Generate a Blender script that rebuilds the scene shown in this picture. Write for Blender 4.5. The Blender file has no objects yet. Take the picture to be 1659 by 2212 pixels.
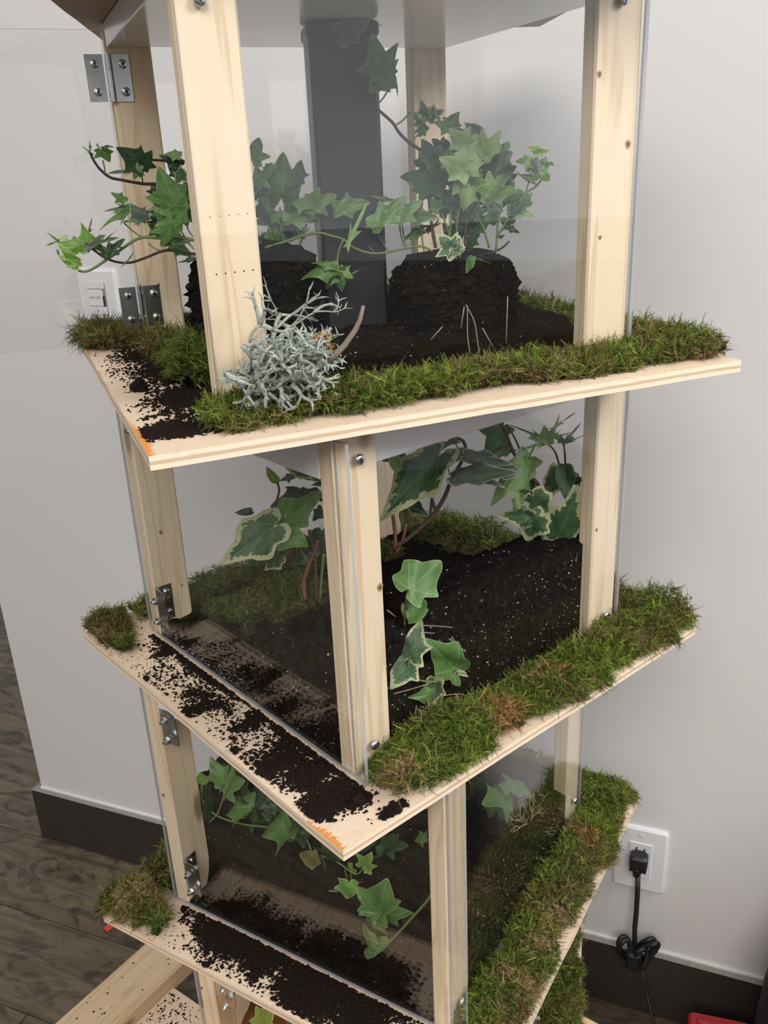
import bpy, math, random
import numpy as np
from mathutils import Matrix, Vector
S = bpy.context.scene
COL = S.collection
R = math.radians
# ------------------------------------------------------------------ camera
CAM_F = 1909.97; CAM_H = 1.3484
CAM_D = (0.0, 0.93108, -0.3648); CAM_R = (0.99891, -0.01706, -0.04355); CAM_U = (0.04677, 0.3644, 0.93007)
cam = bpy.data.cameras.new('camera'); cam.sensor_fit = 'VERTICAL'; cam.sensor_height = 24.0
cam.lens = CAM_F / 2212 * 24.0; cam.clip_start = .01
co = bpy.data.objects.new('camera', cam); COL.objects.link(co)
co.matrix_world = Matrix(((CAM_R[0], CAM_U[0], -CAM_D[0], 0), (CAM_R[1], CAM_U[1], -CAM_D[1], 0),
                          (CAM_R[2], CAM_U[2], -CAM_D[2], CAM_H), (0, 0, 0, 1)))
S.camera = co
# ------------------------------------------------------------------ light
S.view_settings.view_transform = 'Standard'; S.view_settings.look = 'None'
S.view_settings.exposure = 0.0; S.view_settings.gamma = 1.0; S.view_settings.use_curve_mapping = False
w = bpy.data.worlds.new('room_light'); S.world = w; w.use_nodes = True
bg = w.node_tree.nodes['Background']; bg.inputs[0].default_value = (.93, .95, 1.0, 1); bg.inputs[1].default_value = .44
def area(name, loc, target, sx, sy, energy, color):
    l = bpy.data.lights.new(name, 'AREA'); l.shape = 'RECTANGLE'; l.size = sx; l.size_y = sy
    l.energy = energy; l.color = color
    o = bpy.data.objects.new(name, l); COL.objects.link(o); o.location = loc
    o.rotation_euler = (Vector(target) - Vector(loc)).to_track_quat('-Z', 'Y').to_euler()
    return o
area('front_light', (-.35, -1.9, 2.95), (0, .75, .9), 2.0, 1.2, 76, (1.0, .955, .905))
area('side_window_light', (2.3, -.5, 2.75), (.25, .95, .9), 1.0, 1.0, 66, (.97, .98, 1.0))
area('far_window_light', (2.83, -2.1, 2.05), (0, .7, 1.55), 2.5, 2.0, 10, (.97, .98, 1.0))
try:
    S.cycles.transparent_max_bounces = 40; S.cycles.max_bounces = 10; S.cycles.caustics_reflective = False
    S.cycles.sample_clamp_indirect = 4.0
except Exception: pass
# ------------------------------------------------------------------ mesh helpers
class MB:
    def __init__(s): s.v = []; s.f = []; s.m = []; s.sm = []
    def add(s, vs, fs, m=0, smooth=False):
        n = len(s.v); s.v += [tuple(v) for v in vs]
        for f in fs: s.f.append(tuple(i + n for i in f)); s.m.append(m); s.sm.append(smooth)
    def box(s, a, b, m=0, ms=None):
        x0, y0, z0 = a; x1, y1, z1 = b
        vs = [(x0,y0,z0),(x1,y0,z0),(x1,y1,z0),(x0,y1,z0),(x0,y0,z1),(x1,y0,z1),(x1,y1,z1),(x0,y1,z1)]
        fs = [(3,2,1,0),(4,5,6,7),(0,1,5,4),(2,3,7,6),(1,2,6,5),(3,0,4,7)]   # -z +z -y +y +x -x
        n = len(s.v); s.v += vs
        for i, f in enumerate(fs): s.f.append(tuple(k + n for k in f)); s.m.append(ms[i] if ms else m); s.sm.append(False)
    def prism(s, poly, z0, z1, m=0, ms=0, smooth=False):
        n = len(poly)
        vs = [(x, y, z0) for x, y in poly] + [(x, y, z1) for x, y in poly]
        s.add(vs, [tuple(range(n - 1, -1, -1)), tuple(range(n, 2 * n))], m)
        b = len(s.v) - 2 * n
        for i in range(n):
            j = (i + 1) % n; s.f.append((b + i, b + j, b + n + j, b + n + i)); s.m.append(ms); s.sm.append(smooth)
    def cbox(s, a, b, c, m=0):      # box with chamfered edges
        x0, y0, z0 = a; x1, y1, z1 = b
        vs = []; 
        def ring(x0, y0, x1, y1, z): return [(x0+c,y0,z),(x1-c,y0,z),(x1,y0+c,z),(x1,y1-c,z),(x1-c,y1,z),(x0+c,y1,z),(x0,y1-c,z),(x0,y0+c,z)]
        h = c * .7
        rs = [ring(x0+h,y0+h,x1-h,y1-h,z0), ring(x0,y0,x1,y1,z0+c), ring(x0,y0,x1,y1,z1-c), ring(x0+h,y0+h,x1-h,y1-h,z1)]
        for r in rs: vs += r
        fs = [tuple(range(7, -1, -1)), tuple(range(24, 32))]
        for k in range(3):
            for i in range(8): fs.append((k*8+i, k*8+(i+1)%8, k*8+8+(i+1)%8, k*8+8+i))
        s.add(vs, fs, m)
    def tube(s, pts, r, n=6, m=0, cap=True, flat=1.0, up=(0, 0, 1)):
        P = [Vector(p) for p in pts]; k = len(P)
        rr = r if isinstance(r, (list, tuple)) else [r] * k
        u = Vector(up); vs = []
        for i in range(k):
            t = (P[min(i+1, k-1)] - P[max(i-1, 0)])
            if t.length < 1e-9: t = Vector((0, 0, 1))
            t.normalize()
            a = u - t * u.dot(t)
            if a.length < 1e-3: a = t.orthogonal()
            a.normalize(); b = t.cross(a); u = a
            for j in range(n):
                q = 2 * math.pi * j / n; vs.append(P[i] + (a * math.cos(q) * flat + b * math.sin(q)) * rr[i])
        fs = []
        for i in range(k - 1):
            for j in range(n): fs.append((i*n+j, i*n+(j+1)%n, (i+1)*n+(j+1)%n, (i+1)*n+j))
        if cap: fs += [tuple(range(n-1, -1, -1)), tuple(range((k-1)*n, k*n))]
        s.add(vs, fs, m, True)
    def cyl(s, p0, p1, r, n=12, m=0, r2=None):
        b = len(s.f); s.tube([p0, p1], [r, r if r2 is None else r2], n, m)
        for i in range(b, len(s.f)): s.sm[i] = False
    def build(s, name, mats, parent=None, loc=None):
        me = bpy.data.meshes.new(name); me.from_pydata(s.v, [], s.f)
        for mm in (mats if isinstance(mats, (list, tuple)) else [mats]): me.materials.append(mm)
        me.polygons.foreach_set('material_index', s.m); me.polygons.foreach_set('use_smooth', s.sm); me.update()
        return put(name, me, parent, loc)
def put(name, me, parent=None, loc=None):
    o = bpy.data.objects.new(name, me); COL.objects.link(o)
    if parent: o.parent = parent
    if loc: o.location = loc
    return o
def tag(o, label=None, cat=None, group=None, kind=None):
    if label: o['label'] = label
    if cat: o['category'] = cat
    if group: o['group'] = group
    if kind: o['kind'] = kind
    return o
def thing(name, label, cat, loc=(0, 0, 0), rz=0, group=None):
    o = bpy.data.objects.new(name, None); COL.objects.link(o); o.location = loc; o.rotation_euler = (0, 0, rz); o.empty_display_size = .02
    return tag(o, label, cat, group)
def npmesh(name, V, T, mats, col=None, smooth=True):
    V = np.asarray(V, np.float32).reshape(-1, 3); T = np.asarray(T, np.int32).reshape(-1, 3)
    me = bpy.data.meshes.new(name); me.vertices.add(len(V)); me.vertices.foreach_set('co', V.ravel())
    me.loops.add(T.size); me.loops.foreach_set('vertex_index', T.ravel())
    me.polygons.add(len(T)); me.polygons.foreach_set('loop_start', np.arange(0, T.size, 3, dtype=np.int32))
    try: me.polygons.foreach_set('loop_total', np.full(len(T), 3, np.int32))
    except Exception: pass
    me.polygons.foreach_set('use_smooth', np.full(len(T), smooth, bool))
    for mm in (mats if isinstance(mats, (list, tuple)) else [mats]): me.materials.append(mm)
    if col is not None:
        a = me.color_attributes.new('tint', 'FLOAT_COLOR', 'POINT')
        a.data.foreach_set('color', np.concatenate([np.asarray(col, np.float32), np.ones((len(V), 1), np.float32)], 1).ravel())
    me.update(); me.validate()
    return me
# ------------------------------------------------------------------ materials
class N:
    def __init__(s, name):
        s.mat = bpy.data.materials.new(name); s.mat.use_nodes = True; s.t = s.mat.node_tree
        s.p = s.t.nodes['Principled BSDF']; s.o = s.t.nodes['Material Output']
    def n(s, ty, **k):
        q = s.t.nodes.new(ty)
        for a, b in k.items(): setattr(q, a, b)
        return q
    def l(s, a, b): s.t.links.new(a, b)
    def val(s, x, sock):
        if isinstance(x, (int, float)): sock.default_value = x
        elif isinstance(x, tuple): sock.default_value = x if len(x) == 4 or sock.type == 'VECTOR' else x + (1,)
        else: s.l(x, sock)
    def math(s, op, a, b=0, clamp=False):
        q = s.n('ShaderNodeMath', operation=op); q.use_clamp = clamp; s.val(a, q.inputs[0]); s.val(b, q.inputs[1]); return q.outputs[0]
    def ramp(s, x, stops, interp='LINEAR'):
        q = s.n('ShaderNodeValToRGB'); r = q.color_ramp; r.interpolation = interp
        while len(r.elements) < len(stops): r.elements.new(.5)
        for e, (p, c) in zip(r.elements, stops): e.position = p; e.color = c + (1,) if len(c) == 3 else c
        s.val(x, q.inputs[0]); return q.outputs[0]
    def mix(s, f, a, b, ty='MIX'):
        q = s.n('ShaderNodeMix', data_type='RGBA', blend_type=ty); s.val(f, q.inputs[0]); s.val(a, q.inputs[6]); s.val(b, q.inputs[7]); return q.outputs[2]
    def coord(s, kind='Object', scale=(1, 1, 1), rot=(0, 0, 0), rnd=False):
        c = s.n('ShaderNodeTexCoord').outputs[kind]; m = s.n('ShaderNodeMapping'); m.inputs['Scale'].default_value = scale; m.inputs['Rotation'].default_value = rot
        if rnd:
            oi = s.n('ShaderNodeObjectInfo'); v = s.n('ShaderNodeVectorMath', operation='ADD'); s.l(c, v.inputs[0])
            q = s.n('ShaderNodeVectorMath', operation='SCALE'); q.inputs[0].default_value = (3.1, 1.7, 5.3); s.l(oi.outputs['Random'], q.inputs['Scale'])
            s.l(q.outputs[0], v.inputs[1]); c = v.outputs[0]
        s.l(c, m.inputs['Vector']); return m.outputs[0]
    def noise(s, vec, scale, detail=4, rough=.5, dist=0):
        q = s.n('ShaderNodeTexNoise'); s.l(vec, q.inputs['Vector']); q.inputs['Scale'].default_value = scale; q.inputs['Detail'].default_value = detail
        q.inputs['Roughness'].default_value = rough; q.inputs['Distortion'].default_value = dist; return q.outputs[0]
    def bump(s, h, strength=.3, dist=.002):
        q = s.n('ShaderNodeBump'); q.inputs['Strength'].default_value = strength; q.inputs['Distance'].default_value = dist; s.l(h, q.inputs['Height'])
        s.l(q.outputs[0], s.p.inputs['Normal'])
    def done(s, col=None, rough=.5, metal=0, spec=.5):
        if col is not None: s.val(col, s.p.inputs['Base Color'])
        s.val(rough, s.p.inputs['Roughness']); s.p.inputs['Metallic'].default_value = metal; s.p.inputs['Specular IOR Level'].default_value = spec
        return s.mat
def plain(name, col, rough=.5, metal=0, var=.08, scale=40, spec=.5):
    m = N(name); f = m.noise(m.coord(), scale, 3)
    c = m.mix(f, tuple(x * (1 - var) for x in col), tuple(min(1, x * (1 + var)) for x in col))
    return m.done(c, rough, metal, spec)
def wood(name, light, mid, dark, axis, knots=True):
    m = N(name)
    sc = [30, 30, 30]; sc[axis] = 1.6
    v = m.coord('Object', tuple(sc), rnd=True)
    a = m.noise(v, 1.0, 3, .5, .6)
    rings = m.math('FRACT', m.math('MULTIPLY', a, 7.0))
    line = m.ramp(rings, [(0, (0, 0, 0)), (.62, (.12,) * 3), (.9, (1, 1, 1)), (1, (0, 0, 0))])
    fine = [160, 160, 160]; fine[axis] = 5
    b = m.noise(m.coord('Object', tuple(fine), rnd=True), 1.0, 2)
    big = m.noise(m.coord('Object', (9, 9, 9), rnd=True), 1.0, 2)
    c = m.mix(big, light, mid)
    c = m.mix(m.math('MULTIPLY', line, .55), c, dark)
    c = m.mix(m.math('MULTIPLY', b, .22), c, mid)
    if knots:
        ks = [22, 22, 22]; ks[axis] = 9
        vo = m.n('ShaderNodeTexVoronoi'); m.l(m.coord('Object', tuple(ks), rnd=True), vo.inputs['Vector']); vo.inputs['Scale'].default_value = .62
        k = m.ramp(vo.outputs['Distance'], [(0, (1, 1, 1)), (.07, (.9,) * 3), (.13, (0, 0, 0))])
        c = m.mix(m.math('MULTIPLY', k, .75), c, (.20, .09, .035))
    m.bump(b, .12, .001)
    return m.done(c, .62, 0, .3)
PINE = wood('pine', (.88, .74, .54), (.80, .63, .43), (.56, .36, .18), 2)
PINE_SIDE = wood('pine_stand', (.72, .55, .36), (.62, .45, .27), (.42, .25, .12), 0)
def ply():
    m = N('birch_plywood')
    v = m.coord('Object', (4, 26, 26), rnd=True); a = m.noise(v, 1.0, 3, .5, 1.2)
    line = m.ramp(m.math('FRACT', m.math('MULTIPLY', a, 4)), [(0, (0, 0, 0)), (.7, (.1,) * 3), (.93, (1, 1, 1)), (1, (0, 0, 0))])
    c = m.mix(a, (.80, .64, .48), (.76, .58, .41)); c = m.mix(m.math('MULTIPLY', line, .16), c, (.60, .38, .20))
    sp = m.noise(m.coord('Object', (260, 260, 260)), 1.0, 2)
    c = m.mix(m.ramp(sp, [(.66, (0, 0, 0)), (.72, (.6,) * 3)]), c, (.35, .22, .13))
    # saw tear-out: orange slivers along the left edge
    xyz = m.n('ShaderNodeSeparateXYZ'); m.l(m.n('ShaderNodeTexCoord').outputs['Object'], xyz.inputs[0])
    edge = m.math('SUBTRACT', SHELF_HALF * -1 + .012, xyz.outputs[0])
    tn = m.noise(m.coord('Object', (30, 500, 30)), 1.0, 2, .6); tl = m.noise(m.coord('Object', (12, 12, 12)), 1.0, 1)
    t = m.math('SUBTRACT', m.math('ADD', m.math('MULTIPLY', tn, .016), m.math('MULTIPLY', tl, .034)), m.math('SUBTRACT', .0415, edge))
    c = m.mix(m.math('GREATER_THAN', t, .0), c, (.72, .28, .07))
    return m.done(c, .6, 0, .3)
def ply_edge():
    m = N('plywood_edge'); xyz = m.n('ShaderNodeSeparateXYZ'); m.l(m.n('ShaderNodeTexCoord').outputs['Object'], xyz.inputs[0])
    z = m.math('ADD', m.math('DIVIDE', xyz.outputs[2], .009), 1.0)
    nz = m.noise(m.coord('Object', (60, 60, 200)), 1.0, 3)
    z2 = m.math('ADD', z, m.math('MULTIPLY', m.math('SUBTRACT', nz, .5), .22))
    c = m.ramp(z2, [(0, (.80, .66, .50)), (.34, (.80, .66, .5)), (.40, (.56, .40, .26)), (.60, (.62, .46, .31)), (.66, (.84, .70, .54)), (1, (.80, .64, .47))])
    return m.done(c, .75, 0, .2)
SHELF_HALF = 0.2277; BOX = (0.1704, 0.1679, 0.0398, 0.0170, .0)
TIERS = {0: (-0.01395, 0.81423, 1.48762, 0.1, [(-0.2277, -0.2277), (0.2277, -0.2277), (0.2277, 0.2277), (-0.2277, 0.2277)]), 1: (-0.01573, 0.81869, 1.19412, 0.38063, [(-0.23099, -0.2492), (0.22928, -0.23748), (0.2277, 0.2277), (-0.23159, 0.20054)]), 2: (-0.01138, 0.81224, 0.90062, 0.70157, [(-0.22806, -0.22562), (0.2277, -0.2277), (0.2277, 0.2277), (-0.22658, 0.21947)]), 3: (-0.01475, 0.81176, 0.60712, 1.01519, [(-0.2277, -0.2277), (0.2277, -0.2277), (0.2277, 0.2277), (-0.22703, 0.22334)]), 4: (-0.01395, 0.81423, 0.31362, 1.32519, [(-0.2277, -0.2277), (0.2277, -0.2277), (0.2277, 0.2277), (-0.2277, 0.2277)])}
WALL_YAW = 0.39617; WALL_D = 1.15977
OUTLET = (-0.0731, 0.3116)
SWITCH = (-0.9541, 1.1563)
CORD = [(-0.00017, -0.021, -0.01777), (0.00151, -0.024, -0.05206), (0.00215, -0.028, -0.09106), (0.00209, -0.034, -0.11427), (0.00373, -0.038, -0.13413), (0.01516, -0.045, -0.16718), (0.02464, -0.055, -0.19782), (0.03499, -0.07, -0.22235), (0.04548, -0.09, -0.24243), (0.06548, -0.12, -0.30863), (0.10548, -0.21, -0.30863)]
CRATE = (0.43682, 0.98152, 0.0)
BAG = (0.61703, 0.86355, 0.0)
SCRAP = (-0.56853, 1.30613, 0.001)
STAND = (-0.0140, 0.8142, 0.9414, 0.3040)
SCREWS = {1: [(-0.1542, 0.2507), (0.1504, 0.2565)], 2: [(-0.1502, 0.2588), (-0.1509, 0.0219), (0.1544, 0.0198)], 3: [(-0.1523, 0.0223), (0.1519, 0.0283)]}
PIPE = (-0.0185, 0.8192, 1.1945, 0.1600, 0.2631)
CL1 = [(-0.1768, 0.0761, 0.012, 0.016, 1500, 0.0009), (-0.1642, -0.0151, 0.014, 0.03, 4200, 0.0012), (-0.1804, -0.1169, 0.012, 0.016, 2600, 0.0011), (-0.2114, -0.1975, 0.016, 0.008, 1500, 0.0009), (-0.2006, -0.2041, 0.012, 0.007, 1400, 0.001), (-0.1887, 0.0015, 0.02, 0.025, 700, 0.0007), (-0.19, 0.0726, 0.02, 0.02, 350, 0.0007), (-0.2086, -0.0679, 0.004, 0.004, 80, 0.0007), (-0.2185, -0.1242, 0.01, 0.01, 60, 0.0006)]
CL2 = [(-0.1751, 0.1203, 0.008, 0.012, 500, 0.001), (-0.1855, 0.1154, 0.007, 0.004, 160, 0.0011), (-0.1969, 0.0229, 0.009, 0.01, 420, 0.001), (-0.2101, 0.0044, 0.012, 0.005, 330, 0.0013), (-0.1943, -0.0093, 0.006, 0.006, 160, 0.001), (-0.1875, -0.048, 0.01, 0.005, 420, 0.0013), (-0.2048, -0.1119, 0.012, 0.008, 800, 0.0014), (-0.1977, -0.1432, 0.009, 0.009, 900, 0.0014), (-0.2125, -0.1777, 0.01, 0.007, 1000, 0.0015), (-0.189, -0.1763, 0.009, 0.01, 800, 0.0014), (-0.2123, -0.0961, 0.016, 0.02, 300, 0.001), (-0.2006, -0.035, 0.02, 0.03, 300, 0.0008), (-0.1832, -0.1075, 0.01, 0.02, 900, 0.0011), (-0.218, 0.0775, 0.015, 0.015, 120, 0.0007), (-0.1891, -0.1933, 0.006, 0.004, 150, 0.0012), (-0.1753, -0.2188, 0.006, 0.003, 300, 0.0012), (-0.2052, 0.0647, 0.01, 0.02, 220, 0.001)]
CL3 = [(-0.1806, 0.0949, 0.014, 0.012, 2600, 0.0012), (-0.1805, 0.0698, 0.014, 0.012, 2600, 0.0012), (-0.1805, 0.0335, 0.014, 0.01, 2600, 0.0012), (-0.1935, -0.0221, 0.016, 0.014, 3600, 0.0013), (-0.1933, -0.0438, 0.014, 0.014, 3600, 0.0013), (-0.193, -0.0859, 0.016, 0.012, 2600, 0.0012), (-0.2092, 0.0286, 0.004, 0.003, 120, 0.0012), (-0.2177, 0.0783, 0.004, 0.002, 40, 0.001), (-0.2232, 0.0826, 0.02, 0.02, 120, 0.0008), (-0.22, 0.0373, 0.02, 0.03, 150, 0.0007), (-0.1782, 0.1492, 0.003, 0.002, 60, 0.001)]
CLODS = [('upright dark lump of soil on the bare plywood left of the topmost tier', 1, -0.2109, -0.0736, 0.0062, 1, None), ('small round soil lump near the left edge of the second shelf', 2, -0.2222, 0.0817, 0.003, 10, None), ('tiny soil lump just below the left post of the second tier', 2, -0.1984, 0.0933, 0.0022, 11, None), ('left of two dark soil lumps beside each other halfway along the second shelf', 2, -0.1958, -0.025, 0.003, 12, None), ('right of two dark soil lumps beside each other halfway along the second shelf', 2, -0.1854, -0.0374, 0.0028, 13, None), ('dark soil lump alone by the splintered edge of the second shelf', 2, -0.2218, -0.0747, 0.0036, 14, None), ('largest soil lump near the front corner of the second shelf', 2, -0.1884, -0.1946, 0.005, 15, None), ('soil lump at the foot of the left post of the third tier', 3, -0.1789, 0.1505, 0.0028, 30, None), ('soil lump close to the edge of the third shelf above its hinge', 3, -0.2234, 0.0806, 0.0032, 31, None), ('larger soil lump on the third shelf, alone below the soil band', 3, -0.2083, 0.0293, 0.0042, 40, None)]

PLY = ply(); PLY_EDGE = ply_edge()
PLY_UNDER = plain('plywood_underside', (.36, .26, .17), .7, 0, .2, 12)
def clear(name, tint, f0, dust=0.0):
    m = N(name); t = m.t; t.nodes.remove(m.p)
    lw = m.n('ShaderNodeLayerWeight'); lw.inputs[0].default_value = .5
    p5 = m.math('POWER', lw.outputs['Facing'], 5.0)
    fac = m.math('ADD', m.math('MULTIPLY', p5, 1 - f0), f0, True)
    tr = m.n('ShaderNodeBsdfTransparent'); tr.inputs[0].default_value = tint + (1,)
    gl = m.n('ShaderNodeBsdfGlossy'); gl.inputs['Roughness'].default_value = .015; gl.inputs['Color'].default_value = (1, 1, 1, 1)
    mx = m.n('ShaderNodeMixShader'); m.l(fac, mx.inputs[0]); m.l(tr.outputs[0], mx.inputs[1]); m.l(gl.outputs[0], mx.inputs[2])
    m.l(mx.outputs[0], m.o.inputs[0]); return m.mat
ACRYLIC = clear('clear_acrylic', (.994, .996, .996), .04)
def acr_edge():
    m = N('acrylic_edge'); t = m.t; t.nodes.remove(m.p)
    tr = m.n('ShaderNodeBsdfTransparent'); tr.inputs[0].default_value = (.8, .83, .84, 1)
    df = m.n('ShaderNodeBsdfPrincipled'); df.inputs['Base Color'].default_value = (.40, .42, .44, 1); df.inputs['Roughness'].default_value = .25
    mx = m.n('ShaderNodeMixShader'); mx.inputs[0].default_value = .62; m.l(tr.outputs[0], mx.inputs[1]); m.l(df.outputs[0], mx.inputs[2])
    m.l(mx.outputs[0], m.o.inputs[0]); return m.mat
ACR_EDGE = acr_edge()
def metal():
    m = N('zinc_plated_steel'); f = m.noise(m.coord('Object', (90, 90, 30)), 1, 3)
    return m.done(m.ramp(f, [(.3, (.50, .53, .54)), (.7, (.72, .75, .76))]), .28, 1.0)
ZINC = metal(); DARK_HOLE = plain('dark_recess', (.02, .02, .02), .6)
WHITE_FOAM = plain('white_board', (.90, .89, .90), .15, 0, .01, 60)
WALL = None
def wallmat():
    m = N('painted_wall'); f = m.noise(m.coord('Object', (1.2, 1.2, 1.2)), 1, 3); g = m.noise(m.coord('Object', (320, 320, 320)), 1, 2)
    m.bump(g, .06, .0006)
    return m.done(m.mix(f, (.700, .680, .668), (.735, .715, .704)), .55, 0, .3)
WALL = wallmat()
BASEB = plain('dark_brown_vinyl', (.040, .032, .027), .42, 0, .15, 30)
BASE_TOP = plain('dusty_lit_baseboard_top', (.30, .28, .26), .8, 0, .25, 120)  # top face painted paler for its dust and the grazing light on it
CAULK = plain('white_caulk', (.78, .76, .74), .5)
def floormat():
    m = N('vinyl_plank'); v = m.coord('Object', (2.2, 22, 22), rnd=True); a = m.noise(v, 1.0, 7, .68, 1.2)
    b = m.noise(m.coord('Object', (9, 130, 130), rnd=True), 1.0, 4, .6); d = m.noise(m.coord('Object', (11, 20, 20), rnd=True), 1.0, 5, .62, 1.4)
    c = m.ramp(a, [(.28, (.034, .025, .016)), (.46, (.140, .105, .064)), (.60, (.21, .165, .106)), (.78, (.31, .25, .175))])
    c = m.mix(m.math('MULTIPLY', b, .5), c, (.085, .064, .043)); c = m.mix(m.ramp(d, [(.50, (0, 0, 0)), (.64, (.85,) * 3)]), c, (.040, .029, .019))
    m.bump(b, .15, .001); return m.done(c, .42, 0, .4)
FLOOR = floormat()
def soilmat(name='potting_soil', specks=True):
    m = N(name); v = m.coord('Object'); a = m.noise(v, 180, 5, .7); b = m.noise(v, 30, 4)
    c = m.ramp(a, [(.35, (.006, .005, .0045)), (.6, (.020, .0155, .0125)), (.78, (.045, .034, .026))])
    c = m.mix(m.math('MULTIPLY', b, .4), c, (.012, .009, .008))
    if specks:
        vo = m.n('ShaderNodeTexVoronoi'); m.l(v, vo.inputs['Vector']); vo.inputs['Scale'].default_value = 210
        k = m.ramp(vo.outputs['Distance'], [(.10, (1, 1, 1)), (.16, (0, 0, 0))]); pick = m.math('GREATER_THAN', m.noise(v, 90, 2), .60)
        c = m.mix(m.math('MULTIPLY', m.math('MULTIPLY', k, pick), .8), c, (.42, .40, .37))
    m.bump(a, .8, .004); return m.done(c, 1.0, 0, .0)
SOIL = soilmat(); CRUMB = plain('soil_crumb', (.014, .009, .007), .95, 0, .5, 300, .1)
PERLITE = plain('perlite', (.44, .42, .39), .9)
ROOT = plain('pale_root', (.30, .24, .18), .8, 0, .3, 200)
def tinted(name, rough=.75, trans=.18):
    m = N(name); at = m.n('ShaderNodeAttribute', attribute_name='tint')
    m.done(at.outputs['Color'], rough, 0, .25)
    tl = m.n('ShaderNodeBsdfTranslucent'); m.l(at.outputs['Color'], tl.inputs[0])
    mx = m.n('ShaderNodeMixShader'); mx.inputs[0].default_value = trans; m.l(m.p.outputs[0], mx.inputs[1]); m.l(tl.outputs[0], mx.inputs[2]); m.l(mx.outputs[0], m.o.inputs[0])
    return m.mat
MOSS = tinted('sheet_moss')
LICHEN = tinted('grey_lichen', .85, .08)
def leafmat(name, body, dark, vein, margin, m0, vw=.018, nz=.3):
    """body colour with pale veins and a margin that starts m0 of the way to the edge"""
    m = N(name); uv = m.n('ShaderNodeUVMap'); xyz = m.n('ShaderNodeSeparateXYZ'); m.l(uv.outputs[0], xyz.inputs[0])
    ax = m.math('ABSOLUTE', xyz.outputs[0]); y = xyz.outputs[1]
    vs = None
    for dx, dy in ((0, 1), (.81, .586), (.993, -.12)):
        d = m.math('ABSOLUTE', m.math('SUBTRACT', m.math('MULTIPLY', ax, dy), m.math('MULTIPLY', y, dx)))
        k = m.math('SUBTRACT', 1.0, m.math('DIVIDE', d, vw), True)
        vs = k if vs is None else m.math('MAXIMUM', vs, k)
    at = m.n('ShaderNodeAttribute', attribute_name='edge')
    oc = m.coord('UV', rnd=True); f = m.noise(oc, 5, 3); g = m.noise(oc, 14, 3)
    c = m.mix(m.ramp(f, [(.35, (0, 0, 0)), (.65, (1, 1, 1))]), body, dark)
    e = m.math('ADD', at.outputs['Fac'], m.math('MULTIPLY', m.math('SUBTRACT', g, .5), nz))
    c = m.mix(m.math('MULTIPLY', vs, .6), c, vein)
    c = m.mix(m.ramp(e, [(m0, (0, 0, 0)), (min(.999, m0 + .04), (1, 1, 1))]), c, margin)
    m.done(c, .42, 0, .4)
    tl = m.n('ShaderNodeBsdfTranslucent'); m.l(c, tl.inputs[0])
    mx = m.n('ShaderNodeMixShader'); mx.inputs[0].default_value = .22; m.l(m.p.outputs[0], mx.inputs[1]); m.l(tl.outputs[0], mx.inputs[2]); m.l(mx.outputs[0], m.o.inputs[0])
    return m.mat
LEAFM = {
 'g': leafmat('ivy_leaf_green', (0.131, 0.254, 0.062), (0.084, 0.185, 0.049), (0.308, 0.447, 0.185), (.30, .38, .20), .95, .016, .06),
 'd': leafmat('ivy_leaf_dark', (0.037, 0.088, 0.033), (0.022, 0.056, 0.022), (0.112, 0.175, 0.075), (.14, .20, .10), .96, .014, .05),
 'p': leafmat('ivy_leaf_pale', (0.273, 0.416, 0.159), (0.201, 0.331, 0.122), (0.402, 0.546, 0.259), (.34, .42, .22), .94, .016, .06),
 'b': leafmat('ivy_leaf_young', (0.196, 0.368, 0.063), (0.138, 0.287, 0.052), (0.345, 0.483, 0.161), (.48, .55, .26), .90, .018, .16),
 'v': leafmat('ivy_leaf_variegated', (0.072, 0.144, 0.050), (0.036, 0.090, 0.038), (0.180, 0.264, 0.120), (.46, .48, .27), .78, .016, .62),
 'c': leafmat('ivy_leaf_cream', (.50, .52, .32), (.42, .47, .26), (.30, .36, .18), (.56, .57, .38), .8, .02, .3),
 'o': leafmat('ivy_leaf_olive', (.17, .16, .045), (.10, .11, .03), (.20, .20, .08), (.22, .20, .08), .9, .02, .2),
 'k': leafmat('ivy_leaf_grey', (.13, .17, .13), (.09, .13, .10), (.22, .26, .2), (.36, .40, .30), .88, .016, .2),
}
STEM_M = {'w': plain('stem_brown', (.085, .048, .030), .7, 0, .3, 120), 'g': plain('stem_green', (.15, .20, .07), .6, 0, .2, 120),
          'r': plain('stem_pink', (.20, .085, .06), .6, 0, .25, 120), 'd': plain('stem_dark', (.035, .022, .016), .7, 0, .3, 120)}
# ------------------------------------------------------------------ the room
WN = Vector((math.sin(WALL_YAW), math.cos(WALL_YAW), 0)); WE = Vector((math.cos(WALL_YAW), -math.sin(WALL_YAW), 0))
WO = WN * WALL_D                                    # point of the wall plane below u = 0
def wallroot(name): # structure meshes share the wall's frame: x along the wall, y into the wall, z up
    return dict(loc=WO, rot=(0, 0, -WALL_YAW))
def wplace(o): o.location = WO; o.rotation_euler = (0, 0, -WALL_YAW); return o
b = MB(); b.box((-1.318, 0, 0), (2.6, .12, 2.8)); tag(wplace(b.build('wall_back', WALL)), kind='structure')
b = MB()
for (x0, x1, y0, y1) in ((-1.333, 2.6, -.015, 0), (-1.333, -1.318, 0, .12)):
    b.box((x0, y0, 0), (x1, y1, .128), ms=[0, 1, 0, 0, 0, 0])
bb = tag(wplace(b.build('baseboard_back', [BASEB, BASE_TOP])), kind='structure')
b = MB(); b.prism([(-1.318, -.004), (2.6, -.004), (2.6, 0), (-1.318, 0)], .128, .131); b.build('caulk_bead', CAULK, bb)
b = MB(); b.box((-9, -14, -.05), (12, 1.6, -.0035)); fl = tag(wplace(b.build('floor', FLOOR)), kind='structure')
pm = MB(); pm.cbox((0, 0, -.0034), (1.196, .1786, 0), .0009); plank_me = None
rnd = random.Random(5)
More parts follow.
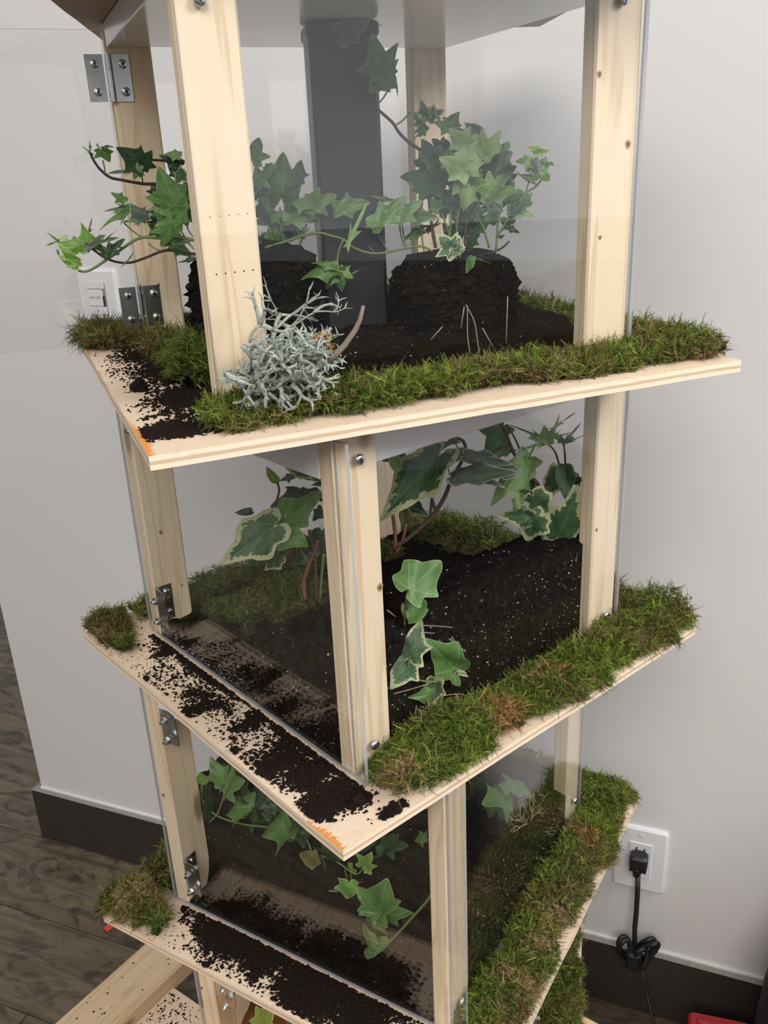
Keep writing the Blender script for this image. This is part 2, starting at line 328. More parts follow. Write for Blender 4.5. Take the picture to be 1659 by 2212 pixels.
for j in range(-9, 5):
    off = rnd.uniform(0, 1.2)
    for i in range(-3, 2):
        x = i * 1.2 + off - .4
        if j > 0 and x > -1.35 - .1: continue
        if plank_me is None: o = pm.build('plank', FLOOR, fl); plank_me = o.data
        else: o = put('plank', plank_me, fl)
        y = -.0156 - .18 + j * .18 if j <= 0 else -.0156 + (j - 1) * .18
        if j > 0: x -= .02
        o.location = (x, y, 0)
# ------------------------------------------------------------------ wall fittings
def on_wall(name, label, cat, u, z): return thing(name, label, cat, WO + WE * u + Vector((0, 0, z)), -WALL_YAW)
def rrect(wd, h, r, n=4):
    p = []
    for cx, cy, a0 in ((wd/2-r, h/2-r, 0), (-wd/2+r, h/2-r, 90), (-wd/2+r, -h/2+r, 180), (wd/2-r, -h/2+r, 270)):
        for i in range(n + 1): a = R(a0 + 90 * i / n); p.append((cx + r*math.cos(a), cy + r*math.sin(a)))
    return p
def slab(mb, wd, h, r, y0, y1, m=0, cx=0, cz=0, bev=0):
    """rounded rectangle in the wall plane standing out from y0 to y1 (y1 < y0)"""
    p = rrect(wd, h, r); n = len(p); q = rrect(wd - 2*bev, h - 2*bev, max(r - bev, .0005)) if bev else p
    rings = [[(x + cx, y0, z + cz) for x, z in p], [(x + cx, y1 + bev * .6, z + cz) for x, z in p], [(x + cx, y1, z + cz) for x, z in q]]
    vs = sum(rings, []); fs = [tuple(range(n - 1, -1, -1)), tuple(range(2 * n, 3 * n))]
    for k in range(2):
        for i in range(n): fs.append((k*n+i, k*n+(i+1)%n, (k+1)*n+(i+1)%n, (k+1)*n+i))
    fs = [tuple(reversed(f)) for f in fs]; mb.add(vs, fs, m)
PLASTIC = plain('white_plastic', (.80, .79, .80), .35, 0, .01); PLASTIC2 = plain('white_plastic_insert', (.74, .73, .75), .4, 0, .01)
PRINT = plain('grey_print', (.22, .21, .22), .6); BLACK = plain('black_rubber', (.012, .012, .013), .45, 0, .2, 60)
def text(s, size, parent, loc, mat, name='lettering'):
    c = bpy.data.curves.new(name, 'FONT'); c.body = s; c.size = size; c.align_x = 'CENTER'; c.align_y = 'CENTER'; c.extrude = .0001
    t = bpy.data.objects.new(name, c); COL.objects.link(t); bpy.context.view_layer.update()
    me = bpy.data.meshes.new_from_object(t.evaluated_get(bpy.context.evaluated_depsgraph_get())); bpy.data.objects.remove(t)
    me.materials.clear(); me.materials.append(mat); o = put(name, me, parent, loc); o.rotation_euler = (R(90), 0, 0); return o
sw = on_wall('dimmer_switch', 'white wall dimmer switch plate seen beyond the open acrylic door', 'light switch', SWITCH[0], SWITCH[1])
b = MB(); slab(b, .074, .120, .003, 0, -.007, bev=.003); b.build('wall_plate', PLASTIC, sw)
b = MB(); slab(b, .033, .078, .001, -.007, -.0085); kp = b.build('key_panel', plain('grey_key_gaps', (.30, .29, .30), .5), sw)
zz = .039
for h in (.0085, .0265, .0135, .0135, .0135):
    b = MB(); slab(b, .0305 if h < .02 else .026, h - .001, .0006, -.0085, -.0105, cx=0 if h < .02 else -.002, cz=zz - h/2, bev=.0005); bt = b.build('button', PLASTIC, sw); zz -= h
text('ON / OFF', .0052, sw, (-.003, -.0107, .0175), PRINT)
for z, d in ((-.0028, 1), (-.0163, -1)):
    b = MB(); b.add([(-.0018, -.0107, z - .0015*d), (.0018, -.0107, z - .0015*d), (0, -.0107, z + .0018*d)], [(0, 1, 2)]); b.build('arrow_mark', PRINT, sw)
b = MB(); b.box((.0122, -.0104, -.030), (.0142, -.0085, .020)); b.build('level_light_slot', DARK_HOLE, sw)
ou = on_wall('wall_outlet', 'white wall outlet plate low on the wall with a black plug in it', 'outlet', OUTLET[0], OUTLET[1])
b = MB(); slab(b, .079, .120, .006, 0, -.007, bev=.003); b.build('wall_plate', PLASTIC, ou)
b = MB(); slab(b, .034, .067, .001, -.007, -.0086, bev=.0006); b.build('socket_insert', PLASTIC2, ou)
b = MB()
for x, z, h in ((-.006, -.016, .007), (.006, -.016, .0055), (-.006, .022, .007), (.006, .022, .0055)): b.box((x - .0011, -.0090, z - h/2), (x + .0011, -.0086, z + h/2))
b.build('slots', DARK_HOLE, ou)['kind'] = 'stuff'
for z in (.048, -.048): b = MB(); b.cyl((0, -.007, z), (0, -.0078, z), .0033, 10); b.build('screw', PLASTIC2, ou)
pc = thing('power_cord', 'black power cord plugged into the outlet with its slack bundled in front of the baseboard', 'cord', WO + WE * OUTLET[0] + Vector((0, 0, OUTLET[1])), -WALL_YAW)
b = MB(); b.cbox((-.014, -.032, -.001), (.013, -.0092, .023), .004); b.prism([(-.013, -.031), (.012, -.031), (.012, -.012), (-.013, -.012)], -.004, .0)
b.tube([(-.001, -.021, 0), (-.002, -.021, -.010), (-.003, -.021, -.020)], [.011, .008, .0055], 8); b.build('plug', BLACK, pc)
wp = [tuple(p) for p in CORD]
c0 = Vector(wp[4]); b = MB(); b.tube(wp[:5] + [(c0.x + .002, c0.y, c0.z - .022)], .0042, 8); b.build('cord', BLACK, pc)
def loop(cx, cz, rx, rz, tilt, yo, r=.0045, turns=1.0):
    pts = []
    for i in range(25):
        a = 2 * math.pi * turns * i / 24; x = rx * math.cos(a); z = rz * math.sin(a)
        pts.append((c0.x + cx + x*math.cos(tilt) - z*math.sin(tilt), c0.y + yo + .004*math.sin(a*2), c0.z + cz + x*math.sin(tilt) + z*math.cos(tilt)))
    return pts
b = MB()
for a in ((-.014, -.022, .009, .022, .25, .0), (-.012, -.022, .010, .024, .1, -.008), (.020, -.014, .009, .027, -.55, -.004), (.017, -.018, .010, .025, -.35, .006), (.012, -.022, .009, .02, -.1, -.012)): b.tube(loop(*a), .0042, 7, cap=False)
b.build('bundled_loops', BLACK, pc)['kind'] = 'stuff'
b = MB(); b.cbox((c0.x - .011, c0.y - .018, c0.z - .052), (c0.x + .013, c0.y + .010, c0.z - .014), .005); b.build('cable_tie', BLACK, pc)
b = MB(); b.tube(wp[5:], .0024, 7); b.build('thin_cord', BLACK, pc)
RED = plain('red_plastic', (.42, .018, .022), .4, 0, .1); RED_D = plain('red_plastic_recess', (.16, .010, .012), .5)
cr = thing('red_crate', 'red ribbed plastic box on the floor by the dark baseboard', 'box', CRATE, -WALL_YAW + .1)
b = MB(); b.cbox((0, -.16, 0), (.085, 0, .10), .008); b.build('body', RED, cr)
b = MB(); b.cbox((-.004, -.166, .0995), (.089, .004, .112), .005); lid = b.build('lid', RED, cr)
for i in range(7): b = MB(); b.cbox((.008, -.018 - i*.021, .1119), (.074, -.010 - i*.021, .1158), .0015); b.build('rib', RED, lid)
bag = thing('dark_bag', 'dark lumpy bag at the right edge beside the red box, made taller to darken pane reflections', 'bag', BAG, -WALL_YAW)
def lumpy(rx, ry, h, seed, n=26, m=16, amp=.12, sq=.75, boxy=False):
    rg = np.random.default_rng(seed); ph = rg.uniform(0, 6.3, 12); V = []; F = []
    for j in range(m + 1):
        t = j / m; prof = (1 - t**7)**.4 * (.84 + .2*t - .12*t*t) if boxy else (1 - t**3)**.6 * (.85 + .15*math.sin(t*3))
        for i in range(n):
            a = 2*math.pi*i/n; q = 1 + amp*(math.sin(2*a+ph[0]+t*3)*.4 + math.sin(3*a+ph[1]-t*5)*.35 + math.sin(7*a+ph[2]+t*9)*.2 + math.sin(11*a+ph[3])*.12*math.sin(13*t+ph[4]))
            c, s_ = math.cos(a), math.sin(a); k = (abs(c)**3 + abs(s_)**3)**(-1/3) if sq else 1
            V.append((rx*prof*q*c*k, ry*prof*q*s_*k, h*t*(1 + .05*math.sin(3*a+ph[5])*t)))
    for j in range(m):
        for i in range(n): F.append((j*n+i, j*n+(i+1)%n, (j+1)*n+(i+1)%n, (j+1)*n+i))
    F.append(tuple(range(n-1, -1, -1))); F.append(tuple(range(m*n, m*n+n))); return V, F
b = MB(); v, f = lumpy(.12, .085, .50, 3); b.add(v, f, 0, True); b.build('bag_body', plain('dark_cloth', (.010, .011, .013), .8, 0, .3, 60), bag)  # bag stretched upward so the lower panes reflect a dark mass
b = MB(); b.tube([(-.04, 0, .50), (-.035, 0, .545), (0, 0, .56), (.035, 0, .545), (.04, 0, .50)], .005, 6); b.build('handle', BLACK, bag)
NAVY = plain('navy_laminate', (.010, .013, .026), .5, 0, .1)
cb = thing('added_navy_cabinet', 'unseen navy cabinet added along the wall to darken the reflections in the panes of the second tier', 'cabinet', WO + WE*1.12 - WN*.22, -WALL_YAW)  # unseen cabinet, added so the panes mirror something dark
b = MB(); b.cbox((-.52, -.19, .05), (.52, .19, .85), .003); b.build('body', NAVY, cb)
b = MB(); b.cbox((-.50, -.16, 0), (.50, .18, .0498), .002); b.build('plinth', BASEB, cb)
for s_ in (-1, 1):
    b = MB(); x0 = -.515 if s_ < 0 else .002; b.cbox((x0, -.2085, .06), (x0 + .513, -.1905, .845), .003); d_ = b.build('door', NAVY, cb)
    b = MB(); b.tube([(s_*.03, -.209, .45), (s_*.03, -.232, .455), (s_*.03, -.232, .595), (s_*.03, -.209, .60)], .005, 8); b.build('handle', ZINC, d_)
rs = MB(); rs.add([(-.006, -.004, .0), (.006, -.005, .0), (.007, .004, .003), (-.005, .005, .001), (-.006, -.004, .0012), (.006, -.005, .0012), (.007, .004, .0042), (-.005, .005, .0022)],
                  [(3,2,1,0),(4,5,6,7),(0,1,5,4),(1,2,6,5),(2,3,7,6),(3,0,4,7)])
o = rs.build('plastic_scrap', plain('red_scrap', (.75, .06, .05), .4)); o.location = SCRAP; o.rotation_euler = (0, 0, .9); o.scale = (1.3, 1.3, 1)
tag(o, 'tiny red plastic scrap on the floor below the plywood corner', 'scrap')
# ------------------------------------------------------------------ the stand at the bottom
st = thing('wooden_stand', 'low wooden stand of wide pine rails sprinkled with soil under the lowest tier', 'stand', (STAND[0], STAND[1], 0), STAND[2])
SZ, RT = STAND[3], .036
for (e0, e1, n0, n1) in ((-.50, .159, .322, .395), (.092, .159, -.264, .3214), (-.50, .0914, -.264, -.194), (-.50, -.43, -.1934, .3214)):
    mb = MB(); mb.cbox((e0, n0, SZ - RT), (e1, n1, SZ), .004); mb.build('rail', PINE_SIDE, st)
b = MB(); b.box((-.4294, -.1934, SZ - RT), (-.095, .3214, SZ - RT + .009)); b.build('floor_panel', PLY, st)
for x in (-.47, .128):
    for y in (-.23, .36):
        b = MB(); b.cbox((x - .022, y - .022, 0), (x + .022, y + .022, SZ - RT - .0003), .003); b.build('leg', PINE, st)
rg = np.random.default_rng(77)
P = np.concatenate([np.stack([rg.uniform(-.49, .15, 190), rg.uniform(.330, .388, 190), np.full(190, SZ)], 1), np.stack([rg.uniform(-.42, -.10, 1500), .318 - np.abs(rg.normal(0, .05, 1500)), np.full(1500, SZ - RT + .009)], 1)])
c_, s_ = math.cos(STAND[2]), math.sin(STAND[2]); DUSTP = np.stack([P[:, 0]*c_ - P[:, 1]*s_ + STAND[0], P[:, 0]*s_ + P[:, 1]*c_ + STAND[1], P[:, 2] + .0005], 1)
# ------------------------------------------------------------------ the tower of tiers
BX, BY, PA, PC, TH = BOX
STEP = .2935; PT = .009; GAP = .0006
def shelf_mesh(corners):
    b = MB(); rg = random.Random(len(COL.objects)); p = []
    for i in range(4):
        a = corners[i]; c = corners[(i+1) % 4]
        for j in range(10):
            t = j / 10; j2 = (rg.random() - .5)*.0014 if j else 0
            p.append((a[0] + (c[0]-a[0])*t + (j2 if i % 2 else 0), a[1] + (c[1]-a[1])*t + (0 if i % 2 else j2)))
    n = len(p); vs = [(x, y, -PT) for x, y in p] + [(x, y, 0) for x, y in p]
    b.add(vs, [tuple(range(n - 1, -1, -1))], 2); b.add(vs, [tuple(range(n, 2*n))], 0)
    b.add(vs, [(i, (i+1) % n, n + (i+1) % n, n + i) for i in range(n)], 1)
    return b
def screw_mb(mb, p, d, r=.0042, recess=True):
    p = Vector(p); d = Vector(d).normalized()
    mb.tube([p, p + d*.0008, p + d*.0020, p + d*.0026], [r, r, r*.86, r*.5], 12)
    if recess: mb.cyl(p + d*.0024, p + d*.0029, r*.42, 4, 1)
def screw(p, d, parent, r=.0042):
    mb = MB(); screw_mb(mb, p, d, r); return mb.build('screw', [ZINC, DARK_HOLE], parent)
def hinge(parent, z, open_):
    x = -BX; y = BY - PC; L = .0185; h = .0195; t = .0014
    mb = MB(); yb = y - t
    mb.box((x + .0032, yb, z - h), (x + L, y - .0002, z + h))                       # leaf on the post
    if open_: mb.box((x - L - .002, yb, z - h), (x - .0045, y - .0002, z + h))
    else: mb.box((x + .0002, y - L - .003, z - h), (x + t, y - .0045, z + h))
    bxp = (x - .0006, y - .0022) if open_ else (x + .0026, y - .0028)
    for i, (a, c) in enumerate(((-1, -.36), (-.34, .34), (.36, 1))): mb.cyl((bxp[0], bxp[1], z + h*a), (bxp[0], bxp[1], z + h*c), .0024, 10)
    mb.cyl((bxp[0], bxp[1], z + h), (bxp[0], bxp[1], z + h + .0015), .0019, 8)
    ho = mb.build('hinge', ZINC, parent)
    for dz in (-.0115, .0115):
        screw((x + .0125, yb, z + dz), (0, -1, 0), ho, .0040)
        if open_: screw((x - .0125, yb, z + dz), (0, -1, 0), ho, .0036)
        else:
            nb = MB(); nb.cyl((x - .0042, y - .013, z + dz), (x - .0072, y - .013, z + dz), .0042, 6); nb.cyl((x - .0072, y - .013, z + dz), (x - .0105, y - .013, z + dz), .0018, 8); nb.build('bolt', ZINC, ho)
    return ho
def pane(name, a, b_, parent, thin):
    mb = MB(); ms = [1]*6
    for i in ((0, 1), (2, 3), (4, 5))[{'z': 0, 'y': 1, 'x': 2}[thin]]: ms[i] = 0
    mb.box(a, b_, ms=ms); return mb.build(name, [ACRYLIC, ACR_EDGE], parent)
TIER = {}
KNOT = plain('knot_core', (.16, .075, .035), .7, 0, .3, 300); KNOT_RING = plain('knot_ring', (.52, .33, .17), .7, 0, .2, 200)
KNOTS = {1: [('y', .163, -BY, .161, .0028), ('y', .1412, -BY, .0946, .0016), ('y', .1345, -BY, .209, .0022), ('y', -.1516, BY - PC, .0537, .0014)],
         2: [('y', -.1345, -BY, .1533, .0030), ('y', .1355, -BY, .1171, .0018), ('y', -.154, BY - PC, .1125, .0022), ('y', -.139, BY - PC, .0477, .0012)],
         3: [('x', -BX, .1628, .1416, .0022)], 4: [('x', -BX, .1655, .2356, .0022)]}
def tier(k, label, open_, hinges, screws, board):
    cx, cy, z, th, corners = TIERS[k]
    t = thing('terrarium_tier', label, 'terrarium', (cx, cy, z), th); TIER[k] = t
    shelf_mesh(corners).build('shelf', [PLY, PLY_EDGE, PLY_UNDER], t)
    hp = STEP - PT - GAP
    for sx in (0, 1):
        for sy in (0, 1):
            x0 = BX - PA if sx else -BX; y0 = BY - PC if sy else -BY
            mb = MB(); mb.cbox((x0, y0, .0004), (x0 + PA, y0 + PC, hp), .0016); po = mb.build('post', PINE, t)
            if k == 1 and not sx and not sy:
                mb = MB()
                for i in range(5):
                    for z_ in (.128, .092): mb.cyl((x0 + .009 + i*.0062, y0 - .00012, z_ + i*.0002), (x0 + .009 + i*.0062, y0 + .001, z_ + i*.0002), .0006 if z_ < .1 else .0004, 6)
                mb.build('nail_holes', DARK_HOLE, po)['kind'] = 'stuff'
    mb = MB(); mb.cbox((-BX + .0005, -BY + PC + .0005, hp - board), (BX - .0005, BY - PC - .0005, hp), .0008); mb.build('ceiling_board', WHITE_FOAM, t)
    T = .003; g = .0003
    pane('front_pane', (-BX + (.0 if open_ else .0005), -BY - T - g, .0015), (BX + .0005, -BY - g, hp - .002), t, 'y')
    pane('right_pane', (BX + g, -BY - T - g + (.0032 if k == 9 else 0), .0015), (BX + T + g, BY + T, hp - .002), t, 'x')
    pane('back_pane', (-BX - .001, BY + g, .0015), (BX, BY + T + g, hp - .002), t, 'y')
    if open_: d = pane('door', (-BX - .3915, BY - PC, .003), (-BX - .0025, BY - PC + T, hp - .006), t, 'y')
    else: d = pane('door', (-BX - T - g, -BY - .0185, .0035), (-BX - g, BY, hp - .006), t, 'x')
    for z_ in hinges: hinge(t, z_, open_)
    for (fx, x, y_, z_, r_) in KNOTS.get(k, []):
        for rr_, mt_, o_ in ((r_, KNOT_RING, .0002), (r_*.55, KNOT, .0004)):
            mb = MB(); vs = []
            for i in range(12):
                a = 2*math.pi*i/12; du = rr_*math.cos(a)*(1 + .15*math.sin(3*a)); dz = rr_*1.25*math.sin(a)
                vs.append((x + du, y_ - o_, z_ + dz) if fx == 'y' else (x - o_, y_ + du, z_ + dz))
            mb.add(vs, [tuple(range(12)) if fx == 'y' else tuple(range(11, -1, -1))]); mb.build('knot', mt_, t)
    for x, z_ in screws: screw((x, -BY - T - g, z_), (0, -1, 0), t)
    return t
tier(1, 'topmost see-through tier of the stack, its acrylic door swung open', True, (.0345, .2385), SCREWS[1], .020)
tier(2, 'second tier from the top, with its acrylic door closed over large variegated leaves', False, (.036, .238), SCREWS[2], .040)
tier(3, 'third tier from the top, with dark ivy leaning behind its closed acrylic door', False, (.040, .233), SCREWS[3], .038)
tier(4, 'lowest tier of the stack, cut by the bottom of the photo', False, (.040, .233), [], .029)
cx, cy, z, th, corners = TIERS[0]
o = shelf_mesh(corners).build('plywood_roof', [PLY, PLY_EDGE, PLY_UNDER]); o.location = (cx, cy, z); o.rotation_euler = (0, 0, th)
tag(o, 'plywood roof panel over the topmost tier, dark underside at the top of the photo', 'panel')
pp = thing('black_pipe', 'black rectangular pipe standing inside the topmost tier behind the ivy', 'pipe', PIPE[:3], PIPE[3])
PIPE_M = plain('black_pvc', (.016, .017, .019), .45, 0, .2, 30)
mb = MB(); mb.cbox((-.028, -.022, 0), (.028, .022, PIPE[4]), .003); mb.build('tube', PIPE_M, pp)
mb = MB(); mb.cbox((-.0295, -.0235, PIPE[4] - .012), (.0295, .0235, PIPE[4] - .001), .002); mb.build('tape_band', BLACK, pp)
# ------------------------------------------------------------------ noise helper
class VN:
    def __init__(s, seed, f):
        r = np.random.default_rng(seed); s.k = r.normal(0, f, (10, 2)); s.p = r.uniform(0, 6.3, 10)
    def __call__(s, x, y): return sum(np.sin(x*a + y*b + p) for (a, b), p in zip(s.k, s.p)) / 4.5
def place_at(o, k):
    o.location = TIER[k].location; o.rotation_euler = TIER[k].rotation_euler; return o
# ------------------------------------------------------------------ soil
def soil_bed(k, H, label, seed, x0=None, yf=.001):
    xs = np.unique(np.concatenate([np.linspace(x0 if x0 is not None else -BX + .001, BX - .001, 60), [-BX + PA + .0006, BX - PA - .0006]]))
    ys = np.unique(np.concatenate([np.linspace(-BY + yf, BY - .001, 60), [-BY + PC + .0006, BY - PC - .0006]]))
    n1 = VN(seed, 160); n2 = VN(seed + 1, 420); b = MB(); idx = {}
    def h(x, y): return max(.0012, H(x, y) + .0028*n1(x, y) + .0014*n2(x, y))
    def inpost(x, y): return abs(x) > BX - PA and abs(y) > BY - PC
    def inpipe(x, y): return False
    V = []; F = []
    def vid(i, j, lo):
        q = (i, j, lo)
        if q not in idx: idx[q] = len(V); V.append((xs[i], ys[j], .0006 if lo else h(xs[i], ys[j])))
        return idx[q]
    nx, ny = len(xs) - 1, len(ys) - 1
    inc = [[not inpost((xs[i]+xs[i+1])/2, (ys[j]+ys[j+1])/2) for j in range(ny)] for i in range(nx)]
    for i in range(nx):
        for j in range(ny):
            if not inc[i][j]: continue
            F.append((vid(i,j,0), vid(i+1,j,0), vid(i+1,j+1,0), vid(i,j+1,0)))
            for di, dj, e0, e1 in ((-1,0,(0,1),(0,0)), (1,0,(1,0),(1,1)), (0,-1,(0,0),(1,0)), (0,1,(1,1),(0,1))):
                a, c = i + di, j + dj
                if not (0 <= a < nx and 0 <= c < ny and inc[a][c]):
                    F.append((vid(i+e0[0],j+e0[1],1), vid(i+e1[0],j+e1[1],1), vid(i+e1[0],j+e1[1],0), vid(i+e0[0],j+e0[1],0)))
    b.add(V, F, 0, True)
    o = b.build('soil_bed', SOIL); tag(place_at(o, k), label, 'soil', kind='stuff'); return o
def sstep(a, b_, x): t = min(1, max(0, (x - a)/(b_ - a))); return t*t*(3 - 2*t)
H1 = lambda x, y: .003 + .012*sstep(-.17, -.05, x)*sstep(-.19, -.02, y) + .007*sstep(-.17, -.10, x) - .008*sstep(.05, .17, y)
H2 = lambda x, y: .014 + .088*sstep(.06, -.14, y) + .010*sstep(.12, -.12, x)*sstep(.05, -.12, y)
H3 = lambda x, y: (.046 + .066*sstep(.05, -.08, x) + .012*sstep(.0, .12, y))*sstep(-.140, -.116, x) + .004
H4 = lambda x, y: .09
soil_bed(1, H1, 'black potting soil sloping over the floor of the topmost tier', 11)
soil_bed(2, H2, 'deep black potting soil filling the second tier from the top', 21, yf=.011)
soil_bed(3, H3, 'black potting soil filling the third tier from the top', 31)
soil_bed(4, H4, 'black potting soil in the lowest tier', 41)
OCT = np.array([(1,0,0),(-1,0,0),(0,1,0),(0,-1,0),(0,0,1),(0,0,-1)], np.float32)
OCT_F = np.array([(0,2,4),(2,1,4),(1,3,4),(3,0,4),(2,0,5),(1,2,5),(3,1,5),(0,3,5)])
def crumbs(pts, size, seed, flat=.7):
    rg = np.random.default_rng(seed); n = len(pts)
    v = OCT[None]*rg.uniform(.5, 1.3, (n, 6, 1))*size[:, None, None]*np.array([1, 1, flat])[None, None]
    a = rg.uniform(0, 6.3, n); c, s_ = np.cos(a), np.sin(a)
    x = v[..., 0]*c[:, None] - v[..., 1]*s_[:, None]; y = v[..., 0]*s_[:, None] + v[..., 1]*c[:, None]
    v = np.stack([x, y, v[..., 2]], -1) + pts[:, None, :]
    return v.reshape(-1, 3), (OCT_F[None] + 6*np.arange(n)[:, None, None]).reshape(-1, 3)
def scatter(k, clusters, band, label, seed):
    """spilled soil on a shelf: gaussian heaps (x, y, radius, count, grain) and a noisy band along the door"""
    rg = np.random.default_rng(seed); P = []; Sz = []
    for (x, y, sx, sy, n, g) in clusters:
        q = rg.normal(0, 1, (n, 2))*np.array([sx, sy]) + np.array([x, y]); P.append(q); Sz.append(np.abs(rg.normal(g, g*.5, n)) + .00025)
    nz = VN(seed + 1, 55); nz2 = VN(seed + 2, 170)
    for (y0, y1, x0, x1, n, thr, g) in band:
        q = np.stack([rg.uniform(x0, x1, n), rg.uniform(y0, y1, n)], 1); t = (q[:, 0] - x0)/(x1 - x0)
        keep = (nz(q[:, 0]*.8, q[:, 1]) + .6*nz2(q[:, 0], q[:, 1]) + t*2.0 - 1.0 + rg.normal(0, .12, n)) > thr; P.append(q[keep]); Sz.append(np.abs(rg.normal(g, g*.5, keep.sum())) + .00025)
    P = np.concatenate(P); Sz = np.concatenate(Sz); C = TIERS[k][4]
    x0, x1 = C[0][0] + .004, -BX - .0042; ok = (P[:, 1] > -SHELF_HALF + .004) & (P[:, 1] < SHELF_HALF - .004) & (P[:, 0] > x0)
    if k != 1: ok &= P[:, 0] < np.where(P[:, 1] > -BY - .02, x1, -BX + .02)
    else: ok &= (P[:, 0] < -BX + .02)&((np.abs(P[:,1]) < BY - PC - .001)|(P[:, 0] < -BX - .001))
    P = P[ok]; Sz = np.minimum(Sz[ok], .0030)
    V, T = crumbs(np.concatenate([P, (Sz*.35)[:, None]], 1), Sz, seed + 5)
    o = put('spilled_soil', npmesh('spilled_soil', V, T, CRUMB, smooth=False)); tag(place_at(o, k), label, 'soil', kind='stuff')
scatter(1, CL1, [(-.215, .20, -.226, -.150, 9000, .05, .0008)], 'black soil crumbs spilled on the bare left strip of the topmost shelf', 101)
scatter(2, CL2, [(-.20, .16, -.226, -.172, 8000, 1.38, .0009), (-.17, .16, -.182, -.172, 3500, -.6, .0009), (-.2, .2, -.232, -.172, 900, -9, .0005)], 'black soil crumbs scattered over the left strip of the second shelf from the top', 202)
scatter(3, CL3, [(-.20, .145, -.212, -.172, 14000, .22, .0009), (-.2, .2, -.232, -.172, 900, -9, .0005)], 'thick band of black soil along the closed door on the third shelf from the top', 303)
V, T = crumbs(DUSTP, np.abs(np.random.default_rng(3).normal(.0006, .0007, len(DUSTP))) + .0003, 8); tag(put('spilled_soil', npmesh('spilled_soil', V, T, CRUMB, smooth=False)), 'black soil crumbs sprinkled over the wooden stand below the stack', 'soil', kind='stuff')
def specks(k, n, seed, label):
    r = np.random.default_rng(seed); P = []; H = {1: H1, 2: H2, 3: H3}[k]
    for _ in range(n):
        if r.random() < .5: x, y = r.uniform(-BX + PA + .004, BX - PA - .004), -BY + (.0104 if k == 2 else .0006); z = r.uniform(.004, max(.006, H(x, y) - .003))
        elif r.random() < .5: x, y = -BX + (.0519 if k == 3 else .0006), r.uniform(-BY + PC + .004, BY - PC - .004); z = r.uniform(.004, max(.006, H(x, y) - .003))
        else: x, y = r.uniform(-BX + (.055 if k == 3 else .045), BX - .045), r.uniform(-BY + .02, BY - .02); z = H(x, y) + .0012
        P.append((x, y, z))
    P = np.array(P); sz = np.minimum(np.abs(r.normal(.00025, .00035, n)) + .00022, .0016)
    V, T = crumbs(P, sz, seed + 1, 1); o = put('perlite_specks', npmesh('perlite_specks', V, T, PERLITE, smooth=False)); tag(place_at(o, k), label, 'perlite', kind='stuff')
specks(1, 260, 51, 'white perlite specks in the soil of the topmost tier'); specks(2, 750, 52, 'white perlite specks in the deep soil of the second tier'); specks(3, 420, 53, 'white perlite specks in the soil of the third tier')
def clod(name, label, k, x, y, r, seed, group=None):
    rg = np.random.default_rng(seed); V = []; F = []; n, m = 12, 8; ph = rg.uniform(0, 6.3, 8)
    for j in range(m + 1):
        t = math.pi*j/m
        for i in range(n):
            a = 2*math.pi*i/n; q = r*(1 + .22*math.sin(2*a + ph[0] + 2*t) + .16*math.sin(5*a + ph[1])*math.sin(3*t + ph[2]) + rg.normal(0, .09))
            V.append((q*math.sin(t)*math.cos(a), q*math.sin(t)*math.sin(a), q*math.cos(t)*.85 + r*.72))
    for j in range(m):
        for i in range(n): F.append((j*n+i, (j+1)*n+i, (j+1)*n+(i+1)%n, j*n+(i+1)%n))
    b = MB(); b.add(V, F, 0, False); o = b.build(name, CRUMB)
    c, s_ = math.cos(TIER[k].rotation_euler.z), math.sin(TIER[k].rotation_euler.z); L = TIER[k].location
    o.location = (L.x + x*c - y*s_, L.y + x*s_ + y*c, L.z + .0003); return tag(o, label, 'soil clod', group)
for a in CLODS: clod('soil_clod', a[0], *a[1:])
# ------------------------------------------------------------------ moss
GREENS = np.array([(.200, .250, .034), (.125, .180, .026), (.075, .110, .018), (.300, .350, .065)]); BROWNS = np.array([(.20, .135, .055), (.13, .085, .036), (.32, .225, .105), (.18, .155, .05)])
def fronds(P, D, L, col, seed, K=6, wid=.00055, leaf=.0030):
    rg = np.random.default_rng(seed); n = len(P)
    D = D/np.linalg.norm(D, axis=1, keepdims=True); cv = rg.normal(0, 1, (n, 3)); cv -= D*(cv*D).sum(1, keepdims=True)
    side = np.cross(D, rg.normal(0, 1, (n, 3))); side /= np.linalg.norm(side, axis=1, keepdims=True) + 1e-9
    pos = P.copy(); V = np.zeros((n, 2*K + 2*(K-1), 3), np.float32); d = D.copy()
    bend = rg.uniform(.15, 1.0, (n, 1))
    for i in range(K):
        t = i/(K-1); ww = wid*(1 - .75*t)
        V[:, 2*i] = pos - side*ww; V[:, 2*i+1] = pos + side*ww
        if i < K-1:
            lf = leaf*(1 - .55*t)*rg.uniform(.6, 1.2, (n, 1)); upv = np.cross(side, d)
            V[:, 2*K+2*i] = pos + side*lf*.8 + d*lf*.75 + upv*lf*rg.uniform(-.3, .5, (n, 1)); V[:, 2*K+2*i+1] = pos - side*lf*.8 + d*lf*.75 + upv*lf*rg.uniform(-.3, .5, (n, 1))
        pos = pos + d*(L/(K-1))[:, None]; d = d + cv*bend; d /= np.linalg.norm(d, axis=1, keepdims=True)
    f = []
    for i in range(K-1): f += [(2*i, 2*i+1, 2*i+3), (2*i, 2*i+3, 2*i+2), (2*i, 2*i+1, 2*K+2*i), (2*i+1, 2*i, 2*K+2*i+1)]
    f = np.array(f); m = V.shape[1]
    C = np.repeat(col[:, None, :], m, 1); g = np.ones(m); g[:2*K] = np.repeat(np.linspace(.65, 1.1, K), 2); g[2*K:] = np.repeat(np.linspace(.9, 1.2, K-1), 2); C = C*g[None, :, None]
    return V.reshape(-1, 3), (f[None] + m*np.arange(n)[:, None, None]).reshape(-1, 3), C.reshape(-1, 3)
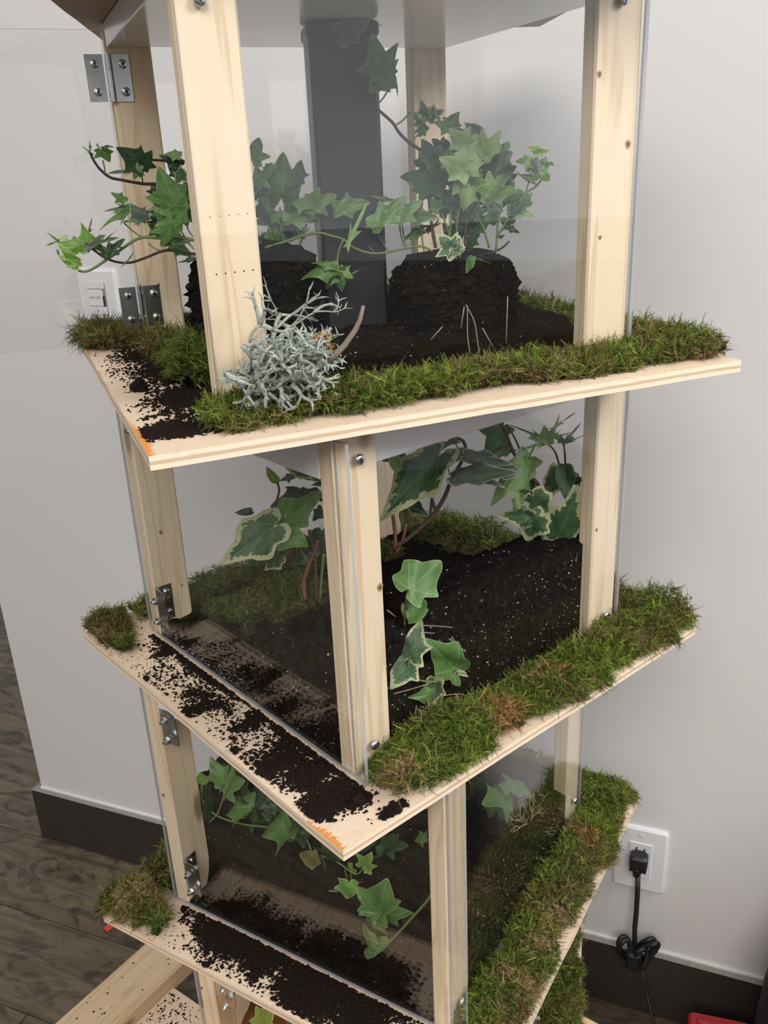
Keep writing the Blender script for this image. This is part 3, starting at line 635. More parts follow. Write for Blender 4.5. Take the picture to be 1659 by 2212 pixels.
def moss(k, label, rect, n, h, seed, brown=.3, tan=(), base=None, over=.006, rough=.016, length=.0112, dark=1.0, name='moss_patch', avoid=None):
    """a cushion of feather moss over rect (tier frame); base(x, y) is the ground height under it"""
    n = int(n*1.05); x0, x1, y0, y1 = rect; rg = np.random.default_rng(seed); nz = VN(seed, 45); ne = VN(seed + 1, 90); nc = VN(seed + 2, 38); nc2 = VN(seed + 3, 110); nh = VN(seed + 4, 150)
    def dist(x, y): return np.minimum(np.minimum(x - x0, x1 - x), np.minimum(y - y0, y1 - y))
    def height(x, y):
        d = np.clip((dist(x, y) + over)/.018, 0, 1); return h*np.sqrt(d)*np.clip(.85 + .42*nz(x, y) + .20*nh(x, y), .25, 1.6)
    gb = (lambda x, y: np.zeros_like(x)) if base is None else (lambda x, y: np.array([base(a, c) for a, c in zip(np.ravel(x), np.ravel(y))]).reshape(np.shape(x)))
    q = np.stack([rg.uniform(x0 - over, x1 + over, n*2), rg.uniform(y0 - over, y1 + over, n*2)], 1)
    ok = dist(q[:, 0], q[:, 1]) > -over + rough*(.5 + .5*ne(q[:, 0], q[:, 1]))
    if avoid is not None: ok &= ~avoid(q[:, 0], q[:, 1])
    q = q[ok][:n]; x, y = q[:, 0], q[:, 1]; n = len(q)
    hh = height(x, y); zz = gb(x, y) + hh*rg.uniform(.35, .95, n) + .001
    e = 1e-3; gx = (height(x+e, y) - height(x-e, y))/(2*e); gy = (height(x, y+e) - height(x, y-e))/(2*e)
    az = rg.uniform(0, 6.3, n); el = rg.normal(.05, .55, n)
    D = np.stack([np.cos(az)*np.cos(el) - gx*.7, np.sin(az)*np.cos(el) - gy*.7, np.sin(el) + .08], 1)
    flow = np.stack([nc(y, x), nc2(x, y), 0*x], 1); D += flow*.5
    L = length*rg.uniform(.55, 1.35, n); edge0 = np.clip(1 - (dist(x, y) + over)/.012, 0, 1)
    stray = rg.random(n) < .006; L[stray] *= 1.8; D[stray, 2] += .5
    low = (edge0 > .55) & (rg.random(n) < .35); D[low, 2] -= .9
    g = GREENS[np.clip((1.5 + 1.3*nc2(x, y) + rg.normal(0, .7, n)).astype(int), 0, 3)]
    bz = BROWNS[rg.integers(0, 4, n)]
    edge = np.clip(1 - (dist(x, y) + over)/.016, 0, 1)
    pb = np.clip(brown*.85 + .55*nc(x, y) - .08 + .26*edge, 0.02, .95); isb = rg.random(n) < pb
    col = np.where(isb[:, None], bz, g)
    for (tx, ty, r, tc) in tan:
        m_ = rg.random(n) < np.exp(-((x-tx)**2 + (y-ty)**2)/(r*r)); col[m_] = np.array(tc)*rg.uniform(.6, 1.25, (m_.sum(), 1))
    deep = np.clip((zz - gb(x, y))/(hh + 1e-4), 0, 1); col = col*rg.uniform(.75, 1.3, (n, 1))*dark
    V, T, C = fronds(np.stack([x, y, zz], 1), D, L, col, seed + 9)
    nxg, nyg = max(4, int((x1-x0)/.005)), max(4, int((y1-y0)/.005)); X, Y = np.meshgrid(np.linspace(x0, x1, nxg), np.linspace(y0, y1, nyg), indexing='ij')
    Z = gb(X, Y) + height(X, Y)*.55 + .0004; B = np.stack([X, Y, Z], -1).reshape(-1, 3); I = np.arange(nxg*nyg).reshape(nxg, nyg)
    okc = (dist((X[:-1,:-1]+X[1:,1:])/2, (Y[:-1,:-1]+Y[1:,1:])/2) > .001 + .008*np.clip(ne(X[:-1,:-1], Y[:-1,:-1]), 0, 1))
    if avoid is not None: okc &= ~avoid((X[:-1,:-1]+X[1:,1:])/2, (Y[:-1,:-1]+Y[1:,1:])/2)
    a, b_, c, d = I[:-1,:-1][okc], I[1:,:-1][okc], I[1:,1:][okc], I[:-1,1:][okc]
    BT = np.concatenate([np.stack([a, b_, c], 1), np.stack([a, c, d], 1)]); BC = np.tile(np.array([(.028, .026, .010)]), (len(B), 1))
    V = np.concatenate([V, B]); T = np.concatenate([T, BT + (len(V) - len(B))]); C = np.concatenate([C, BC])
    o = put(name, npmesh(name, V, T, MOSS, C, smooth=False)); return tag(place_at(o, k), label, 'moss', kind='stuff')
TAN = (.40, .27, .13); STRAW = (.42, .31, .12); OR = (.40, .22, .08)
S2 = SHELF_HALF
MOSS_LIST = [
 ((1, 'long mossy border along the front edge of the topmost shelf under the grey lichen', (-0.1904, 0.2317, -0.2237, -0.1729), 14000, 0.019, 1), dict(tan=[(-0.1120,-0.2769,0.0140,STRAW),(-0.1175,-0.2674,0.0100,STRAW),(-0.0572,-0.0680,0.0120,TAN),(-0.0698,-0.2579,0.0120,TAN),(0.0223,-0.1242,0.0080,OR),(-0.0720,-0.2701,0.0120,TAN),(0.0067,-0.3064,0.0200,BROWNS[0]),(-0.0235,-0.2588,0.0200,BROWNS[0])], brown=0.32)),
 ((1, 'moss cushion overhanging the right end of the topmost shelf', (0.1754, 0.2337, -0.2157, 0.2177), 9000, 0.02, 2), dict(tan=[(0.0490,-0.3198,0.0200,TAN),(0.1077,-0.2457,0.0200,BROWNS[0])], brown=0.3, over=0.01)),
 ((1, 'mossy border behind the back pane of the topmost tier', (-0.1704, 0.1704, 0.1729, 0.2277), 5000, 0.022, 3), dict(tan=[], brown=0.35)),
 ((1, 'loose brownish moss on the left back corner of the topmost shelf beside the lower hinge', (-0.2297, -0.1764, 0.1179, 0.2317), 3000, 0.013, 4), dict(tan=[], brown=0.75, over=0.01, length=0.016, dark=0.8)),
 ((1, 'dark green moss tuft in the open doorway of the topmost tier', (-0.1824, -0.1504, -0.105, 0.075), 4200, 0.036, 5), dict(tan=[], brown=0.12, dark=0.62, length=0.014, avoid=None)),
 ((2, 'thick mossy border along the front edge of the second shelf from the top', (-0.1724, 0.2277, -0.2247, -0.1729), 15000, 0.024, 6), dict(tan=[(-0.1589,-0.2101,0.0120,TAN),(-0.1553,-0.1982,0.0120,TAN),(-0.0445,-0.2233,0.0160,OR),(-0.0378,-0.2020,0.0140,OR),(0.0173,-0.1912,0.0080,STRAW),(0.0317,-0.2056,0.0080,OR),(-0.0938,-0.2427,0.0100,TAN),(-0.0655,-0.1548,0.0120,OR),(-0.0901,-0.1689,0.0100,TAN)], brown=0.22, over=0.008)),
 ((2, 'dark moss cushion on the right corner of the second shelf from the top', (0.1754, 0.2317, -0.2157, 0.2277), 9000, 0.036, 7), dict(tan=[(0.1404,-0.2536,0.0200,BROWNS[0]),(0.1340,-0.2231,0.0200,BROWNS[1])], brown=0.4, over=0.013, length=0.013)),
 ((2, 'mossy border behind the back pane of the second tier', (-0.1704, 0.1704, 0.1729, 0.2277), 5000, 0.024, 8), dict(tan=[], brown=0.35)),
 ((2, 'moss clump on the left corner of the second shelf from the top', (-0.2257, -0.1764, 0.1279, 0.2257), 3600, 0.026, 9), dict(tan=[(-0.2023,0.1865,0.0160,BROWNS[0]),(-0.2232,0.1799,0.0120,TAN)], brown=0.35, dark=0.8, over=0.006, avoid=lambda x, y: (x + 0.2277) + (0.2277 - y)*.35 > .052)),
 ((3, 'thick moss border along the front edge of the third shelf from the top', (-0.1704, 0.2277, -0.2237, -0.1729), 15000, 0.024, 10), dict(tan=[(-0.0482,-0.2083,0.0140,TAN),(-0.0143,-0.2101,0.0160,TAN),(0.1120,-0.1987,0.0140,OR),(-0.1022,-0.2203,0.0120,TAN),(-0.0414,-0.2441,0.0120,TAN),(-0.0985,-0.1952,0.0120,TAN)], brown=0.22, over=0.008)),
 ((3, 'moss cushion on the right corner of the third shelf from the top', (0.1754, 0.2277, -0.2157, 0.2227), 9000, 0.026, 11), dict(tan=[], brown=0.28, over=0.01)),
 ((3, 'mossy border behind the back pane of the third tier', (-0.1704, 0.1704, 0.1729, 0.2277), 5000, 0.026, 12), dict(tan=[], brown=0.3)),
 ((3, 'straw tipped moss clump on the left corner of the third shelf from the top', (-0.2237, -0.1764, 0.1379, 0.2277), 4200, 0.03, 13), dict(tan=[(-0.2009,0.1933,0.0180,STRAW),(-0.2127,0.1951,0.0180,STRAW),(-0.1960,0.1775,0.0160,STRAW)], brown=0.2, dark=0.85, avoid=lambda x, y: (x + 0.2277) + (0.2277 - y)*.45 > .060)),
 ((4, 'moss border on the right edge of the lowest shelf at the bottom of the photo', (0.0, 0.2277, -0.2247, -0.1729), 8000, 0.024, 14), dict(tan=[], brown=0.25, over=0.008)),
 ((2, 'olive moss over the soil at the left back of the second tier', (-0.1264, 0.01, 0.06, 0.1479), 3600, 0.012, 15), dict(tan=[], base=H2, brown=0.25, dark=0.75, name='moss_mat', over=0.001, length=0.011)),
 ((2, 'yellow green moss over the soil at the back of the second tier', (0.02, 0.1254, 0.09, 0.1479), 3000, 0.014, 16), dict(tan=[], base=H2, brown=0.3, dark=0.9, name='moss_mat', over=0.001, length=0.011)),
 ((3, 'dark moss over the soil at the right of the third tier', (0.03, 0.1254, -0.08, 0.1479), 4200, 0.012, 17), dict(tan=[], base=H3, brown=0.3, dark=0.55, name='moss_mat', over=0.001, length=0.011))]
for a in MOSS_LIST: moss(*a[0], **a[1])
# ------------------------------------------------------------------ ivy
def outline(shape, v):
    r = random.Random(hash((shape, v)) % 1000 if False else sum(map(ord, shape))*7 + v)
    if shape == 'i': P = [(0, 0), (.05, -.09), (.20, -.15), (.46, -.10), (.40, .08), (.40, .18), (.68, .40), (.48, .45), (.34, .51), (.22, .73), (0, 1.0)]
    elif shape == 'l': P = [(0, 0), (.08, -.05), (.26, -.10), (.20, .06), (.17, .14), (.46, .46), (.22, .36), (.13, .46), (.12, .72), (0, 1.0)]
    elif shape == 'h': P = [(0, 0), (.10, -.10), (.30, -.08), (.46, .10), (.49, .32), (.40, .52), (.22, .78), (.08, .92), (0, 1.0)]
    else: P = [(0, 0), (.08, -.13), (.28, -.15), (.47, -.02), (.44, .14), (.58, .36), (.42, .50), (.30, .62), (.16, .84), (0, 1.0)]
    j = lambda s_: [(x*(1 + r.uniform(-.12, .12)) if x else 0, y + (r.uniform(-.035, .035) if 0 < i < len(P) - 1 else 0)) for i, (x, y) in enumerate(P)]
    rt, lf = j(1), j(-1); full = rt + [(-x, y) for x, y in reversed(lf[1:-1])]
    out = []; n = len(full)
    for i in range(n):                 # round the run between points slightly (Catmull-Rom), tips stay sharp
        p0, p1, p2, p3 = (Vector(full[(i + q) % n]) for q in (-1, 0, 1, 2))
        for t in (0, .25, .5, .75):
            cr_ = .5*((2*p1) + (p2 - p0)*t + (2*p0 - 5*p1 + 4*p2 - p3)*t*t + (3*p1 - p0 - 3*p2 + p3)*t**3); li = p1.lerp(p2, t)
            q = li.lerp(cr_, .7); out.append((q.x, q.y))
    return out, r
LCACHE = {}
def leaf_me(shape, colr, v):
    key = (shape, colr, v)
    if key in LCACHE: return LCACHE[key]
    O, r = outline(shape, v); n = len(O); rings = (.28, .55, .80, .93, 1.0); c = (0, .22)
    fold, curl, tw, wav = r.uniform(.10, .34), r.uniform(-.10, .34), r.uniform(-.35, .35), r.uniform(.02, .06); ph = r.uniform(0, 6)
    def z(x, y): return fold*abs(x)*.8 - curl*max(0, y - .1)**2 + tw*x*y*.6 - .25*x*x + wav*math.sin(6*x + 5*y + ph)
    P2 = [c] + [(c[0] + (x - c[0])*t, c[1] + (y - c[1])*t) for t in rings for x, y in O]
    E = [0] + [t for t in rings for _ in O]
    F = [(0, 1 + i, 1 + (i+1) % n) for i in range(n)]
    for k in range(len(rings) - 1):
        for i in range(n): F.append((1 + k*n + i, 1 + (k+1)*n + i, 1 + (k+1)*n + (i+1) % n, 1 + k*n + (i+1) % n))
    me = bpy.data.meshes.new('leaf'); me.from_pydata([(x, y, z(x, y)) for x, y in P2], [], F); me.polygons.foreach_set('use_smooth', [True]*len(F))
    a = me.attributes.new('edge', 'FLOAT', 'POINT'); a.data.foreach_set('value', E)
    uv = me.uv_layers.new(name='UVMap'); vi = np.zeros(len(me.loops), np.int32); me.loops.foreach_get('vertex_index', vi)
    uv.data.foreach_set('uv', np.array(P2, np.float32)[vi].ravel()); me.materials.append(LEAFM[colr]); me.update(); LCACHE[key] = me; return me
LR = random.Random(77)
def plant(name, label, cat, base, leaves, stems, ball=None, roots=()):
    t = thing(name, label, cat, base); bo = Vector(base)
    for (sh, cl, B, a, nrm, wd) in leaves:
        a = Vector(a); y = a.normalized(); zv = Vector(nrm); zv = (zv - y*zv.dot(y)).normalized(); x = y.cross(zv); L = a.length
        M = Matrix(((x.x*L*wd, y.x*L, zv.x*L, B[0] - bo.x), (x.y*L*wd, y.y*L, zv.y*L, B[1] - bo.y), (x.z*L*wd, y.z*L, zv.z*L, B[2] - bo.z), (0, 0, 0, 1)))
        o = put('leaf', leaf_me(sh, cl, LR.randrange(4)), t); o.matrix_basis = M
    for (mt, r0, r1, pts) in stems:
        p = smooth([Vector(q) - bo for q in pts]); k = len(p); mb = MB(); mb.tube(p, [r0 + (r1 - r0)*i/(k-1) for i in range(k)], 6)
        mb.build('stem' if r0 > .0008 else 'petiole', STEM_M[mt], t)
    if ball:
        bx_, by_, bz_, rx, ry, h, sd = ball; sd = int(sd); mb = MB(); v, f = lumpy(rx, ry, h, sd, 44, 26, .16, False, True)
        rr = random.Random(sd); v = [(x*(1 + rr.uniform(-.10, .08)) + bx_ - bo.x, yy*(1 + rr.uniform(-.07, .07)) + by_ - bo.y, zz_ + bz_ - bo.z + rr.uniform(-.002, .002)) for x, yy, zz_ in v]
        mb.add(v, f, 0, False); rb = mb.build('root_ball', SOIL, t)
        rq = np.random.default_rng(sd); nn = 1400; aa = rq.uniform(0, 6.3, nn); tt = rq.uniform(.02, .97, nn); pr = (1 - tt**7)**.4*(.84 + .2*tt - .12*tt*tt)*1.02
        PP = np.stack([bx_ - bo.x + rx*pr*np.cos(aa), by_ - bo.y + ry*pr*np.sin(aa), bz_ - bo.z + h*tt], 1)
        V, T = crumbs(PP, np.abs(rq.normal(.0020, .0012, nn)) + .0005, sd, 1); cc = put('soil_crumbs', npmesh('soil_crumbs', V, T, [SOIL], smooth=False), rb); cc['kind'] = 'stuff'
    for pts in roots:
        mb = MB(); mb.tube(smooth([Vector(q) - bo for q in pts]), .0005, 4); mb.build('root', ROOT, t)
    return t
def smooth(P, m=4):
    if len(P) < 3: return P
    out = []
    for i in range(len(P) - 1):
        p0, p1, p2, p3 = P[max(i-1, 0)], P[i], P[i+1], P[min(i+2, len(P)-1)]
        for q in range(m):
            t = q/m; out.append(.5*((2*p1) + (p2 - p0)*t + (2*p0 - 5*p1 + 4*p2 - p3)*t*t + (3*p1 - p0 - 3*p2 + p3)*t**3))
    return out + [P[-1]]
PLANTS = [
('ivy_plant', 'small leaved ivy in the topmost tier trailing left out of the open door', 'plant', (-0.10328, 0.8, 1.20612),
 [('i','g',(-0.22122,0.8,1.37098),(0.00668,-0.00256,-0.00975),(0.49684,-0.69325,0.52207),1.3),
  ('l','d',(-0.22292,0.7976,1.37264),(0.01411,-0.00349,-0.00027),(-0.15682,-0.68922,0.70738),0.35),
  ('l','b',(-0.23007,0.8,1.37095),(0.0001,-0.00111,0.00771),(0.64332,-0.75654,-0.11739),0.5),
  ('l','g',(-0.23089,0.80693,1.36738),(-0.00809,0.00032,0.00721),(0.0757,-0.98885,0.12822),0.35),
  ('h','b',(-0.22495,0.80085,1.37401),(0.00216,-0.00052,0.00153),(-0.3876,-0.88789,0.24782),0.9),
  ('i','d',(-0.18723,0.79513,1.35632),(-0.01665,-0.00714,0.01653),(0.56462,-0.79389,0.22571),0.95),
  ('i','d',(-0.18834,0.79611,1.35637),(0.01083,-0.00362,0.01138),(0.09485,-0.91908,-0.38248),0.9),
  ('l','k',(-0.19406,0.80768,1.35452),(-0.02862,0.00139,-0.00212),(-0.0822,-0.81296,0.57648),0.42),
  ('i','g',(-0.1902,0.79285,1.35645),(-0.00578,-0.00224,-0.01004),(0.01399,-0.97767,0.20968),0.8),
  ('h','k',(-0.1934,0.80541,1.35533),(-0.00962,0.00073,0.00292),(0.1509,-0.7221,0.67513),0.8),
  ('i','p',(-0.15491,0.79027,1.36267),(-0.01258,-0.00057,0.00338),(0.16753,-0.863,0.47662),0.7),
  ('i','d',(-0.15724,0.80014,1.35626),(-0.01561,-0.00478,0.00847),(0.38347,-0.90209,0.19796),0.6),
  ('i','v',(-0.15321,0.79411,1.35071),(-0.00978,-0.00453,-0.01071),(-0.18823,-0.83125,0.52306),0.9),
  ('i','d',(-0.16212,0.80981,1.34721),(-0.00798,0.00098,0.00962),(0.26046,-0.91453,0.30951),0.7),
  ('i','g',(-0.16378,0.78532,1.32386),(-0.00549,-0.00624,0.03128),(0.44046,-0.8921,-0.10076),0.85),
  ('i','g',(-0.16345,0.78826,1.32415),(-0.02341,0.00256,0.00894),(0.08278,-0.8794,0.46884),0.6),
  ('i','g',(-0.16038,0.78727,1.32573),(0.00797,0.00161,0.0163),(0.34714,-0.9346,-0.07751),0.6),
  ('i','g',(-0.20845,0.80019,1.32993),(-0.00927,-0.00175,0.00809),(0.4266,-0.85137,0.30526),0.7),
  ('l','k',(-0.2042,0.7984,1.32512),(-0.0215,-0.00605,-0.00279),(0.24661,-0.95423,0.16919),0.42),
  ('l','g',(-0.20247,0.79613,1.32386),(-0.02977,-0.00953,-0.01765),(-0.0419,-0.84782,0.52862),0.42),
  ('i','k',(-0.19277,0.78936,1.31437),(-0.00653,-0.00503,0.01403),(0.58274,-0.81241,-0.0202),1.0),
  ('i','v',(-0.19367,0.79488,1.31411),(0.00963,-0.00106,0.00902),(-0.1671,-0.98396,0.06252),0.8),
  ('l','g',(-0.19492,0.79634,1.31409),(-0.01754,0.00245,-0.00108),(-0.14257,-0.98653,0.08017),0.5),
  ('i','g',(-0.16778,0.78828,1.31161),(-0.0133,-0.00262,0.013),(0.19154,-0.98148,-0.00176),0.9),
  ('i','g',(-0.16539,0.78436,1.31342),(-0.01398,-0.00078,-0.02203),(0.16809,-0.98314,-0.07202),0.6),
  ('i','g',(-0.1651,0.78827,1.31149),(0.01234,-0.00322,0.01483),(-0.00137,-0.97744,-0.21123),0.9),
  ('i','g',(-0.16577,0.78827,1.30639),(-0.02198,-0.00416,-4e-05),(0.16765,-0.8891,0.42591),0.5),
  ('i','v',(-0.18554,0.80945,1.31471),(-0.00901,-0.00309,-0.0038),(0.33928,-0.93977,-0.04145),0.9),
  ('i','d',(-0.17889,0.79366,1.3178),(-0.00764,0.00028,0.00374),(0.20104,-0.85657,0.47526),0.9),
  ('i','d',(-0.18139,0.8117,1.30826),(-0.00631,-0.00187,0.00478),(0.34439,-0.93453,0.08975),0.9),
  ('i','g',(-0.17636,0.79415,1.30389),(-0.0019,-0.00335,-0.01272),(0.21924,-0.951,0.21802),0.5),
  ('i','b',(-0.24164,0.78953,1.29587),(-0.00129,-3e-05,0.01919),(0.65043,-0.75837,0.04255),0.62),
  ('l','g',(-0.24641,0.81043,1.30153),(0.00519,0.00032,0.0169),(0.55423,-0.81792,-0.15439),0.22),
  ('i','b',(-0.24789,0.79714,1.29379),(-0.01946,-0.00725,0.00582),(0.38559,-0.90943,0.15574),0.62),
  ('l','g',(-0.26301,0.81061,1.28888),(-0.01967,0.00089,0.01845),(0.25099,-0.91647,0.31158),0.3),
  ('l','b',(-0.26897,0.81008,1.30168),(-0.01547,-0.00072,-0.00743),(-0.19161,-0.85544,0.48115),0.28),
  ('i','b',(-0.25559,0.79525,1.28282),(-0.01248,-0.00392,0.0154),(0.28097,-0.95957,-0.01668),0.5),
  ('i','b',(-0.2552,0.7962,1.27871),(-0.0145,-0.00219,0.01017),(0.18855,-0.98034,0.05818),0.55),
  ('h','c',(-0.2602,0.7973,1.30221),(-0.00832,0.00101,0.00117),(-0.07349,-0.95195,0.2973),0.8),
  ('l','k',(-0.2417,0.78877,1.2942),(0.0345,-0.01079,0.01214),(-0.41589,-0.74768,0.5177),0.34),
  ('l','g',(-0.24529,0.8065,1.2929),(0.02689,-0.0043,0.00796),(-0.27207,-0.84346,0.46319),0.42),
  ('i','d',(-0.22801,0.79073,1.28685),(0.01717,0.00298,0.01323),(-0.03894,-0.96271,0.26773),0.45),
  ('i','g',(-0.22944,0.79328,1.28801),(-0.00426,-0.00393,0.01186),(0.11996,-0.95455,-0.27285),0.5),
  ('l','g',(-0.21009,0.79234,1.28149),(0.00612,-0.00013,0.00722),(-0.3258,-0.90885,0.26047),0.4),
  ('l','g',(-0.21118,0.78939,1.28138),(-0.00519,-0.00075,-0.00543),(0.16498,-0.98607,-0.0213),0.4),
  ('i','k',(-0.24856,0.8114,1.29309),(0.01789,-0.00518,0.0098),(-0.32396,-0.94144,0.09355),0.5),
  ('l','d',(-0.15526,0.80643,1.27945),(-0.01822,-0.00279,-0.00475),(-0.09051,-0.66812,0.73853),0.42),
  ('l','k',(-0.15677,0.79948,1.29434),(-0.0134,-0.00319,-0.00222),(0.17362,-0.93794,0.3002),0.3),
  ('l','d',(-0.15267,0.78912,1.28228),(-0.01109,-0.00161,-0.00374),(0.10097,-0.98705,0.12465),0.4),
  ('i','g',(-0.09677,0.80156,1.35601),(0.0071,0.00291,0.01885),(-0.04553,-0.98453,0.16921),0.95),
  ('i','g',(-0.07538,0.80958,1.32625),(0.00629,-0.00083,0.0361),(0.2979,-0.95173,-0.07386),0.85),
  ('i','g',(-0.09845,0.80583,1.33682),(0.02053,-0.00261,0.01574),(-0.4182,-0.81011,0.41089),0.75),
  ('i','d',(-0.06973,0.79309,1.32519),(0.01436,0.00169,0.01327),(0.18325,-0.98033,-0.07334),0.75),
  ('i','g',(-0.08771,0.81013,1.34968),(0.00703,-0.00153,0.005),(-0.18863,-0.98142,-0.0351),0.6),
  ('i','g',(-0.05025,0.79003,1.31802),(-0.01718,0.00093,0.00714),(0.14508,-0.87418,0.46342),0.8),
  ('i','g',(-0.05025,0.79003,1.31802),(0.02291,0.0014,0.00934),(-0.05928,-0.9555,0.28898),0.7),
  ('i','g',(-0.0274,0.78003,1.31623),(0.02791,-0.00066,0.00434),(-0.05057,-0.98292,0.17697),0.6),
  ('i','g',(-0.05035,0.79202,1.31834),(0.00975,-0.00382,0.01497),(0.08727,-0.95008,-0.29954),0.8),
  ('l','p',(-0.02052,0.77011,1.28675),(0.0188,0.00487,0.03367),(0.20911,-0.97758,0.02472),0.3),
  ('i','g',(-0.03081,0.77018,1.26818),(-0.02922,-0.00925,-0.00204),(0.13381,-0.59659,0.79131),0.6),
  ('i','g',(-0.0287,0.77018,1.26809),(0.0016,0.00253,-0.01909),(-0.07285,-0.98791,-0.13684),0.7),
  ('i','p',(-0.02733,0.77018,1.26734),(0.01075,-0.00408,-0.00622),(-0.27115,-0.95004,0.15464),0.8),
  ('i','g',(-0.03143,0.77018,1.26958),(-0.01821,-0.00563,0.00751),(0.45662,-0.59887,0.65791),0.45),
  ('l','g',(-0.01687,0.77018,1.26452),(0.01057,-0.00021,0.00435),(-0.29143,-0.67709,0.67574),0.28),
  ('i','g',(-0.03027,0.77218,1.26657),(-0.01061,-0.00448,-0.01282),(-0.12694,-0.89912,0.4189),0.7),
  ('i','d',(-0.08322,0.80165,1.31055),(-0.01615,0.00046,0.01227),(0.41272,-0.71031,0.57019),0.9),
  ('i','g',(-0.08377,0.79329,1.31101),(0.01064,-0.00379,0.00376),(-0.28632,-0.94724,-0.14405),0.9),
  ('i','g',(-0.07071,0.78838,1.30866),(0.0283,0.00247,0.00064),(0.04802,-0.72595,0.68607),0.6),
  ('i','d',(-0.08604,0.80739,1.33356),(-0.01131,0.00061,0.00988),(0.40244,-0.76207,0.50724),0.9),
  ('i','g',(-0.07765,0.80121,1.29099),(-0.01844,0.00173,0.00696),(-0.04074,-0.98961,0.13792),0.7),
  ('i','g',(-0.08905,0.80408,1.29686),(0.01836,-0.00427,-0.01446),(-0.14774,-0.98367,0.10275),0.6),
  ('i','d',(-0.09672,0.80651,1.3109),(0.01549,-0.00199,0.00899),(-0.22287,-0.95971,0.17111),0.8),
  ('i','p',(-0.08135,0.78875,1.26851),(0.02038,-0.00672,0.00465),(-0.35659,-0.89458,0.26938),0.45),
  ('i','p',(-0.08382,0.79973,1.26888),(0.01113,0.00105,-0.00632),(0.22213,-0.94644,0.23433),0.6),
  ('i','g',(-0.06185,0.79137,1.29789),(0.01041,-0.00184,0.00375),(-0.18922,-0.981,0.04275),0.6),
  ('i','d',(-0.09549,0.80055,1.33145),(0.01481,-0.00491,0.00081),(-0.31645,-0.94787,0.03744),0.8),
  ('i','g',(-0.07228,0.80782,1.30974),(0.01705,-0.00577,0.00909),(-0.3787,-0.91651,0.12885),0.8),
  ('i','d',(-0.10004,0.79718,1.29507),(0.01369,0.00068,-0.00761),(0.30204,-0.82954,0.46971),0.7),
  ('i','d',(-0.08825,0.79365,1.32465),(-0.00566,-0.00192,-0.01717),(-0.40004,-0.8869,0.23103),0.8),
  ('i','d',(-0.04371,0.79031,1.31073),(-0.01343,-0.00437,0.00617),(0.42912,-0.8358,0.34249),0.7),
  ('i','d',(-0.18095,0.82295,1.29458),(0.0001,-0.00241,0.01343),(0.55173,-0.82022,-0.15111),1.012),
  ('i','g',(-0.17598,0.81824,1.29095),(0.01605,0.0002,-0.00999),(0.24329,-0.8954,0.37293),0.786),
  ('i','g',(-0.16478,0.82242,1.31389),(0.01624,-0.00082,0.01259),(-0.25417,-0.92939,0.26763),1.046),
  ('i','d',(-0.15876,0.81631,1.33176),(0.01912,-0.00464,0.01098),(-0.25301,-0.96695,0.03153),0.986),
  ('i','g',(-0.1621,0.82731,1.32222),(0.00028,-0.00276,0.01725),(0.27018,-0.95,-0.15654),0.937),
  ('i','g',(-0.1813,0.8148,1.30235),(-0.01404,-0.00401,0.01402),(0.12331,-0.9799,-0.15682),0.804),
  ('i','d',(-0.15278,0.8118,1.31707),(0.01506,0.00292,0.01301),(0.10395,-0.98938,0.10163),1.036),
  ('i','d',(-0.16656,0.82115,1.32145),(0.01298,0.00104,0.0074),(-0.14749,-0.91027,0.38686),0.894),
  ('i','d',(-0.16073,0.82395,1.32927),(0.00699,-0.00139,0.01663),(0.02814,-0.99506,-0.09516),0.843),
  ('i','g',(-0.18647,0.81317,1.31405),(0.00219,0.00139,0.01407),(0.13018,-0.98844,0.07767),0.881),
  ('i','d',(-0.18724,0.82869,1.33208),(-0.00128,0.00165,0.01175),(0.59821,-0.78199,0.17502),0.903),
  ('i','g',(-0.17614,0.81101,1.33209),(-0.00962,-0.00316,0.00935),(0.31443,-0.94928,0.00281),1.028),
  ('i','g',(-0.16161,0.80824,1.32531),(0.0133,-0.0039,0.01233),(-0.09784,-0.97432,-0.20282),1.038),
  ('i','d',(-0.17096,0.82353,1.29186),(-0.01524,-0.00051,0.01349),(0.51986,-0.64266,0.56279),0.943),
  ('i','k',(-0.06094,0.81335,1.33931),(0.00421,0.00125,0.01676),(-0.01216,-0.99693,0.07741),0.916),
  ('i','k',(-0.06987,0.81715,1.31522),(0.01363,-0.00256,0.00979),(-0.31647,-0.92775,0.19779),0.955),
  ('i','g',(-0.05422,0.81506,1.31479),(-0.01201,-0.00106,0.00767),(0.23476,-0.94246,0.23801),0.797),
  ('i','k',(-0.08116,0.81731,1.33482),(0.01468,-0.00495,0.01247),(-0.3198,-0.94749,0.00026),1.026),
  ('i','k',(-0.07484,0.82307,1.29969),(0.01905,-0.00723,0.01228),(-0.3591,-0.93327,0.00751),1.0),
  ('i','g',(-0.08458,0.82755,1.29014),(0.01021,-0.0062,0.0183),(-0.46444,-0.88468,-0.04047),0.938),
  ('i','g',(-0.08579,0.83023,1.31119),(-0.01479,-0.00444,-0.00681),(0.29839,-0.95411,-0.02547),0.893),
  ('i','d',(-0.10605,0.82511,1.32555),(-0.00996,-0.00541,-0.01491),(-0.30977,-0.80848,0.5004),0.851),
  ('i','g',(-0.07003,0.82949,1.34093),(-0.01643,0.00249,0.00934),(-0.18075,-0.9819,-0.05665),0.937),
  ('i','k',(-0.08359,0.82378,1.33527),(-0.00684,-0.00219,0.01287),(0.02569,-0.98768,-0.15436),1.045),
  ('i','d',(-0.08796,0.82534,1.32088),(0.00252,-0.00212,0.01625),(-0.28127,-0.95619,-0.08112),0.835),
  ('i','k',(-0.05381,0.81702,1.31658),(0.01759,-0.00078,0.00997),(-0.28186,-0.85758,0.43025),0.872),
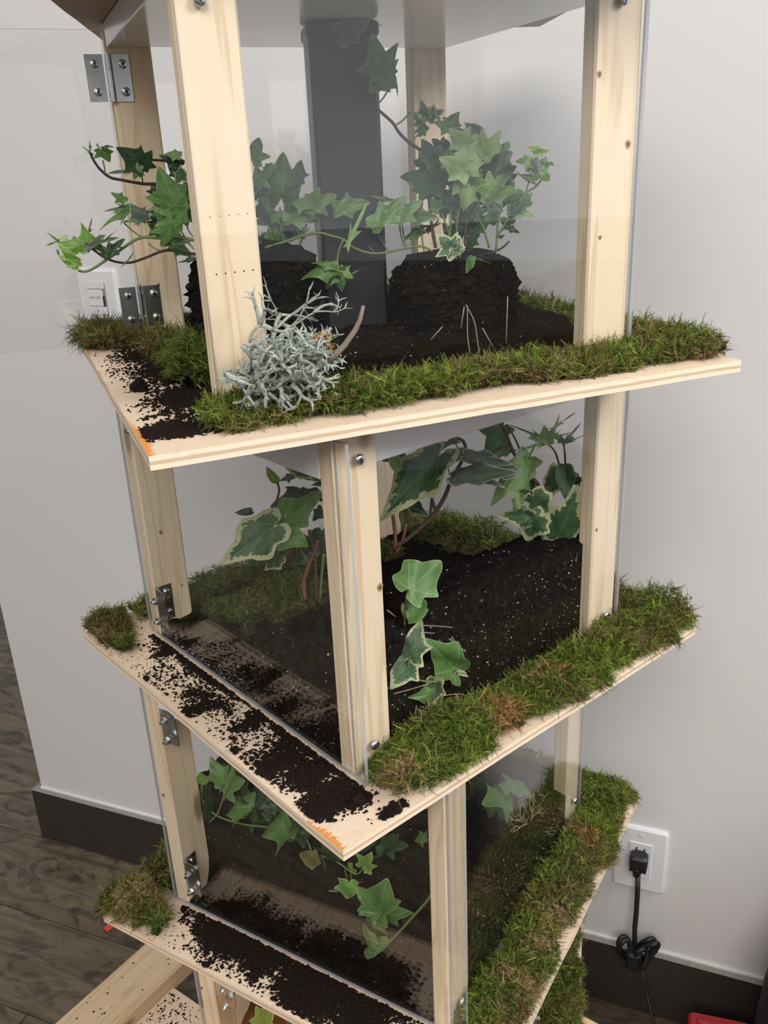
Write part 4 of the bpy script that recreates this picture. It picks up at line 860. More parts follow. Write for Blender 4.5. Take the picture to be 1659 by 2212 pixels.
  ('i','g',(-0.08423,0.81184,1.32195),(-0.00896,0.00273,0.01718),(-0.12682,-0.98775,0.09089),0.79),
  ('i','g',(-0.07035,0.82409,1.31223),(0.01941,-0.00745,0.01089),(-0.397,-0.91412,0.08231),0.9),
  ('i','d',(-0.0795,0.82979,1.31099),(-0.00237,-0.00591,-0.0183),(-0.25377,-0.91031,0.32702),0.845),
  ('i','g',(-0.07224,0.82293,1.29532),(-0.01226,-0.00052,0.00821),(0.34227,-0.81975,0.45919),0.812),
  ('i','g',(-0.0755,0.8308,1.35012),(-0.01898,-0.00024,-0.00814),(-0.25951,-0.73503,0.62641),0.765),
  ('i','d',(-0.0564,0.82746,1.30865),(0.01104,-0.003,0.01664),(-0.14406,-0.98616,-0.08212),0.781)],
 [('d',0.0013,0.0009099999999999999,[(-0.14722,0.8,1.28281),(-0.15629,0.8,1.28411),(-0.17062,0.8,1.28742),(-0.18166,0.8,1.28747),(-0.19614,0.8,1.28279),(-0.21147,0.8,1.27903),(-0.22503,0.8,1.28098),(-0.23519,0.8,1.28678),(-0.24331,0.8,1.29335)]),
  ('g',0.0014,0.00098,[(-0.14597,0.8,1.29338),(-0.16287,0.8,1.29765),(-0.18291,0.8,1.29855),(-0.19929,0.8,1.29929),(-0.21413,0.8,1.29203),(-0.23131,0.8,1.28216),(-0.24936,0.8,1.27357),(-0.2617,0.8,1.27727),(-0.27023,0.8,1.28659),(-0.27187,0.8,1.29287)]),
  ('d',0.0014,0.00098,[(-0.15519,0.8,1.33692),(-0.17792,0.8,1.34171),(-0.19034,0.8,1.34268),(-0.20771,0.8,1.34638),(-0.21716,0.8,1.34888),(-0.22422,0.8,1.35503),(-0.22846,0.8,1.36184),(-0.23091,0.8,1.36853)]),
  ('d',0.0013,0.0009099999999999999,[(-0.15867,0.8,1.3588),(-0.17183,0.8,1.3602),(-0.18016,0.8,1.36098)]),
  ('g',0.0007,0.0006,[(-0.22127,0.8,1.36235),(-0.22078,0.8,1.35637),(-0.22108,0.8,1.35239)]),
  ('g',0.0007,0.0006,[(-0.21111,0.8,1.31202),(-0.20437,0.8,1.30502),(-0.19826,0.8,1.30012)]),
  ('g',0.0007,0.0006,[(-0.19012,0.8,1.35354),(-0.19037,0.8,1.34712),(-0.19034,0.8,1.34268)]),
  ('g',0.0007,0.0006,[(-0.19263,0.8,1.29459),(-0.18841,0.8,1.29026),(-0.18252,0.8,1.28795)]),
  ('g',0.0007,0.0006,[(-0.16584,0.8,1.30304),(-0.16079,0.8,1.29519),(-0.15472,0.8,1.28936)]),
  ('g',0.0007,0.0006,[(-0.1585,0.8,1.31054),(-0.15659,0.8,1.30332),(-0.15365,0.8,1.29812)]),
  ('g',0.0007,0.0006,[(-0.2131,0.8,1.28044),(-0.21094,0.8,1.28239),(-0.2076,0.8,1.28642)]),
  ('g',0.0007,0.0006,[(-0.23069,0.8,1.29189),(-0.22959,0.8,1.2868),(-0.22737,0.8,1.28376)]),
  ('g',0.0007,0.0006,[(-0.22116,0.8,1.29411),(-0.21681,0.8,1.29198),(-0.21321,0.8,1.29199)]),
  ('g',0.0007,0.0006,[(-0.23981,0.8,1.2923),(-0.2362,0.8,1.28665),(-0.23117,0.8,1.28304)]),
  ('g',0.0007,0.0006,[(-0.16253,0.8,1.35649),(-0.16384,0.8,1.35139),(-0.16361,0.8,1.34821)]),
  ('g',0.0007,0.0006,[(-0.1646,0.8,1.3056),(-0.15884,0.8,1.29554),(-0.15402,0.8,1.28756)]),
  ('g',0.0013,0.0009099999999999999,[(-0.09079,0.78514,1.28732),(-0.07183,0.7851,1.29195),(-0.05874,0.78508,1.29546),(-0.04437,0.78506,1.29753),(-0.03321,0.78505,1.29431),(-0.02344,0.78505,1.29115),(-0.01529,0.78505,1.28393),(0.00303,0.78506,1.27828),(0.02752,0.78506,1.28131),(0.04188,0.78507,1.28273),(0.05179,0.78509,1.27815)]),
  ('g',0.0012,0.0008399999999999999,[(-0.02329,0.78006,1.29151),(-0.02812,0.78008,1.28219),(-0.03121,0.78012,1.26715)]),
  ('g',0.0007,0.0006,[(-0.05091,0.8,1.31737),(-0.04803,0.8,1.30537),(-0.04665,0.8,1.29663)]),
  ('g',0.0007,0.0006,[(-0.02812,0.8,1.315),(-0.02605,0.8,1.30164),(-0.0238,0.8,1.29145)]),
  ('g',0.0007,0.0006,[(-0.01192,0.8,1.29646),(-0.00467,0.8,1.28543),(0.00312,0.8,1.27765)]),
  ('g',0.0007,0.0006,[(-0.08448,0.8,1.31069),(-0.081,0.8,1.29996),(-0.07886,0.8,1.29253)]),
  ('g',0.0007,0.0006,[(-0.07181,0.8,1.30739),(-0.06754,0.8,1.29901),(-0.06424,0.8,1.29395)]),
  ('g',0.0007,0.0006,[(-0.03565,0.8,1.2878),(-0.03591,0.8,1.27702),(-0.03393,0.8,1.26943)]),
  ('g',0.0007,0.0006,[(-0.0313,0.8,1.28761),(-0.03247,0.8,1.27827),(-0.03521,0.8,1.27232)]),
  ('g',0.0007,0.0006,[(-0.07577,0.8,1.31167),(-0.07405,0.8,1.31473),(-0.07068,0.8,1.32095)]),
  ('g',0.0012,0.0008399999999999999,[(-0.08526,0.8,1.28584),(-0.08571,0.8,1.29699),(-0.09256,0.8,1.3165)]),
  ('g',0.0012,0.0008399999999999999,[(-0.0739,0.8,1.28253),(-0.07682,0.8,1.29936),(-0.07661,0.8,1.31851)]),
  ('g',0.0012,0.0008399999999999999,[(-0.06351,0.8,1.28486),(-0.0583,0.8,1.29577),(-0.05091,0.8,1.31737)]),
  ('g',0.0012,0.0008399999999999999,[(-0.09857,0.8,1.28364),(-0.10166,0.8,1.31145),(-0.10393,0.8,1.33184)])], (-0.10471, 0.8, 1.20012, 0.06, 0.052, 0.08928, 5.0), []),
('ivy_plant', 'upright ivy in the topmost tier growing from a black root ball beside the black pipe', 'plant', (0.07255, 0.8, 1.20612),
 [('i','g',(0.01445,0.78006,1.40818),(-0.00468,-0.00371,0.03675),(0.20104,-0.97687,-0.07289),0.72),
  ('i','g',(0.01193,0.78007,1.41129),(0.01483,-0.00564,0.02598),(-0.2823,-0.95819,-0.04679),0.6),
  ('l','g',(0.02416,0.79775,1.422),(0.00427,-0.00796,-0.0241),(-0.42798,-0.87802,0.21427),0.16),
  ('i','g',(0.00839,0.78009,1.42101),(0.01241,-0.00557,-0.01773),(0.08421,-0.93234,0.35165),0.8),
  ('i','k',(-0.01699,0.79516,1.44684),(0.02518,-0.00456,0.0101),(-0.09689,-0.97525,-0.19873),0.8),
  ('i','k',(-0.01863,0.81045,1.44939),(0.01195,-0.00014,-0.00535),(0.12256,-0.9467,0.2979),1.0),
  ('i','k',(-0.04007,0.80085,1.44611),(0.01203,-0.00397,0.00613),(-0.42863,-0.85698,0.28613),0.5),
  ('i','k',(-0.02371,0.8118,1.45579),(-0.00087,-0.00172,0.00637),(0.13188,-0.9616,-0.2407),0.7),
  ('l','d',(0.00984,0.7886,1.45019),(0.00726,-0.00212,0.00059),(-0.28697,-0.87349,0.39329),0.3),
  ('i','v',(0.05003,0.80455,1.384),(-0.00394,-0.0028,0.01417),(0.11177,-0.98034,-0.1626),0.75),
  ('i','v',(0.05605,0.81055,1.38531),(0.01073,0.0014,0.0041),(0.11052,-0.99259,0.05051),0.8),
  ('i','v',(0.05293,0.80723,1.38144),(0.00493,-0.00379,0.01294),(0.1813,-0.92309,-0.33918),0.7),
  ('i','g',(0.04831,0.80281,1.37569),(-0.0095,-0.00281,0.01301),(-0.17052,-0.92996,-0.32572),0.5),
  ('i','g',(0.04413,0.80474,1.37272),(0.00913,-0.00124,0.00342),(-0.14471,-0.98912,0.02663),0.7),
  ('i','v',(0.04721,0.81013,1.37146),(-0.00392,9e-05,0.01052),(-0.21109,-0.97493,-0.07042),0.7),
  ('i','g',(0.06866,0.79595,1.37393),(0.00732,-0.00079,0.01381),(-0.56086,-0.78862,0.25202),1.1),
  ('i','g',(0.06952,0.78993,1.37368),(-0.0146,-0.00421,0.00612),(0.38116,-0.87054,0.31126),0.7),
  ('h','k',(0.09423,0.78954,1.36753),(-0.01385,0.00116,0.0105),(-0.09435,-0.99543,-0.0149),0.7),
  ('l','d',(0.08253,0.79601,1.3727),(0.01265,-0.00448,0.00158),(-0.34568,-0.92911,0.13141),0.3),
  ('i','g',(0.0729,0.7972,1.37124),(0.01019,-0.00244,0.00076),(-0.24231,-0.94534,0.21821),0.7),
  ('i','p',(0.08025,0.77514,1.3602),(-0.01344,-0.00077,0.01328),(-0.10469,-0.98113,-0.16257),1.0),
  ('i','p',(0.08091,0.77017,1.34053),(-0.02305,-0.0013,0.01176),(0.04992,-0.99867,-0.0126),0.85),
  ('i','p',(0.08118,0.77017,1.34116),(0.00468,0.00042,0.01971),(-0.13361,-0.98962,0.053),1.0),
  ('i','p',(0.0958,0.78015,1.35137),(-0.00173,-0.00344,0.02103),(0.13657,-0.97936,-0.14903),0.7),
  ('i','p',(0.09649,0.78015,1.35198),(0.01362,0.0027,0.01945),(0.09896,-0.99272,0.0687),0.55),
  ('i','p',(0.07898,0.77613,1.35902),(0.01092,-0.00025,0.00955),(-0.16978,-0.97095,0.1686),0.9),
  ('i','d',(0.05832,0.79003,1.33223),(-0.03183,-0.00578,0.00736),(0.24972,-0.89061,0.38007),0.8),
  ('i','d',(0.05848,0.79202,1.33285),(-0.01218,0.00234,-0.01283),(0.01685,-0.98068,-0.19487),0.9),
  ('i','d',(0.0553,0.79167,1.3487),(-0.00933,-0.00137,0.01903),(0.40732,-0.90331,0.1346),0.95),
  ('i','d',(0.06384,0.79986,1.35945),(-0.00959,0.00079,0.00755),(-0.17655,-0.97661,-0.12275),0.9),
  ('i','d',(0.06724,0.80305,1.33762),(-0.01572,-0.00461,0.00996),(0.17578,-0.9694,-0.17137),0.9),
  ('i','g',(0.06868,0.80122,1.34815),(-0.01429,-0.00424,0.00582),(0.42252,-0.7719,0.47503),0.9),
  ('i','p',(0.08056,0.78011,1.3392),(-0.01146,-0.00162,-0.01638),(-0.0607,-0.98826,0.14023),0.8),
  ('i','p',(0.08339,0.77515,1.32814),(-0.00689,0.00233,-0.0184),(-0.4395,-0.89678,0.05123),0.85),
  ('i','b',(0.08799,0.7851,1.33297),(0.0107,-0.00373,-0.00302),(-0.31062,-0.94794,0.07017),0.8),
  ('i','g',(0.08734,0.79163,1.33554),(0.00813,-0.00272,0.00621),(-0.34583,-0.93732,0.0427),0.8),
  ('i','p',(0.08193,0.78011,1.33849),(-0.01412,-0.00286,-0.00194),(0.05144,-0.72192,0.69006),0.7),
  ('i','d',(0.10195,0.79478,1.34279),(0.02006,-0.00064,0.01142),(-0.07632,-0.99399,0.0785),0.95),
  ('i','b',(0.10071,0.78513,1.31825),(0.00089,-0.00186,0.02194),(0.09587,-0.99149,-0.08804),0.75),
  ('i','g',(0.10007,0.78018,1.31911),(0.02117,-0.00736,0.00788),(-0.4508,-0.68838,0.56825),0.8),
  ('i','d',(0.11569,0.80994,1.31399),(0.0169,-0.00612,0.00609),(-0.438,-0.79768,0.41455),0.7),
  ('i','d',(0.12171,0.80245,1.33855),(-0.01422,0.00179,0.00801),(-0.04678,-0.98938,0.13764),0.8),
  ('i','g',(0.10743,0.79287,1.33255),(0.01284,-0.00013,0.00212),(-0.02258,-0.99692,0.07514),0.9),
  ('i','g',(0.11965,0.80685,1.31532),(0.00339,-0.00556,0.01643),(-0.57183,-0.80566,-0.15465),0.8),
  ('i','k',(0.09991,0.79009,1.31677),(0.01585,-0.00017,-0.00887),(0.25685,-0.84153,0.47525),0.7),
  ('i','p',(0.10162,0.79219,1.35532),(0.00984,0.00016,0.01582),(-0.03096,-0.9991,0.02912),0.6),
  ('i','g',(0.13609,0.79008,1.34461),(-0.01298,-0.00385,0.00318),(0.35918,-0.72673,0.58554),1.0),
  ('i','g',(0.14112,0.79016,1.34174),(0.01134,0.00205,-0.01183),(0.1645,-0.98629,-0.01301),1.0),
  ('i','b',(0.14707,0.80059,1.35214),(-0.01449,-0.00475,0.00648),(0.37027,-0.9157,0.1562),0.5),
  ('i','b',(0.14767,0.79619,1.35272),(0.00508,-0.00147,0.00173),(-0.39614,-0.75435,0.52348),0.5),
  ('l','g',(0.15231,0.80454,1.34394),(0.01156,-0.00415,-0.00453),(-0.00058,-0.73848,0.67427),0.35),
  ('i','g',(0.14012,0.79147,1.3318),(-0.01264,0.00179,0.00521),(0.13426,-0.79034,0.59778),0.4),
  ('i','k',(0.13729,0.78818,1.33795),(0.00361,0.00176,0.01302),(-0.19171,-0.96418,0.18332),0.9),
  ('i','g',(0.12022,0.80032,1.30654),(0.02268,-0.0004,-0.00377),(0.09484,-0.75321,0.65091),0.6),
  ('i','d',(0.11836,0.80202,1.29397),(0.01101,-0.00074,-0.00566),(0.02643,-0.98318,0.18074),0.5),
  ('i','k',(0.12209,0.80241,1.29588),(-0.01166,-0.00423,0.00564),(0.23648,-0.94635,-0.22021),0.9),
  ('i','d',(0.1237,0.79461,1.30871),(0.0115,-0.00032,0.00362),(-0.06728,-0.98985,0.12519),0.8),
  ('i','d',(0.11179,0.8022,1.28507),(0.00452,0.00067,0.00258),(-0.26029,-0.72088,0.64232),0.7),
  ('i','v',(0.06709,0.74049,1.28067),(-0.01477,0.00281,0.0147),(0.07315,-0.96345,0.2577),0.9),
  ('i','v',(0.06709,0.74049,1.28067),(0.00844,-0.00101,0.00166),(-0.10655,-0.99229,-0.06333),0.9),
  ('i','v',(0.0671,0.74049,1.28132),(0.00439,0.00185,0.01197),(-0.08701,-0.97921,0.18322),0.8),
  ('i','v',(0.0671,0.74049,1.28132),(-0.00639,-0.00265,-0.00469),(-0.02294,-0.85651,0.51562),0.9),
  ('h','g',(0.08129,0.74064,1.27609),(-0.00509,0.00186,-0.01276),(-0.09195,-0.98996,-0.10738),0.55),
  ('l','g',(0.084,0.74067,1.27531),(0.01147,-0.00055,-0.00506),(0.07155,-0.96091,0.26745),0.18),
  ('i','g',(0.04465,0.80235,1.29516),(-0.01773,-3e-05,-0.00825),(-0.30644,-0.68531,0.66064),0.55),
  ('i','g',(0.03162,0.7919,1.30933),(0.02571,-0.0072,-0.0055),(-0.27451,-0.96129,-0.02376),0.6),
  ('l','d',(0.05825,0.80837,1.29905),(-0.02455,9e-05,-0.01361),(-0.19557,-0.91727,0.34694),0.38),
  ('l','d',(0.06785,0.8028,1.28993),(0.01994,-0.00456,0.00633),(-0.22273,-0.97488,-0.0007),0.35),
  ('i','g',(0.05874,0.79201,1.31149),(-0.00783,-0.00372,0.00985),(0.14197,-0.95812,-0.24869),0.9),
  ('i','d',(0.0713,0.80947,1.2865),(-0.00861,-0.00047,0.01302),(-0.09604,-0.99044,-0.09903),0.7),
  ('i','d',(0.08923,0.7986,1.28926),(-0.00716,0.00245,-0.01667),(-0.13901,-0.98659,-0.08552),0.6),
  ('i','d',(0.07235,0.8005,1.31324),(-0.01022,-0.00455,0.01005),(0.61066,-0.73809,0.28692),0.8),
  ('i','g',(0.07591,0.80898,1.30448),(-0.00863,-8e-05,0.00728),(-0.03893,-0.99761,-0.05703),0.6),
  ('i','g',(0.00413,0.78003,1.30243),(0.02797,0.00388,0.02252),(-0.18526,-0.90376,0.38588),0.5),
  ('i','g',(0.00442,0.78003,1.30269),(-0.00951,-0.00026,-0.00144),(-0.01438,-0.9624,0.27125),0.7),
  ('i','g',(0.02401,0.78004,1.30663),(-0.01121,-0.00047,0.00744),(0.39826,-0.73079,0.55437),0.8),
  ('i','g',(0.02402,0.78004,1.3069),(0.01917,-0.00311,0.01318),(-0.29229,-0.93419,0.20456),0.7),
  ('l','g',(0.01933,0.79625,1.3198),(-0.0183,-0.00621,0.00502),(0.31854,-0.94785,-0.011),0.4),
  ('i','d',(0.08989,0.82337,1.31345),(0.00232,-0.00303,0.01227),(-0.63938,-0.76586,-0.06827),0.797),
  ('i','g',(0.08097,0.8237,1.32231),(-0.00161,-0.00347,0.01788),(0.22252,-0.96065,-0.16624),1.015),
  ('i','g',(0.11417,0.83035,1.3519),(0.01009,-0.00205,0.01104),(-0.18081,-0.98337,-0.01708),0.903),
  ('i','g',(0.10803,0.82622,1.35243),(0.00451,0.00049,0.01293),(0.08253,-0.99654,0.00934),0.851),
  ('i','d',(0.07147,0.8241,1.36071),(-0.01064,0.00121,-0.01236),(0.01647,-0.99366,-0.11118),1.027),
  ('i','g',(0.08708,0.81923,1.33752),(0.00747,-0.00285,0.01341),(-0.5806,-0.79956,0.15367),0.973),
  ('i','d',(0.04547,0.83629,1.34525),(0.01488,0.00194,0.00912),(0.05177,-0.99071,0.12576),0.93),
  ('i','d',(0.06641,0.82051,1.31443),(0.0121,-0.00079,0.01568),(-0.46986,-0.82229,0.32106),0.973),
  ('i','g',(0.07311,0.81498,1.3471),(-0.01836,-0.00487,0.01068),(0.25169,-0.96777,-0.00835),0.841),
  ('i','g',(0.0746,0.82458,1.31602),(0.00162,0.00017,-0.01859),(-0.1889,-0.98167,-0.02523),0.95),
  ('i','d',(0.09052,0.8261,1.30209),(-0.01253,-0.00377,0.00907),(0.53532,-0.72085,0.44024),0.752),
  ('i','g',(0.06063,0.82944,1.33577),(-0.00659,1e-05,0.01157),(0.19855,-0.97339,0.11438),0.976),
  ('i','g',(0.08308,0.81944,1.32621),(0.01189,-0.00306,0.00577),(-0.35463,-0.90006,0.25325),0.984),
  ('i','d',(0.07647,0.83035,1.32868),(0.01521,-0.00279,0.01305),(-0.12475,-0.98999,-0.06606),1.004),
  ('i','d',(0.09776,0.83358,1.33988),(0.01182,-0.00291,-0.01205),(-0.04886,-0.98077,0.18898),1.009),
  ('i','g',(0.08572,0.83207,1.30507),(0.00796,-3e-05,-0.01423),(0.4016,-0.88745,0.22616),0.919),
  ('i','d',(0.06661,0.82922,1.33668),(-0.01746,-0.00084,-0.01006),(0.01724,-0.99844,0.05314),0.949),
  ('i','g',(0.10848,0.82899,1.35113),(-0.0117,-0.00471,0.00812),(0.26608,-0.94931,-0.16733),0.888),
  ('i','g',(0.09552,0.81501,1.30457),(-0.01264,-0.00246,0.01129),(0.31857,-0.93555,0.15248),0.908),
  ('i','d',(0.10145,0.83591,1.31174),(0.01481,-0.00517,0.01158),(-0.29172,-0.955,-0.05353),0.807),
  ('i','d',(0.08106,0.82827,1.32917),(-0.00989,0.00099,0.0133),(0.13884,-0.97466,0.17539),0.909),
  ('i','g',(0.05164,0.83264,1.32251),(-0.00576,-0.00215,0.01951),(-0.14569,-0.97774,-0.15097),0.978),
  ('i','d',(0.11165,0.83004,1.31423),(0.01143,-0.00244,0.01619),(-0.49574,-0.83924,0.22342),0.901),
  ('i','d',(0.08448,0.82547,1.34596),(0.00603,-0.00511,-0.01374),(0.16483,-0.89873,0.40634),1.016),
  ('i','g',(0.08583,0.82443,1.30805),(-0.01065,1e-05,0.01313),(-0.21719,-0.96023,-0.17545),0.866),
  ('i','d',(0.07978,0.82224,1.34232),(-0.01629,0.00063,-0.01149),(-0.43659,-0.68668,0.58126),0.76),
  ('i','d',(0.08621,0.81794,1.2989),(0.00944,-0.00116,0.01624),(-0.36925,-0.91729,0.14909),0.825),
  ('i','d',(0.08288,0.8215,1.29443),(0.01785,-0.00334,0.00838),(-0.2866,-0.92721,0.24111),1.028),
  ('i','d',(0.07022,0.82466,1.30896),(-0.00735,0.00117,0.0163),(-0.35175,-0.9316,-0.09156),0.796),
  ('i','d',(0.05719,0.81362,1.31117),(0.00725,0.00079,0.00971),(0.15906,-0.98651,-0.0386),0.872),
  ('i','g',(0.09309,0.82375,1.29209),(0.01369,-0.00348,0.00725),(-0.2787,-0.95809,0.06624),0.886),
  ('i','d',(0.05802,0.81747,1.31799),(0.01031,-0.00104,-0.01183),(0.33028,-0.87063,0.36457),0.827),
  ('i','d',(0.08352,0.82958,1.31098),(0.00893,-0.00499,-0.01408),(0.04036,-0.93358,0.3561),0.93),
  ('i','d',(0.06968,0.81377,1.31409),(-0.00106,0.00095,0.01292),(0.3029,-0.94835,0.09428),1.005),
  ('i','g',(0.06091,0.81644,1.30711),(0.00863,-0.00031,0.01587),(-0.06571,-0.99771,0.01626),0.907),
  ('i','d',(0.08456,0.82002,1.30748),(0.00153,-0.00109,0.01443),(0.1801,-0.97927,-0.09272),0.848),
  ('i','d',(0.07613,0.81625,1.29695),(0.0038,-0.00206,-0.01371),(0.28771,-0.93214,0.21985),1.02),
  ('i','d',(0.06142,0.8196,1.31033),(-0.00344,-0.00349,0.01424),(0.05719,-0.97276,-0.22465),0.792),
  ('i','d',(0.10268,0.81792,1.32847),(-0.01061,0.00164,0.00772),(-0.21028,-0.97414,-0.08261),0.845),
  ('i','g',(0.09799,0.82207,1.31776),(-0.01114,-0.00183,0.01185),(0.16946,-0.98551,0.00719),0.857),
  ('i','g',(0.10227,0.82817,1.32506),(-0.01208,0.00224,0.01136),(0.00527,-0.98009,0.19849),1.006),
  ('i','d',(0.11933,0.81403,1.33153),(-0.01023,-0.00196,-0.00929),(-0.16739,-0.9112,0.37641),0.966),
  ('i','g',(0.10708,0.82951,1.29884),(0.01038,-8e-05,0.01141),(0.03732,-0.99846,-0.04114),0.901),
  ('i','d',(0.12517,0.82578,1.33153),(-0.01412,-0.00391,0.00885),(0.15939,-0.97151,-0.17536),0.882),
  ('i','g',(0.13244,0.8137,1.30874),(-0.01005,-0.00289,-0.00928),(-0.35686,-0.70978,0.60735),0.791),
  ('i','g',(0.13634,0.8207,1.31),(-0.00642,0.00232,0.01483),(0.03547,-0.98491,0.16942),0.972)],
 [('g',0.0011,0.00077,[(0.10853,0.8,1.28537),(0.12309,0.8,1.30712),(0.13313,0.8,1.32044),(0.14317,0.8,1.32681),(0.15017,0.8,1.33732),(0.14989,0.8,1.34936)]),
  ('g',0.0007,0.0006,[(0.13793,0.8,1.33651),(0.13525,0.8,1.32689),(0.13313,0.8,1.32044)]),
  ('g',0.0007,0.0006,[(0.12566,0.8,1.33839),(0.13431,0.8,1.33134),(0.14316,0.8,1.32749)]),
  ('w',0.0015,0.00105,[(0.05576,0.8,1.27949),(0.05199,0.8,1.30462),(0.04894,0.8,1.35294),(0.0435,0.8,1.35969),(0.03526,0.8,1.36523),(0.02716,0.8,1.3733),(0.02189,0.8,1.38119),(0.00857,0.8,1.39314),(-0.00714,0.8,1.40878),(-0.02012,0.8,1.42041),(-0.03421,0.8,1.43316),(-0.04222,0.8,1.44908)]),
  ('w',0.0015,0.00105,[(0.08202,0.8,1.27831),(0.08219,0.8,1.2964),(0.08662,0.8,1.30718),(0.09388,0.8,1.32043),(0.09822,0.8,1.34291),(0.09545,0.8,1.36003)]),
  ('g',0.0011,0.00077,[(0.06745,0.8,1.28037),(0.06928,0.8,1.30385),(0.06811,0.8,1.32022)]),
  ('g',0.0011,0.00077,[(0.10831,0.8,1.27431),(0.10971,0.8,1.29517),(0.10894,0.8,1.31028)]),
  ('d',0.0011,0.00077,[(0.09367,0.8,1.27074),(0.11124,0.8,1.27559),(0.11996,0.8,1.28221)]),
  ('g',0.0011,0.00077,[(0.06159,0.8,1.27923),(0.06761,0.8,1.29013),(0.05936,0.8,1.31248)]),
  ('g',0.0011,0.00077,[(0.07472,0.8,1.27864),(0.07505,0.8,1.30359),(0.08253,0.8,1.33033)]),
  ('g',0.0011,0.00077,[(0.10246,0.8,1.27739),(0.09667,0.8,1.29575),(0.08808,0.8,1.30985)]),
  ('g',0.0007,0.0006,[(0.00722,0.8,1.42231),(0.00093,0.8,1.41652),(-0.00482,0.8,1.41362)]),
  ('g',0.0007,0.0006,[(0.02016,0.8,1.40638),(0.01481,0.8,1.3992),(0.01003,0.8,1.39496)]),
  ('g',0.0007,0.0006,[(0.0374,0.8,1.38813),(0.03056,0.8,1.38215),(0.02529,0.8,1.37913)]),
  ('g',0.0007,0.0006,[(-0.01582,0.8,1.4462),(-0.02244,0.8,1.43635),(-0.02973,0.8,1.42934)]),
  ('g',0.0007,0.0006,[(0.00423,0.8,1.30125),(0.00803,0.8,1.2887),(0.01415,0.8,1.27926)]),
  ('g',0.0007,0.0006,[(0.02463,0.8,1.30584),(0.02566,0.8,1.29242),(0.02812,0.8,1.28214)]),
  ('g',0.0007,0.0006,[(0.02674,0.8,1.30437),(0.02815,0.8,1.29127),(0.03028,0.8,1.28134)]),
  ('g',0.0007,0.0006,[(0.04319,0.8,1.29952),(0.0443,0.8,1.28672),(0.04547,0.8,1.27715)]),
  ('g',0.0007,0.0006,[(0.08404,0.8,1.34023),(0.09051,0.8,1.33071),(0.09532,0.8,1.32441)]),
  ('g',0.0007,0.0006,[(0.08535,0.8,1.32753),(0.08658,0.8,1.31778),(0.08953,0.8,1.31114)]),
  ('g',0.0007,0.0006,[(0.08687,0.8,1.33944),(0.09001,0.8,1.32973),(0.09389,0.8,1.32312)]),
  ('g',0.0007,0.0006,[(0.04972,0.8,1.38254),(0.04376,0.8,1.37553),(0.03965,0.8,1.37148)]),
  ('g',0.0007,0.0006,[(0.04816,0.8,1.37623),(0.04141,0.8,1.36922),(0.03526,0.8,1.36523)])], (0.07102, 0.8, 1.20012, 0.06, 0.052, 0.07488, 7.0), [[(0.06746, 0.67434, 1.24698), (0.06464, 0.67321, 1.23104)], [(0.07009, 0.67539, 1.24671), (0.06989, 0.67531, 1.22536), (0.07177, 0.67606, 1.21103)], [(0.06879, 0.67487, 1.24809), (0.0753, 0.67747, 1.23488), (0.07789, 0.67851, 1.2193), (0.07947, 0.67914, 1.20941)], [(0.08197, 0.68015, 1.22905), (0.09012, 0.68341, 1.21393)], [(0.10225, 0.68826, 1.25092), (0.10115, 0.68782, 1.21519)], [(0.05028, 0.66746, 1.23393), (0.04102, 0.66376, 1.225)]]),
('variegated_ivy', 'large leaved variegated ivy arching behind the front post of the second tier', 'plant', (-0.02009, 0.77, 0.98562),
 [('B','v',(-0.05383,0.76,1.09109),(-0.05386,0.00723,0.02359),(-0.07202,-0.98774,0.13848),0.42),
  ('h','b',(-0.09699,0.76348,1.08379),(-0.00737,-0.00494,0.0159),(0.00782,-0.9559,-0.2936),0.5),
  ('i','k',(-0.08181,0.77113,1.0859),(-0.01387,-0.00027,-0.00403),(-0.16749,-0.76071,0.62711),0.5),
  ('B','d',(-0.07378,0.77868,1.06026),(-0.03629,0.0022,-0.00619),(-0.12912,-0.88796,0.44143),0.62),
  ('h','d',(-0.0794,0.77873,1.06812),(-0.01133,-0.002,0.00581),(0.39572,-0.76439,0.50903),0.6),
  ('h','d',(-0.12421,0.77847,1.05043),(-0.01679,-0.00048,-0.00108),(0.0245,-0.9979,0.05992),0.45),
  ('B','v',(-0.09751,0.73238,1.05344),(-0.04646,-0.02616,-0.0233),(0.24561,-0.85047,0.46517),0.66),
  ('B','g',(-0.09758,0.7416,1.04828),(0.02677,-0.00237,-0.01973),(0.1775,-0.91941,0.35097),0.85),
  ('B','g',(-0.09497,0.74618,1.0486),(0.03838,0.005,0.02752),(-0.01992,-0.97843,0.20562),0.62),
  ('B','v',(-0.0997,0.74619,1.04883),(0.01226,-0.00117,0.01116),(-0.08362,-0.99642,-0.01261),0.7),
  ('B','d',(-0.09855,0.76912,1.0161),(-0.0334,-0.01115,-0.01093),(0.24896,-0.94657,0.20498),0.55),
  ('B','v',(-0.10097,0.77089,1.00557),(-0.01626,-0.00289,-0.01277),(-0.11964,-0.92457,0.36175),0.8),
  ('B','d',(-0.07265,0.77821,1.00282),(-0.02258,-0.00177,-0.00958),(-0.23779,-0.6859,0.68775),0.5),
  ('h','d',(-0.05855,0.76,1.0354),(-0.00651,-0.00259,-0.0251),(-0.10164,-0.98655,0.12803),0.75),
  ('B','d',(-0.05714,0.76041,1.056),(-0.0096,-0.00018,-0.01171),(-0.26276,-0.93704,0.23001),0.7),
  ('h','d',(-0.05521,0.75764,1.08195),(-0.00936,-0.00185,0.00021),(0.14739,-0.66053,0.73619),0.5),
  ('B','d',(-0.05854,0.77872,1.06139),(-0.01687,-0.00307,0.00953),(0.41725,-0.76346,0.49297),0.6),
  ('B','v',(-0.05758,0.77416,1.08457),(-0.01919,-0.00407,-0.00227),(0.02863,-0.58686,0.80918),0.5),
